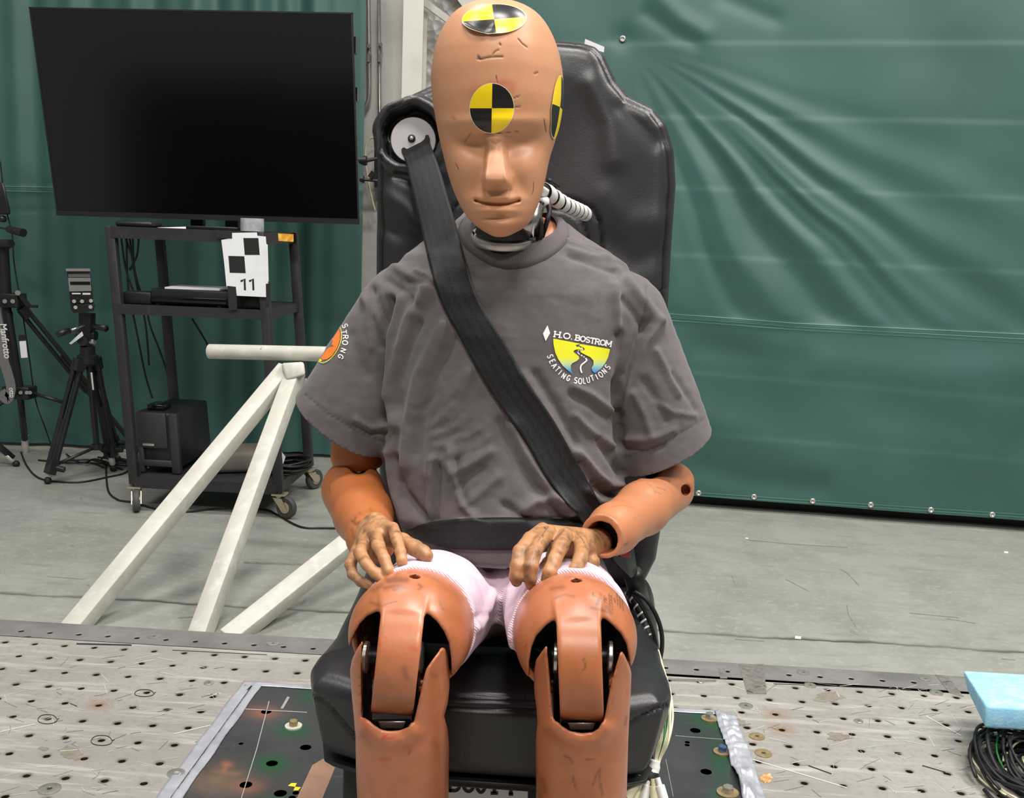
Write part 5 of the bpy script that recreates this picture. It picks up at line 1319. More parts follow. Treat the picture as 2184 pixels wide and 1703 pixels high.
W, Fc = snet(f_shirt, (-.44, 1.22, .48), (.27, 1.62, 1.01), .0034, newton=1)
# open the hems and the neck: drop faces on the cutting surfaces
fb = f_body(W); on_n = (np.abs(f_neck(W)) < .0016) & (smin(smin(fb, s_l(W), .022), s_r(W), .022) < -.003)
Fc = Fc[~on_n[Fc].all(1)]
# trim sleeves and waist on clean hem planes by sliding the last ring along the cloth
for a_, n_p, ax_s, near in ((hl[0], hl[1], lB-lA, s_l(W) < fb), (hr[0], hr[1], rB-rA, s_r(W) < fb), (np.array([xm, 0, ZMIN]), np.array([roll, 0, -1.]), np.array([0, 0, -1.]), np.ones(len(W), bool))):
    ax_s = ax_s/np.linalg.norm(ax_s); s_ = (W-a_)@n_p; out_ = (s_ > 0) & near
    Fc = Fc[~out_[Fc].all(1)]
    W = np.where(out_[:, None], W-ax_s*(s_/(ax_s@n_p))[:, None], W)
used = np.zeros(len(W), bool); used[Fc.ravel()] = True; idx = np.cumsum(used)-1; W = W[used]; Fc = idx[Fc]
N = unit(grad(f_shirt, W, .003)); N = unit(laplace(W, Fc, N, 4))
C4 = lambda L: [(620+x*.42125, 420+y*.42125) for x, y in L]
SF = []
def sf(L, w, a): SF.append((C4(L), w, a))
sf([(565, 510), (515, 700), (497, 900), (490, 1010)], 10, .007); sf([(500, 520), (470, 700), (468, 900), (478, 1120)], 9, -.010); sf([(700, 455), (600, 620), (560, 800), (510, 1050), (540, 1150)], 13, .008); sf([(640, 640), (590, 780), (545, 960), (545, 1080)], 10, -.006)
sf([(410, 470), (415, 600), (440, 760)], 8, -.005); sf([(380, 470), (395, 620), (420, 760)], 9, .003)
sf([(640, 375), (690, 395), (730, 420)], 6, .004); sf([(590, 425), (660, 440), (740, 455)], 6, -.004); sf([(520, 350), (600, 400), (700, 480)], 10, .004); sf([(480, 420), (560, 470), (640, 560)], 9, -.004)
sf([(770, 640), (650, 900), (600, 1150), (580, 1360)], 12, .007); sf([(820, 720), (720, 920), (660, 1140), (640, 1300)], 12, -.005); sf([(900, 880), (820, 1000), (740, 1200), (700, 1400)], 14, .005)
for i in range(11):
    x = 640+i*26; y = 1010+i*28; sf([(x, y+70), (x+60, y+20), (x+100+9*(i*7 % 5), y-30-6*(i*3 % 4))], 4.0, .0014 if i % 2 else -.0014)
for i in range(7):
    x = 690+i*20; y = 1150+i*25; sf([(x, y+40), (x+70, y+10), (x+100+8*(i*5 % 4), y-15)], 4, .0012 if i % 2 else -.0012)
sf([(530, 1330), (560, 1490), (640, 1590), (700, 1640)], 11, -.008); sf([(490, 1300), (520, 1480), (580, 1640)], 12, .006); sf([(720, 1330), (715, 1480), (700, 1640)], 8, .006); sf([(745, 1360), (740, 1500), (735, 1640)], 7, -.005)
sf([(800, 1270), (830, 1420), (870, 1560), (930, 1620)], 8, .007); sf([(835, 1330), (860, 1480), (900, 1580)], 6, -.005); sf([(1010, 1290), (900, 1360), (820, 1400), (770, 1330)], 10, .006); sf([(960, 1370), (880, 1430), (850, 1480)], 8, -.005); sf([(1050, 1420), (960, 1500), (890, 1560)], 10, .004)
sf([(1120, 1160), (1200, 1320), (1300, 1470), (1420, 1600)], 9, .006); sf([(1060, 1140), (1150, 1340), (1260, 1500), (1370, 1610)], 11, -.006)
sf([(1180, 1590), (1240, 1540), (1320, 1530), (1430, 1590)], 12, .010); sf([(1190, 1630), (1300, 1640), (1440, 1630)], 6, -.006); sf([(1080, 1560), (1130, 1590), (1180, 1620)], 8, -.005)
sf([(1640, 450), (1650, 650), (1642, 800), (1640, 900)], 10, .005); sf([(1655, 700), (1650, 900), (1655, 1050), (1668, 1250)], 9, -.011); sf([(1860, 640), (1790, 740), (1720, 900), (1680, 1060)], 11, .008); sf([(1800, 640), (1740, 760), (1690, 900)], 9, -.006); sf([(1700, 420), (1780, 520), (1860, 620)], 10, .005); sf([(1680, 520), (1740, 600), (1790, 680)], 8, -.004)
sf([(1180, 900), (1290, 1080), (1400, 1260), (1510, 1440)], 9, .005); sf([(1240, 900), (1340, 1060), (1450, 1260)], 9, -.004); sf([(1430, 960), (1530, 1010), (1620, 1080)], 7, .005); sf([(1420, 1000), (1520, 1060), (1610, 1130)], 7, -.004); sf([(1440, 1110), (1520, 1190), (1620, 1260)], 8, .005)
sf([(1450, 1290), (1540, 1410), (1600, 1460), (1690, 1450)], 9, .009); sf([(1460, 1350), (1540, 1460), (1620, 1510)], 9, -.008); sf([(1560, 1230), (1620, 1330), (1670, 1400)], 9, -.006); sf([(1500, 1490), (1560, 1540), (1640, 1540)], 8, .006)
sf([(1400, 260), (1520, 300), (1690, 330)], 6, .003); sf([(1410, 300), (1520, 340), (1640, 380)], 6, -.003); sf([(1390, 210), (1470, 250), (1600, 300)], 5, .003)
sf([(1850, 780), (1900, 880), (1960, 1000)], 7, .004); sf([(1790, 930), (1850, 1030), (1900, 1130)], 8, -.004); sf([(1740, 1000), (1800, 1120), (1830, 1210)], 8, .004); sf([(1690, 1230), (1820, 1230), (1940, 1180)], 7, .004); sf([(1700, 1280), (1790, 1290), (1880, 1260)], 6, -.004); sf([(1930, 900), (2000, 1000), (2050, 1080)], 7, -.003); sf([(1850, 1040), (1930, 1090), (2040, 1110)], 6, .003)
sf([(330, 1130), (400, 1170), (490, 1160)], 6, .004); sf([(320, 1160), (400, 1195), (480, 1190)], 5, -.003); sf([(300, 700), (330, 820), (380, 900)], 14, -.003); sf([(380, 520), (440, 620), (470, 720)], 10, .004)
sf([(860, 1640), (1000, 1655), (1180, 1645)], 9, .006)
u, v, zc = uvz(W); facing = np.clip(((CAM-W)*N).sum(1)/np.linalg.norm(CAM-W, axis=1)*4, 0, 1)
D = 1.3*fold_sum(u, v, SF)*facing
an = W*np.array([1.0, 1, .8])
D += .0045*(fbm(an, 26, 5, 3)-.5)+.0075*(fbm(an, 9, 6, 2)-.5)+.0016*(fbm(W@np.array([[.7, 0, .7], [0, 1, 0], [-2.1, 0, 2.1]]), 34, 8, 2)-.5)
prot = np.clip(line_d(u, v, [(1180, 720), (1300, 760)])/70, .15, 1); D *= np.where(np.abs(D) > 0, prot, 1)
seam = np.zeros(len(W))
for l, w_, dd in (([(651, 842), (700, 882), (760, 918), (822, 944)], 2.2, .0016), ([(1330, 976), (1400, 956), (1450, 924), (1501, 893)], 2.2, .0016), ([(1216, 512), (1262, 526), (1320, 548), (1366, 582)], 1.8, .0014), ([(805, 615), (822, 690), (828, 800), (835, 900)], 2, .001), ([(1378, 612), (1372, 680), (1340, 800), (1322, 880)], 2, .001),
                 ([(938, 1188), (1000, 1202), (1082, 1208)], 1.8, .001)):
    g_ = np.exp(-(line_d(u, v, l)/w_)**2)*facing; D -= dd*g_; seam = np.maximum(seam, g_*.6)
W = W+N*D[:, None]
E_ = np.sort(np.concatenate([Fc[:, [0, 1]], Fc[:, [1, 2]], Fc[:, [2, 3]], Fc[:, [3, 0]]]), 1); E_, c_n = np.unique(E_, axis=0, return_counts=True); E_ = E_[c_n == 1]
bv = np.zeros(len(W), bool); bv[E_.ravel()] = True
for _ in range(3):
    s_ = np.zeros_like(W); c_ = np.zeros(len(W)); np.add.at(s_, E_[:, 0], W[E_[:, 1]]); np.add.at(s_, E_[:, 1], W[E_[:, 0]]); np.add.at(c_, E_.ravel(), 1)
    k_ = c_ == 2; W[k_] = .5*W[k_]+.5*s_[k_]/2
shirt = obj('shirt', W, Fc, m_shirt, dummy, smooth=True, attrs={'seam': seam}, label='charcoal grey cotton shirt')
SB = bvh(W, Fc)
md = shirt.modifiers.new('t', 'SOLIDIFY'); md.thickness = .0016; md.offset = -1
# ribbed collar band
m_rib = mat('collar_rib', (92, 86, 88), .9, bump=('wave', 190, .35, 'X'), sheen=.15, attrs=(('seam', (36, 33, 34)),))
NA = 120; rows = []
for t in np.linspace(0, 2*math.pi, NA, endpoint=False):
    prev = None; fr2 = max(0, -math.sin(t)); row = []
    for r, c in ((0.90, .004), (.93, .0075), (1.0, .0055), (1.10+.16*fr2, .0035), (1.16+.19*fr2, .001), (1.165+.19*fr2, -.004), (.92, -.004)):
        b_ = r*NRY*math.sin(t); a_ = r*NRX*math.cos(t)
        base = NCc+nex*a_+ney*b_
        h = SB.ray_cast(Vector(base+nx_*.09), Vector(-nx_)) if r > 1.02 else (None,)
        p = (np.array(h[0])+nx_*(c)) if h[0] is not None else None
        if p is None:
            e_ = NCc+nex*(1.06*NRX*math.cos(t))+ney*(1.06*NRY*math.sin(t)); h2 = SB.ray_cast(Vector(e_+nx_*.09), Vector(-nx_))
            zz_ = ((np.array(h2[0])-NCc)@nx_) if h2[0] is not None else 0
            p = base+nx_*(zz_+c)
        row.append(p)
    rows.append(row)
R3 = np.array(rows); hh = (R3-NCc)@nx_
for _ in range(6): hh = .5*hh+.25*(np.roll(hh, 1, 0)+np.roll(hh, -1, 0))
R3 = R3+((hh-((R3-NCc)@nx_))[..., None])*nx_
nrw = R3.shape[1]; V = R3.reshape(-1, 3); csm = np.tile(np.array([0, 0, 0, 0, .55, .95, 0.]), NA); Fq = [(i*nrw+j, i*nrw+j+1, ((i+1) % NA)*nrw+j+1, ((i+1) % NA)*nrw+j) for i in range(NA) for j in range(nrw-1)]
obj('collar', V, Fq, m_rib, shirt, smooth=True, attrs={'seam': csm}, label='ribbed collar band')

# ---- arms
m_mark2 = None
def organic(name, f, lo, hi, h, m, parent, marks=(), reds=(), dents=(), grime=None, label=None, newton=2):
    W, Fc = snet(f, lo, hi, h, newton); N = unit(grad(f, W, h*.5))
    d = front_marks(W, N, marks) if marks else np.zeros(len(W)); r = front_marks(W, N, reds) if reds else np.zeros(len(W))
    if grime: d = np.maximum(d, np.clip((fbm(W, grime[0], 11)-grime[1])*grime[2], 0, .75))
    if dents: 
        u, v, _ = uvz(W); fc_ = ((CAM-W)*N).sum(1) > 0
        W = W+N*(fold_sum(u, v, dents)*fc_)[:, None]
    return obj(name, W, Fc, m, parent, smooth=True, attrs={'dirt_shade': d, 'red': r}, label=label), W, Fc
def bb(pts, pad): pts = np.array(pts); return pts.min(0)-pad, pts.max(0)+pad

# upper arm stubs
a0, a1 = P(768, 820, 1.43), P(762, 972, 1.425)
def f(Q): 
    d = rc(Q, a0, a1, .036, .0372); n = hl[1]*0+np.array([0, -.1, -1.]); return smax(d, (Q-P(762, 1003, 1.425))@np.array([0.10, -.1, -.99]), .008)
organic('upper_arm', f, *bb([a0, a1], .05), .0024, m_arm, dummy, marks=[([(722, 915), (726, 930), (738, 938), (750, 946)], 3, .8), ([(718, 905), (730, 925)], 2, .6), ([(740, 945), (748, 955)], 3, .5)])
a0, a1 = P(1395, 830, 1.43), P(1400, 965, 1.43)
def f(Q): return smax(rc(Q, a0, a1, .035, .0345), (Q-P(1400, 996, 1.43))@np.array([-.13, -.1, -.98]), .008)
organic('upper_arm', f, *bb([a0, a1], .05), .0024, m_arm, dummy)
# elbow hardware
for a_, b_ in ((P(735, 1004, 1.425), P(800, 1008, 1.425)), (P(1345, 1002, 1.43), P(1445, 992, 1.43))):
    k = MB(); k.cyl(a_, b_, .012, 18); k.bar((a_+b_)/2+[0, 0, .03], (a_+b_)/2-[0, 0, .03], .02); ej = k.build('elbow_joint', m_dsteel, dummy, sharp=40)
    MB().lathe((a_+b_)/2-[.004, .012, 0], (0, -1, 0), [(.010, 0), (.010, .004), (.006, .006)], 18).build('pivot_bolt', m_steel, ej, sharp=40)
    e = (b_-a_)/np.linalg.norm(b_-a_)
    MB().bar(a_+e*.004-[0, .006, 0], a_+e*.018-[0, .006, 0], .012, .014).build('joint_spacer', m_paper, ej, label='white spacer')
# forearms
fl_ = [cp(752, 1046, 1.41, 66), cp(776, 1100, 1.33, 62), cp(792, 1148, 1.245, 50), cp(797, 1160, 1.225, 47)]
ax_l = fl_[-1][0]-fl_[0][0]; ax_l /= np.linalg.norm(ax_l)
def f(Q):
    d = chain(Q, fl_, .01); d = smax(d, -(rc(Q, P(765, 990, 1.42), P(765, 990, 1.30), .014, .014)), .006)
    return smax(d, (Q-fl_[-1][0]-ax_l*.004)@ax_l, .004)
organic('forearm', f, *bb([p for p, r in fl_], .06), .0024, m_arm, dummy,
        marks=[([(752, 1112), (760, 1118), (768, 1114)], 3, .7), ([(758, 1105), (755, 1118), (764, 1122)], 2, .6), ([(766, 1092), (768, 1097)], 1.5, .7), ([(790, 1085), (792, 1090)], 3, .3), ([(750, 1130), (756, 1150)], 4, .35), ([(760, 1135), (775, 1128)], 3, .3), ([(702, 1040), (704, 1052)], 1.5, .5)])
fr2 = [cp(1424, 1043, 1.415, 54), cp(1370, 1085, 1.33, 55), cp(1310, 1128, 1.25, 52), cp(1268, 1155, 1.195, 46)]
ax_r = fr2[-1][0]-fr2[-2][0]; ax_r /= np.linalg.norm(ax_r)
wc = P(1283, 1148, 1.215)
def f(Q):
    d = chain(Q, fr2, .012); d = smin(d, rc(Q, *[cp(1440, 1028, 1.42, 38)[0], cp(1444, 1050, 1.42, 30)[0]], .025, .02), .01)
    d = np.maximum(d, (Q-wc)@ax_r)
    d = np.maximum(d, -rc(Q, wc+ax_r*.05, wc-ax_r*.06, .0205, .0205))
    d = np.maximum(d, -rc(Q, P(1470, 1046, 1.33), P(1459, 1046, 1.405), .0075, .0075))
    return smax(d, -rc(Q, P(1385, 1004, 1.45), P(1385, 1000, 1.36), .013, .013), .006)
organic('forearm', f, *bb([p for p, r in fr2], .06), .0022, m_arm2, dummy,
        marks=[([(1400, 1040), (1420, 1046)], .8, .5), ([(1395, 1048), (1410, 1054)], .8, .5), ([(1380, 1030), (1392, 1040), (1400, 1052)], .8, .4), ([(1425, 1024), (1427, 1028)], 2, .6), ([(1332, 1163), (1338, 1160)], 2.5, .6), ([(1300, 1082), (1330, 1078), (1350, 1084)], .8, .35), ([(1290, 1100), (1310, 1106)], 5, .2), ([(1467, 1046), (1467, 1046)], 9, .6)])
MB().lathe(wc-ax_r*.03, ax_r, [(.0001, 0), (.0202, 0)], 30).build('wrist_block', m_dark, dummy)

# ---- hands (each one surface: palm plus five jointed fingers)
def hand(name, off, sc, fingers, palm, thumb, lo_pad=.03, marks=(), extra=()):
    H_ = lambda x, y, Y, r: cp(off[0]+x/sc, off[1]+y/sc, Y, r*(1.14 if r < 130 else 1.04)/sc)
    fs = [[H_(*n) for n in fg] for fg in fingers]; pm = [[H_(*n) for n in s] for s in palm]; tm = [H_(*n) for n in thumb] if thumb else None
    ex_ = [H_(*n) for n in extra]
    def f(Q):
        d = None
        for s in pm:
            e = chain(Q, s); d = e if d is None else smin(d, e, .008)
        for fg in fs:
            e = chain(Q, fg, .0025); d = smin(d, e, .0045)
        if tm: d = smin(d, chain(Q, tm, .003), .006)
        for p, r in ex_: d = smin(d, np.sqrt(((Q-p)**2).sum(1))-r, .006)
        return d
    pts = [p for s in fs+pm for p, r in s]+([p for p, r in tm] if tm else [])
    o, W, Fc = organic(name, f, *bb(pts, lo_pad), .0014, m_hand, dummy, marks=[([(off[0]+x/sc, off[1]+y/sc) for x, y in l], w/sc, s) for l, w, s in marks], grime=(75, .52, 2.4))
    # finger nails
    nb = MB(); B_ = bvh(W, Fc)
    return o, W, Fc
L = (720, 1080); LS = 8.517
lf = [[(1010, 395, 1.176, 92), (1075, 590, 1.140, 98), (1140, 830, 1.118, 88), (1168, 985, 1.112, 84), (1180, 1085, 1.112, 74)],
      [(700, 545, 1.170, 104), (740, 720, 1.132, 106), (850, 960, 1.104, 90), (925, 1170, 1.096, 92), (965, 1310, 1.096, 84)],
      [(480, 690, 1.170, 100), (410, 850, 1.130, 104), (530, 1060, 1.106, 92), (690, 1220, 1.096, 90), (845, 1355, 1.092, 74)],
      [(330, 850, 1.180, 88), (235, 1060, 1.142, 92), (270, 1240, 1.120, 80), (420, 1370, 1.108, 80), (585, 1440, 1.100, 70)]]
lpalm = [[(700, 330, 1.218, 200), (920, 430, 1.180, 140)], [(640, 380, 1.218, 200), (700, 570, 1.176, 150)], [(560, 450, 1.218, 180), (500, 720, 1.178, 140)], [(500, 520, 1.218, 150), (350, 850, 1.186, 110)], [(760, 560, 1.200, 200), (620, 900, 1.180, 150)]]
lthumb = [(900, 560, 1.200, 170), (1180, 640, 1.172, 140), (1400, 760, 1.150, 128), (1545, 850, 1.138, 138), (1605, 905, 1.134, 116)]
hand('hand', L, LS, lf, lpalm, lthumb, marks=[([(560, 600), (640, 500)], 60, .5), ([(880, 370), (960, 420)], 60, .5), ([(1480, 800), (1600, 960)], 90, .5), ([(1150, 1100), (1230, 1120)], 40, .8), ([(930, 1330), (1010, 1350)], 50, .7), ([(820, 1380), (900, 1400)], 40, .7), ([(420, 1330), (560, 1430)], 40, .55), ([(600, 560), (690, 600)], 10, .8), ([(1000, 460), (1130, 470)], 8, .6)])
Rr = (1060, 1080); RS = 7.8
rf = [[(760, 400, 1.172, 112), (560, 560, 1.140, 118), (390, 760, 1.112, 112), (345, 1000, 1.098, 112), (320, 1180, 1.094, 104), (325, 1255, 1.094, 80)],
      [(860, 440, 1.164, 115), (720, 610, 1.128, 110), (610, 790, 1.104, 108), (565, 1010, 1.092, 104), (555, 1210, 1.090, 92), (550, 1300, 1.090, 74)],
      [(1130, 500, 1.168, 120), (1050, 680, 1.130, 122), (965, 880, 1.106, 104), (880, 1100, 1.092, 104), (850, 1220, 1.090, 98), (830, 1295, 1.090, 74)],
      [(1370, 560, 1.184, 115), (1415, 730, 1.144, 112), (1385, 880, 1.118, 106), (1310, 1050, 1.100, 98), (1245, 1190, 1.094, 96), (1215, 1260, 1.094, 76)]]
rpalm = [[(1640, 600, 1.236, 190), (860, 440, 1.184, 120)], [(1640, 620, 1.236, 190), (1130, 520, 1.184, 150)], [(1660, 640, 1.236, 190), (1400, 640, 1.196, 140)], [(1640, 600, 1.238, 190), (1860, 560, 1.262, 170)], [(1500, 720, 1.226, 200), (1000, 760, 1.190, 150)]]
hand('hand', Rr, RS, rf, rpalm, [(1150, 700, 1.215, 150), (960, 860, 1.19, 120), (860, 960, 1.165, 100), (800, 1010, 1.150, 90)], extra=[(1590, 930, 1.205, 110), (1480, 900, 1.21, 110)],
     marks=[([(700, 560), (850, 340)], 9, .8), ([(740, 620), (770, 480)], 9, .8), ([(930, 600), (1110, 400)], 22, .6), ([(1310, 420), (1430, 560), (1480, 680)], 8, .8), ([(1560, 560), (1680, 680)], 9, .6), ([(1640, 440), (1740, 480)], 12, .4), ([(790, 350), (800, 365)], 14, .9), ([(915, 440), (925, 450)], 14, .5), ([(260, 1150), (340, 1250)], 60, .6), ([(500, 1180), (600, 1310)], 70, .75), ([(760, 1180), (900, 1240)], 60, .6), ([(1200, 1220), (1290, 1180)], 60, .6), ([(1290, 1100), (1350, 980)], 40, .6), ([(520, 900), (600, 760)], 40, .4), ([(900, 900), (960, 1000)], 40, .5), ([(1080, 620), (1130, 640)], 40, .4), ([(1160, 690), (1210, 660)], 20, .6), ([(1400, 880), (1460, 820)], 30, .4)])

# ---- legs
def knee(kx, ky, rpx, hip, strapx, slots, marks, reds, hole):
    K = P(kx, ky, 1.035); r = rpx*uvz(K)[2]/F; Hp = P(*hip); ax = (Hp-K)/np.linalg.norm(Hp-K)
    s0, s1 = strapx                                    # strap centre and half width (px) at top and bottom
    Kc = P(kx, ky+38, 1.02); R = .0635
    def f(Q):
        u, v, z = uvz(Q)
        outer = rc(Q, K, Hp, r, r*1.18)
        inner = rc(Q, K, Hp, r-.0065, r*1.18-.0065)
        sc = np.interp(v, [1300, 1520], [s0[0], s1[0]]); hw_ = np.interp(v, [1300, 1520], [s0[1], s1[1]])*z/F
        dxs = np.abs((u-sc)*z/F)-hw_
        # openings left and right of the strap
        ap = poly_sd(u, v, slots)*z/F
        cut = smax(ap, (Q-K)@ax-.01, .004)
        d = smax(outer, -cut, .004)
        d = np.maximum(d, -np.maximum(inner, (Q-K)@ax-.16))
        # curved strap running over the knee
        q = Q-Kc; rr = np.sqrt(q[:, 1]**2+q[:, 2]**2)
        band = np.maximum(np.abs(rr-(R-.008))-.008, dxs)
        band = smax(band, dxs, .006)
        lo = np.maximum(q[:, 1]*.55-.0+(-q[:, 2])*0-.012, -9)
        band = np.maximum(band, lo)
        disc = np.maximum(rr-(R-.014), dxs+.004); disc = np.maximum(disc, q[:, 1]-.02)
        band = np.minimum(band, disc)
        d = smin(d, band, .006)
        return np.maximum(d, -rc(Q, P(*hole, 1.02)+[0, 0, .03], P(*hole, 1.06)-[0, 0, .03], .0058, .0058))
    return organic('thigh', f, K-np.array([.085, .10, .095]), K+np.array([.085, .13, .085]), .0019, m_leg, dummy, marks=marks, reds=reds, newton=1)
C8b = lambda L: [(660+x/3.87, 1180+y/3.87) for x, y in L]
C6 = lambda L: [(620+x/2.4818, 1180+y/2.4818) for x, y in L]
knee(873, 1352, 129, (962, 1262, 1.5), ((860, 50), (836, 49)),
     C8b([(640, 470), (560, 483), (480, 520), (420, 580), (380, 650), (350, 720), (330, 880), (340, 1300), (1180, 1300), (1168, 860), (1150, 740), (1110, 650), (1050, 565), (970, 495)]),
     marks=[(C8b([(650, 230), (800, 225), (700, 215)]), 7, .6), (C8b([(620, 290), (720, 270), (790, 290), (700, 300)]), 5, .5), (C8b([(900, 300), (930, 280), (900, 260)]), 3, .5), (C8b([(590, 440), (650, 420), (720, 400)]), 1.2, .6), (C8b([(510, 410), (560, 430)]), 4, .4), (C8b([(1075, 400), (1090, 450), (1120, 475)]), 1.2, .5), (C8b([(780, 950), (800, 1030)]), 7, .4), (C8b([(520, 310), (600, 270)]), 6, .4), (C8b([(560, 1200), (700, 1240), (820, 1240)]), 16, .35)],
     reds=[(C8b([(570, 710), (580, 760)]), 3, .6), (C8b([(840, 780), (880, 800)]), 6, .35), (C8b([(620, 690), (640, 700)]), 2, .5)], hole=(884, 1246))
knee(1228, 1362, 130, (1172, 1262, 1.5), ((1233, 51), (1241, 50)),
     C6([(1480, 345), (1395, 352), (1350, 385), (1300, 440), (1275, 500), (1262, 580), (1270, 850), (1800, 850), (1790, 560), (1775, 480), (1745, 425), (1700, 380), (1650, 338)]),
     marks=[(C6([(1600+i*14, 212+(i % 3)*14), (1606+i*14, 262+(i % 4)*14)]), 1.3, .75) for i in range(12)]+[(C6([(1590, 290), (1640, 300), (1700, 320)]), 3, .5), (C6([(1670, 285), (1690, 305)]), 3, .6), (C6([(1550, 560), (1562, 600), (1550, 620)]), 2.2, .6), (C6([(1400, 240), (1450, 220), (1500, 230)]), 3, .4), (C6([(1380, 190), (1440, 180)]), 5, .4), (C6([(1250, 480), (1240, 500)]), 2, .4), (C6([(1480, 800), (1640, 820)]), 12, .25)],
     reds=[], hole=(1228, 1256))
# shins: hollow shells with a U-shaped notch between two prongs
def shin(a, b, ra, rb, keep, notch, marks, reds, lipx):
    A, B = P(*a), P(*b); rA, rB = ra*uvz(A)[2]/F, rb*uvz(B)[2]/F; up = A+(A-B)*.35
    kp = np.array(keep); nt = np.array(notch)
    def tube(Q, k):
        ab_ = B-A; t = np.clip(((Q-A)@ab_)/(ab_@ab_), -.8, 1.3); c = A+t[:, None]*ab_; q = Q-c
        w = rA+(rB-rA)*np.clip(t, 0, 1.3)-k; h_ = w*1.08
        kk = np.sqrt((q[:, 0]/w)**2+(q[:, 1]/h_)**2); return (kk-1)*w
    def f(Q):
        u, v, z = uvz(Q)
        d = np.maximum(tube(Q, 0), -tube(Q, .006))
        d = smax(d, poly_sd(u, v, kp)*z/F, .004)
        cut = np.maximum(poly_sd(u, v, nt)*z/F, (Q-A)[:, 1]-.012)
        d = smax(d, -cut, .003)
        # rounded shelf below the notch
        lip = fold_sum(u, v, [(lipx, 15, .009)])*((Q-A)[:, 1] < 0)
        return d-lip*np.clip(1-np.abs(tube(Q, 0))/.01, 0, 1)*.8
    lo = np.minimum(A, B)-.075; hi = np.maximum(A, B)+.075; lo[2] = .06; hi[2] = P(850, 1335, 1.0)[2]+.02
    return organic('shin', f, lo, hi, .002, m_leg, dummy, marks=marks, reds=reds, newton=1)
shin((853, 1480, 1.02), (862, 1760, 1.05), 107, 94,
     C8b([(480, 668), (497, 690), (500, 760), (480, 900), (430, 1360), (860, 1400), (960, 950), (1020, 860), (1075, 790), (1100, 778), (1125, 790), (1145, 840), (1168, 960), (1165, 1100), (1140, 1250), (1112, 1350), (1140, 1450), (1165, 1600), (1160, 9000), (380, 9000), (380, 1500), (350, 1200), (333, 980), (350, 880), (400, 780), (450, 700)]),
     C8b([(497, 600), (470, 690), (430, 780), (424, 900), (428, 1150), (440, 1300), (470, 1380), (520, 1430), (580, 1460), (650, 1474), (740, 1468), (830, 1445), (850, 1330), (875, 1200), (905, 1060), (940, 980), (1000, 890), (1060, 810), (1090, 700), (800, 500)]),
     marks=[(C8b([(1010, 1000), (1040, 1020)]), 6, .3), (C8b([(1030, 1570), (1050, 1600)]), 8, .25), (C8b([(455, 1355), (465, 1368)]), 2.5, .9), (C8b([(820, 1660), (830, 1640)]), 3, .5)],
     reds=[(C8b([(600, 1540), (620, 1510), (640, 1530), (700, 1525)]), 3, .8), (C8b([(440, 1330), (450, 1420), (480, 1500)]), 8, .4), (C8b([(590, 1700), (660, 1700)]), 5, .6), (C8b([(440, 1340), (425, 1250)]), 3, .5)],
     lipx=C8b([(470, 1450), (560, 1540), (680, 1570), (800, 1550), (860, 1490)]))
shin((1242, 1490, 1.02), (1238, 1760, 1.05), 104, 95,
     C6([(1355, 488), (1366, 510), (1370, 560), (1395, 900), (1650, 900), (1690, 700), (1735, 530), (1748, 516), (1765, 535), (1790, 590), (1810, 640), (1805, 760), (1795, 900), (1790, 1000), (1772, 6000), (1298, 6000), (1294, 1000), (1306, 900), (1300, 820), (1282, 720), (1278, 640), (1295, 570), (1330, 520)]),
     C6([(1366, 400), (1360, 520), (1372, 640), (1385, 800), (1396, 890), (1420, 925), (1470, 950), (1540, 960), (1600, 955), (1640, 940), (1655, 890), (1670, 790), (1690, 690), (1720, 590), (1745, 510), (1745, 400), (1560, 300)]),
     marks=[(C6([(1495, 1180), (1500, 1220), (1512, 1250)]), 1.6, .7), (C6([(1480, 1215), (1510, 1215)]), 1.3, .6), (C6([(1600, 1230), (1620, 1170), (1640, 1140), (1635, 1200), (1650, 1280)]), 2.2, .55), (C6([(1450, 1075), (1480, 1090), (1490, 1110)]), 2, .7), (C6([(1560, 1095), (1610, 1095)]), 1.6, .7), (C6([(1770, 910), (1778, 870)]), 3, .6), (C6([(1330, 1200), (1345, 1260)]), 6, .25), (C6([(1700, 800), (1710, 760)]), 2, .3)],
     reds=[(C6([(1560, 968), (1590, 970)]), 3, .6)],
     lipx=C6([(1400, 930), (1460, 985), (1540, 1005), (1620, 995), (1670, 940)]))
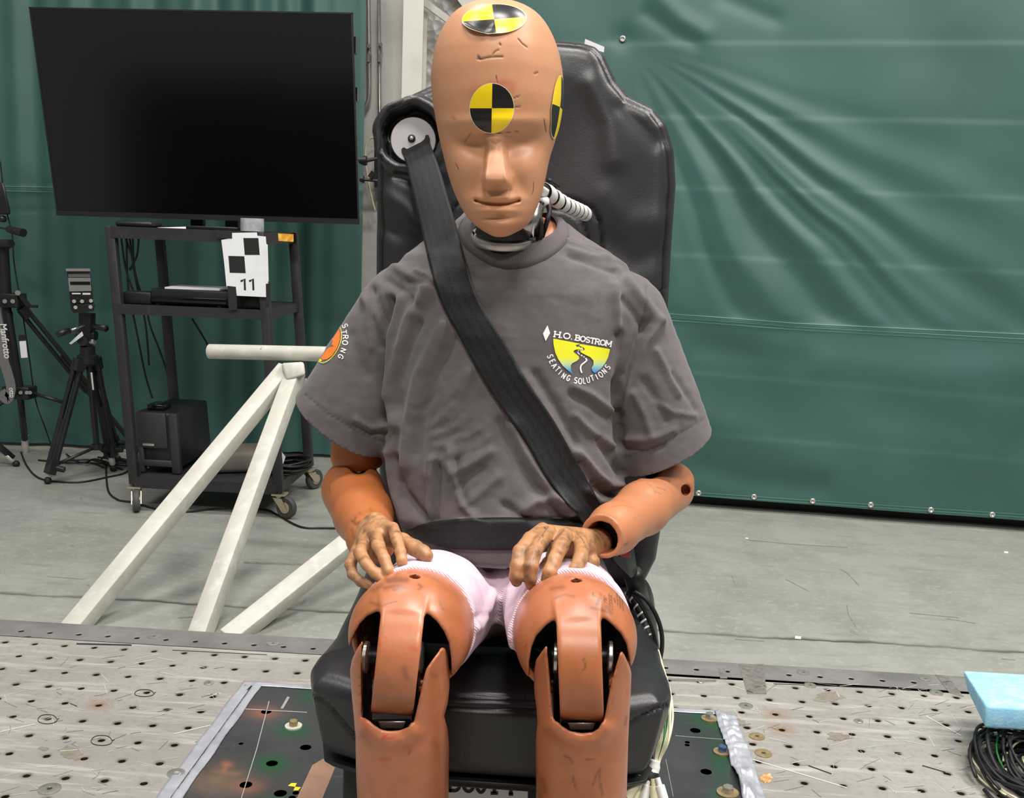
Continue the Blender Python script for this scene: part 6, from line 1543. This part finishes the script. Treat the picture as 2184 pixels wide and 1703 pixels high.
# knee hardware
for (ax0, ax1, bx, yb0, cx) in (((905, 1408), (922, 1405), (795, 875), 1545, 836), ((1170, 1400), (1305, 1395), (1182, 1290), 1548, 1240)):
    k = MB(); a_, b_ = P(cx-62, 1400, 1.02), P(cx+62, 1400, 1.02); k.cyl(a_, b_, .011, 18); k.bar(P(cx-52, 1400, 1.03), P(cx-52, 1570, 1.03), .006, .02); k.bar(P(cx+52, 1400, 1.03), P(cx+52, 1570, 1.03), .006, .02)
    kj = k.build('knee_joint', m_dsteel, dummy, sharp=40)
    for c0_, c1_ in ((cx-60, cx-56), (cx+56, cx+62)):
        MB().lathe(P(c0_, 1402, .995), (1, 0, 0), [(.013, 0), (.016, .001), (.016, .004), (.013, .005)], 24).build('washer', m_steel, kj, sharp=40)
    k = MB(); w0, w1 = P(cx-40, yb0-12, 1.0), P(cx+40, yb0-12, 1.0)
    k.hexa([P(cx-44, yb0+14, .99), P(cx+42, yb0+14, .99), P(cx+42, yb0+14, 1.03), P(cx-44, yb0+14, 1.03)], [P(cx-44, yb0-10, .99), P(cx+42, yb0-10, .99), P(cx+42, yb0-10, 1.03), P(cx-44, yb0-10, 1.03)]); k.build('clevis', m_dsteel, kj, bev=.002)
    k = MB(); k.hexa([P(cx-24, yb0+10, .982), P(cx+24, yb0+10, .982), P(cx+24, yb0+10, .99), P(cx-24, yb0+10, .99)], [P(cx-30, yb0-6, .982), P(cx+30, yb0-6, .982), P(cx+30, yb0-6, .99), P(cx-30, yb0-6, .99)]); k.build('clevis_plate', m_steel, kj, bev=.001)

for xf in (P(862, 1760, 1.05)[0], P(1238, 1760, 1.05)[0]):
    f = lambda Q, xf=xf: np.maximum(smin(rc(Q, (xf, 1.075, .075), (xf, .87, .055), .046, .036), rc(Q, (xf, 1.08, .09), (xf, 1.07, .16), .042, .036), .03), TH+.0005-Q[:, 2])
    organic('foot', f, (xf-.07, .80, .005), (xf+.07, 1.15, .20), .004, m_leg, dummy)
# ---- shorts
m_pink = mat('pink_knit', (226, 204, 216), .85, var=(9, (218, 188, 204), .4, .7), bump=('wave', 170, .4, 'DIAGONAL'), bump2=(40, .15, .004), sheen=.2)
KL, HL = P(878, 1345, 1.045), P(965, 1255, 1.5); KR, HRt = P(1230, 1354, 1.045), P(1172, 1255, 1.5)
aL = (HL-KL)/np.linalg.norm(HL-KL); aR = (HRt-KR)/np.linalg.norm(HRt-KR)
def f_sh(Q):
    l = rc(Q, KL, HL, .0645, .082); r = rc(Q, KR, HRt, .0645, .082)
    wob = .003*(fbm(Q, 30, 2, 2)-.5)+.0015*np.sin((Q@aL)*160)*np.clip((Q[:, 1]-1.1)*6, 0, 1)
    l = np.maximum(l+wob, -((Q-KL)@aL-.030-.012*np.abs((Q[:, 0]-KL[0])/.06))); r = np.maximum(r+wob, -((Q-KR)@aR-.030-.010*np.abs((Q[:, 0]-KR[0])/.06)))
    d = smin(l, r, .02); d = smin(d, rc(Q, P(1000, 1225, 1.42), P(1150, 1225, 1.42), .075, .075), .04); d = smin(d, rc(Q, P(1082, 1232, 1.42), P(1079, 1268, 1.30), .05, .035), .015)
    return np.maximum(d, Q[:, 1]-1.56)
W, Fc = snet(f_sh, (-.30, 1.02, .40), (.14, 1.57, .70), .0034, newton=1)
for K_, a_ in ((KL, aL), (KR, aR)):
    s_ = (W-K_)@a_; rad = np.linalg.norm((W-K_)-s_[:, None]*a_, axis=1); kill = (rad < .0605) & (s_ < .075) & (s_ > -.03)
    Fc = Fc[~kill[Fc].all(1)]
u, v, _ = uvz(W); N = unit(grad(f_sh, W, .003))
W = W+N*fold_sum(u, v, [([(1050, 1260), (1040, 1300), (1020, 1340)], 8, .006), ([(1065, 1265), (1060, 1320)], 6, -.005), ([(960, 1200), (1020, 1240), (1060, 1280)], 9, .004), ([(1090, 1260), (1085, 1320), (1095, 1380)], 6, .005), ([(1000, 1320), (1040, 1310)], 5, -.003)])[:, None]
obj('shorts', W, Fc, m_pink, dummy, smooth=True, label='pale pink ribbed shorts')
# ---------------------------------------------------------------- seat belt
m_belt = mat('belt_webbing', (23, 23, 25), .5, var=(300, (31, 31, 33), .45, .6), bump=(700, .5, .0008), stretch=(1, 1, .5), attrs=(('stripe', (46, 47, 50)),), spec=.28)
belt = thing('seat_belt', 'black three point seat belt strapped across the dummy from the grey outlet disc', 'seat belt', P(1300, 1200, 1.42))
def resample(pts, n):
    s = spline(pts, 10); L = np.r_[0, np.cumsum(np.linalg.norm(np.diff(s, axis=0), axis=1))]
    t = np.linspace(0, L[-1], n); return np.stack([np.interp(t, L, s[:, 0]), np.interp(t, L, s[:, 1])], 1)
def strap(name, le, ri, n, m_, first, off, startY=None, sm_it=30):
    A, B = resample(le, n), resample(ri, n)
    Y = np.full((n, m_), np.nan); U = np.zeros((n, m_, 2))
    for i in range(n):
        for j in range(m_):
            p = A[i]+(B[i]-A[i])*j/(m_-1); U[i, j] = p
            h = cast(SB, p[0], p[1], 0)
            if h is not None and i >= first: Y[i, j] = h[1]
    for j in range(m_):
        c = Y[:, j]; ok = ~np.isnan(c)
        if startY is not None: c[0] = startY+.0*j; ok[0] = True
        Y[:, j] = np.interp(np.arange(n), np.where(ok)[0], c[ok])
    Y0 = Y.copy()
    for _ in range(sm_it):                            # a taut strap bridges hollows
        S = Y.copy(); S[1:-1] = .25*Y[:-2]+.5*Y[1:-1]+.25*Y[2:]
        S[:, 1:-1] = .25*S[:, :-2]+.5*S[:, 1:-1]+.25*S[:, 2:]
        Y = np.minimum(S, np.where(np.arange(n)[:, None] < first, S, Y0))
        if startY is not None: Y[0] = startY
    V = []; st = []
    for i in range(n):
        for j in range(m_):
            V.append(P(*U[i, j], Y[i, j]-off)); a = j/(m_-1); st.append(.75*(math.sin(a*math.pi*2*4.0+.6)*.5+.5) if .04 < a < .96 else .2)
    Fq = np.array([(i*m_+j, i*m_+j+1, (i+1)*m_+j+1, (i+1)*m_+j) for i in range(n-1) for j in range(m_-1)])
    o = obj(name, V, Fq, m_belt, belt, smooth=True, attrs={'stripe': np.array(st)*.5})
    md = o.modifiers.new('t', 'SOLIDIFY'); md.thickness = .0018; md.offset = 0
    return o
LE = [(862, 333), (872, 375), (883, 420), (898, 483), (915, 559), (940, 643), (978, 715), (1024, 799), (1067, 867), (1117, 934), (1168, 1022), (1222, 1088), (1250, 1125)]
RE = [(917, 305), (938, 362), (955, 420), (970, 471), (991, 551), (1016, 631), (1054, 694), (1088, 749), (1125, 816), (1180, 896), (1227, 980), (1277, 1069), (1302, 1110)]
y0_ = pb(885, 320, -.004)[1]
strap('shoulder_strap', LE, RE, 150, 13, 30, .004, startY=y0_)
strap('lap_strap', [(866, 1136), (880, 1128), (902, 1118), (966, 1108), (1063, 1105), (1164, 1107), (1236, 1112), (1290, 1128)], [(868, 1140), (884, 1148), (918, 1160), (966, 1171), (1063, 1174), (1164, 1172), (1236, 1176), (1292, 1192)], 80, 9, 0, .0045, sm_it=12)
bk = P(1335, 1195, 1.40)
k = MB(); k.hexa([P(1300, 1200, 1.37), P(1345, 1240, 1.40), P(1364, 1228, 1.44), P(1322, 1190, 1.44)], [P(1304, 1162, 1.36), P(1330, 1164, 1.38), P(1352, 1160, 1.44), P(1318, 1150, 1.44)]); b_ = k.build('buckle', m_bp, belt, bev=.006)
k = MB(); k.hexa([P(1322, 1190, 1.366), P(1345, 1190, 1.376), P(1345, 1190, 1.40), P(1322, 1190, 1.40)], [P(1320, 1164, 1.366), P(1344, 1167, 1.376), P(1344, 1167, 1.40), P(1320, 1164, 1.40)]); k.build('release_button', mat('button_red', (150, 20, 32), .4), b_, bev=.002, label='red release button')
k = MB(); k.tube([P(1350, 1225, 1.44), P(1368, 1290, 1.52)], .014, 12); k.build('buckle_stalk', m_bp, belt, smooth=True)

# ---------------------------------------------------------------- prints on the shirt
m_white = mat('print_white', (238, 236, 234), .75)
pr = lambda x, y: cast(SB, x, y, .0013)
CL = lambda L: [(1140+x/9.46, 660+y/9.46) for x, y in L]
m_pc = mat('print_colour', (230, 230, 30), .7, vcol='pc')
LOGO = [CL([(378, 590), (640, 640), (900, 690), (930, 700), (880, 712), (830, 725), (850, 755), (910, 770), (965, 790), (970, 812), (900, 812), (830, 815), (788, 840), (795, 872), (840, 905), (890, 945), (905, 990), (860, 1040), (760, 1092), (735, 1130), (733, 1220), (770, 1300), (680, 1240), (570, 1140), (480, 1010), (420, 880), (385, 720)]),
        CL([(932, 702), (1230, 752), (1525, 805), (1480, 980), (1420, 1100), (1330, 1210), (1215, 1290), (1165, 1240), (1155, 1180), (1190, 1120), (1190, 1040), (1130, 970), (1010, 910), (925, 862), (930, 845), (1005, 822), (1012, 800), (985, 770), (920, 745), (900, 728)])]
V = []; Fc = []; Cc = []
for L in LOGO:
    Wf, Ff, U = fill(L, 2.6, pr); k0 = len(V); V += list(Wf); Fc += [tuple(i+k0 for i in f) for f in Ff]
    for x, y in U:
        t = (y-660)*9.46; t = np.interp(t, [560, 980, 1090, 1180, 1280], [0, .03, .35, .75, 1.0])
        c = (1-t)*np.array(lin((236, 234, 12)))+t*np.array(lin((28, 146, 222))); g_ = math.exp(-((t-.5)/.3)**2)*.25; Cc.append((c[0], c[1]+g_*.3, c[2], 1))
obj('chest_logo', V, Fc, m_pc, shirt, smooth=True, attrs={'pc': np.array(Cc)}, label='yellow to blue half-round road emblem')
k = MB()
Wf, Ff, _ = fill(CL([(262, 320), (315, 480), (225, 645), (170, 490)]), 3, pr); k.add(Wf, Ff); k.build('diamond_mark', m_white, shirt)
k = MB(); Wf, Ff = ribbon(dens(spline(CL([(955, 1285), (930, 1200), (945, 1130), (1000, 1080), (1052, 1030), (1030, 985)]), 6), 2), 3.2, pr); k.add(Wf, Ff)
for seg, w in (([(1010, 965), (990, 955)], 2.6), ([(970, 940), (935, 925)], 2.4), ([(915, 910), (885, 890), (870, 860)], 2.0), ([(872, 840), (900, 832)], 1.6), ([(915, 832), (960, 825), (985, 805)], 1.4), ([(975, 790), (940, 772)], 1.3), ([(915, 768), (880, 755)], 1.2)):
    Wf, Ff = ribbon(dens(CL(seg), 2), w, pr); k.add(Wf, Ff)
k.build('road_line', m_white, shirt)
def word(mb, s, p0, p1, height, wt, serif, sx=1.0):
    p0, p1 = np.array(p0), np.array(p1); d = (p1-p0)/np.linalg.norm(p1-p0); up = np.array([d[1], -d[0]])
    tot = sum(GL[c][0] for c in s); sc = np.linalg.norm(p1-p0)/tot; x = 0
    for c in s:
        glyph(mb, c, lambda a, b, x=x: tuple(p0+d*(x+a)*sc+up*b*height), wt, pr, 1.6, serif); x += GL[c][0]
k = MB(); word(k, 'H.O.', CL([(383, 552)])[0], CL([(772, 612)])[0], 11.4, 2.7, True); word(k, 'BOSTROM', CL([(815, 620)])[0], CL([(1548, 756)])[0], 10.8, 2.7, True)
k.build('lettering', m_white, shirt, label='white name lettering')
k = MB(); ctr = np.array(CL([(945, 760)])[0])
for ch, (x, y) in zip('SEATINGSOLUTIONS', [(318, 950), (360, 1050), (402, 1140), (462, 1212), (518, 1275), (590, 1345), (685, 1388), (835, 1435), (922, 1450), (1005, 1442), (1085, 1425), (1168, 1392), (1255, 1365), (1335, 1318), (1408, 1250), (1475, 1165)]):
    c = np.array(CL([(x, y)])[0]); upv = (ctr-c); upv /= np.linalg.norm(upv); rt = np.array([-upv[1], upv[0]])
    upv = upv*.8+rt*.25*0; gw = GL[ch][0]
    glyph(k, ch, lambda a, b: tuple(c+rt*(a-gw/2)*9.5+upv*(b-.5)*15), 2.0, pr, 1.6)
k.build('lettering', m_white, shirt, label='white curved lettering')
# sleeve emblem
CS = lambda L: [(620+x/4.729, 640+y/4.729) for x, y in L]
def patch(nm, L, m):
    Wf, Ff, _ = fill(CS(L), 2.2, lambda x, y: cast(SB, x, y, .0012)); obj(nm, Wf, Ff, m, shirt, smooth=True)
patch('sleeve_emblem', [(478, 246), (496, 310), (497, 400), (470, 480), (420, 560), (365, 600), (315, 606), (305, 580), (345, 520), (385, 480), (432, 466), (412, 450), (424, 425), (418, 390), (408, 350)], mat('print_orange', (232, 122, 42), .75))
patch('sleeve_emblem', [(240, 606), (268, 566), (318, 612), (300, 622)], mat('print_yellow', (238, 214, 40), .75))
for L, w, c in (([(484, 240), (512, 330), (502, 430), (455, 530), (395, 598), (330, 632), (280, 622)], 1.6, 'print_yellow'), ([(395, 605), (330, 642), (245, 622)], 1.4, 'print_blue')):
    mat('print_blue', (70, 130, 170), .75); Wf, Ff = ribbon(dens(spline(CS(L), 6), 1.5), w, lambda x, y: cast(SB, x, y, .0012)); obj('sleeve_emblem_ring', Wf, Ff, MATS[c], shirt)
k = MB()
for ch, (x, y), an in zip('STRONG', [(548, 262), (536, 325), (552, 374), (548, 432), (530, 510), (505, 572)], (-18, -8, 0, 10, 20, 32)):
    c = np.array(CS([(x, y)])[0]); t = math.radians(an); upv = np.array([math.cos(t), math.sin(t)]); rt = np.array([-upv[1], upv[0]]); gw = GL[ch][0]
    glyph(k, ch, lambda a, b: tuple(c+rt*(a-gw/2)*12+upv*(b-.5)*11), 2.0, lambda x_, y_: cast(SB, x_, y_, .0012), 1.6)
k.build('lettering', m_white, shirt, label='white curved sleeve lettering')

# ---------------------------------------------------------------- instrument cables
def spiral(name, lab, pts, r, pitch, frac, m_core, m_wrap, cat):
    c = spline(pts, 14); L = np.r_[0, np.cumsum(np.linalg.norm(np.diff(c, axis=0), axis=1))]
    t = thing(name, lab, cat, c[0]); MB().tube(c[::2], r*.86, 12).build('core', m_core, t, smooth=True)
    n = int(L[-1]/pitch*18); ss = np.linspace(0, L[-1], n); C = np.stack([np.interp(ss, L, c[:, i]) for i in range(3)], 1)
    T = np.gradient(C, axis=0); T /= np.linalg.norm(T, axis=1, keepdims=True); a0 = np.array([0, 0, 1.]); V = []; Fq = []
    for i in range(n):
        e = np.cross(T[i], a0); e /= np.linalg.norm(e); g = np.cross(T[i], e); a = 2*math.pi*ss[i]/pitch
        d = math.cos(a)*e+math.sin(a)*g; w = pitch*frac/2
        V += [C[i]+d*r-T[i]*w, C[i]+d*r*1.08, C[i]+d*r+T[i]*w]
    for i in range(n-1): Fq += [(3*i, 3*i+1, 3*i+4, 3*i+3), (3*i+1, 3*i+2, 3*i+5, 3*i+4)]
    o = obj('spiral_wrap', V, Fq, m_wrap, t, smooth=True); md = o.modifiers.new('t', 'SOLIDIFY'); md.thickness = .0008
    return t
m_wrap = mat('wrap_white', (232, 232, 228), .4)
nc = spiral('neck_cable', 'thick white spiral-wrapped cable running from behind the head to the backrest', [P(1150, 400, 1.37), P(1172, 414, 1.39), P(1200, 434, 1.43), P(1228, 447, 1.49), P(1250, 457, 1.545)], .0095, .022, .76, m_black, m_wrap, 'cable')
k = MB(); k.tube(spline([P(1156, 432, 1.36), P(1150, 450, 1.355), P(1154, 480, 1.35), P(1152, 510, 1.36), P(1140, 530, 1.38)], 8), .0034, 8); k.build('black_lead', m_cable, nc, smooth=True)
k = MB(); k.tube(spline([P(1168, 430, 1.37), P(1172, 450, 1.365), P(1166, 475, 1.36), P(1158, 500, 1.375), P(1148, 530, 1.39)], 8), .0034, 8); k.build('black_lead', m_cable, nc, smooth=True)
k = MB(); k.tube([P(1150, 432, 1.365), P(1168, 430, 1.37)], .006, 10); k.tube([P(1148, 446, 1.37), P(1164, 444, 1.375)], .006, 10); k.build('white_connector', m_wrap, nc, smooth=True)
k = MB(); k.tube(spline([P(1140, 440, 1.37), P(1138, 480, 1.37), P(1136, 520, 1.385), P(1120, 545, 1.40)], 8), .0085, 10); k.build('black_sleeve', m_black, nc, smooth=True)
tag(MB().tube(spline([P(1190, 398, 1.40), P(1180, 392, 1.39), P(1170, 385, 1.38)], 4), .0034, 8).build('rear_lead', m_cable, smooth=True), 'short black lead behind the jaw beside the white spiral cable', 'cable')

bund = thing('sensor_wire_bundle', 'bundle of thin cream sensor wires hanging down the side of the seat', 'wire bundle', P(1410, 1500, 1.34))
for i in range(16):
    a = (i % 8)/7.; b = i/15.
    s = [P(1396+8*a, 1385+4*b, 1.42), P(1402+14*a, 1430, 1.40), P(1406+22*a+3*math.sin(i), 1480, 1.36), P(1408+24*a+3*math.sin(2*i), 1530, 1.33-.02*b), P(1402+24*a, 1580, 1.30-.02*b), P(1398+10*a, 1620, 1.28), P(1394+6*a, 1645, 1.27)]
    MB().tube(spline(s, 7), .00155, 6).build('wire', m_green if i in (5, 12) else m_cream, bund, smooth=True)
MB().tube(spline([P(1398, 1622, 1.275), P(1393, 1645, 1.27), P(1384, 1664, 1.262)], 5), [.0068]*3+[.0078]*3+[.0085]*5, 12).build('tape_wrap', m_wrap, bund, smooth=True, label='white tape wrap')
for i, (x0, y0, x1, y1) in enumerate(((1374, 1655, 1352, 1706), (1384, 1660, 1372, 1710), (1393, 1662, 1398, 1712), (1402, 1660, 1418, 1712), (1366, 1655, 1338, 1702))):
    k = MB(); a, b = P(x0, y0, 1.262-.004*i), P(x1, y1, 1.25-.004*i); k.tube([a, a+(b-a)*.3, a+(b-a)*.32, b], [.0035, .0035, .0062, .0062], 12); k.build('connector', m_wrap if i % 2 else m_cream, bund, sharp=40)
k = MB(); k.tube([P(1362, 1650, 1.262), P(1400, 1664, 1.262)], .0085, 12); k.build('black_clip', m_black, bund, smooth=True)
spiral('thigh_cable', 'black and white spiral-wrapped cable beside the right thigh at the seat edge', [P(1340, 1262, 1.47), P(1358, 1292, 1.46), P(1374, 1330, 1.45), P(1386, 1370, 1.43), P(1394, 1405, 1.42), P(1400, 1440, 1.41)], .0055, .0125, .2, m_black, m_wrap, 'cable')
for i, s in enumerate(([(1352, 1262), (1378, 1280), (1398, 1310), (1410, 1345), (1412, 1380), (1406, 1420), (1404, 1460)], [(1350, 1268), (1372, 1300), (1390, 1340), (1400, 1380), (1402, 1430)])):
    tag(MB().tube(spline([P(x, y, 1.44-.003*j) for j, (x, y) in enumerate(s)], 7), .0032 if i == 0 else .0026, 8).build('seat_cable', m_cable, smooth=True),
        ('outer black cable looping out beside the seat edge', 'inner thin black cable along the seat edge')[i], 'cable')
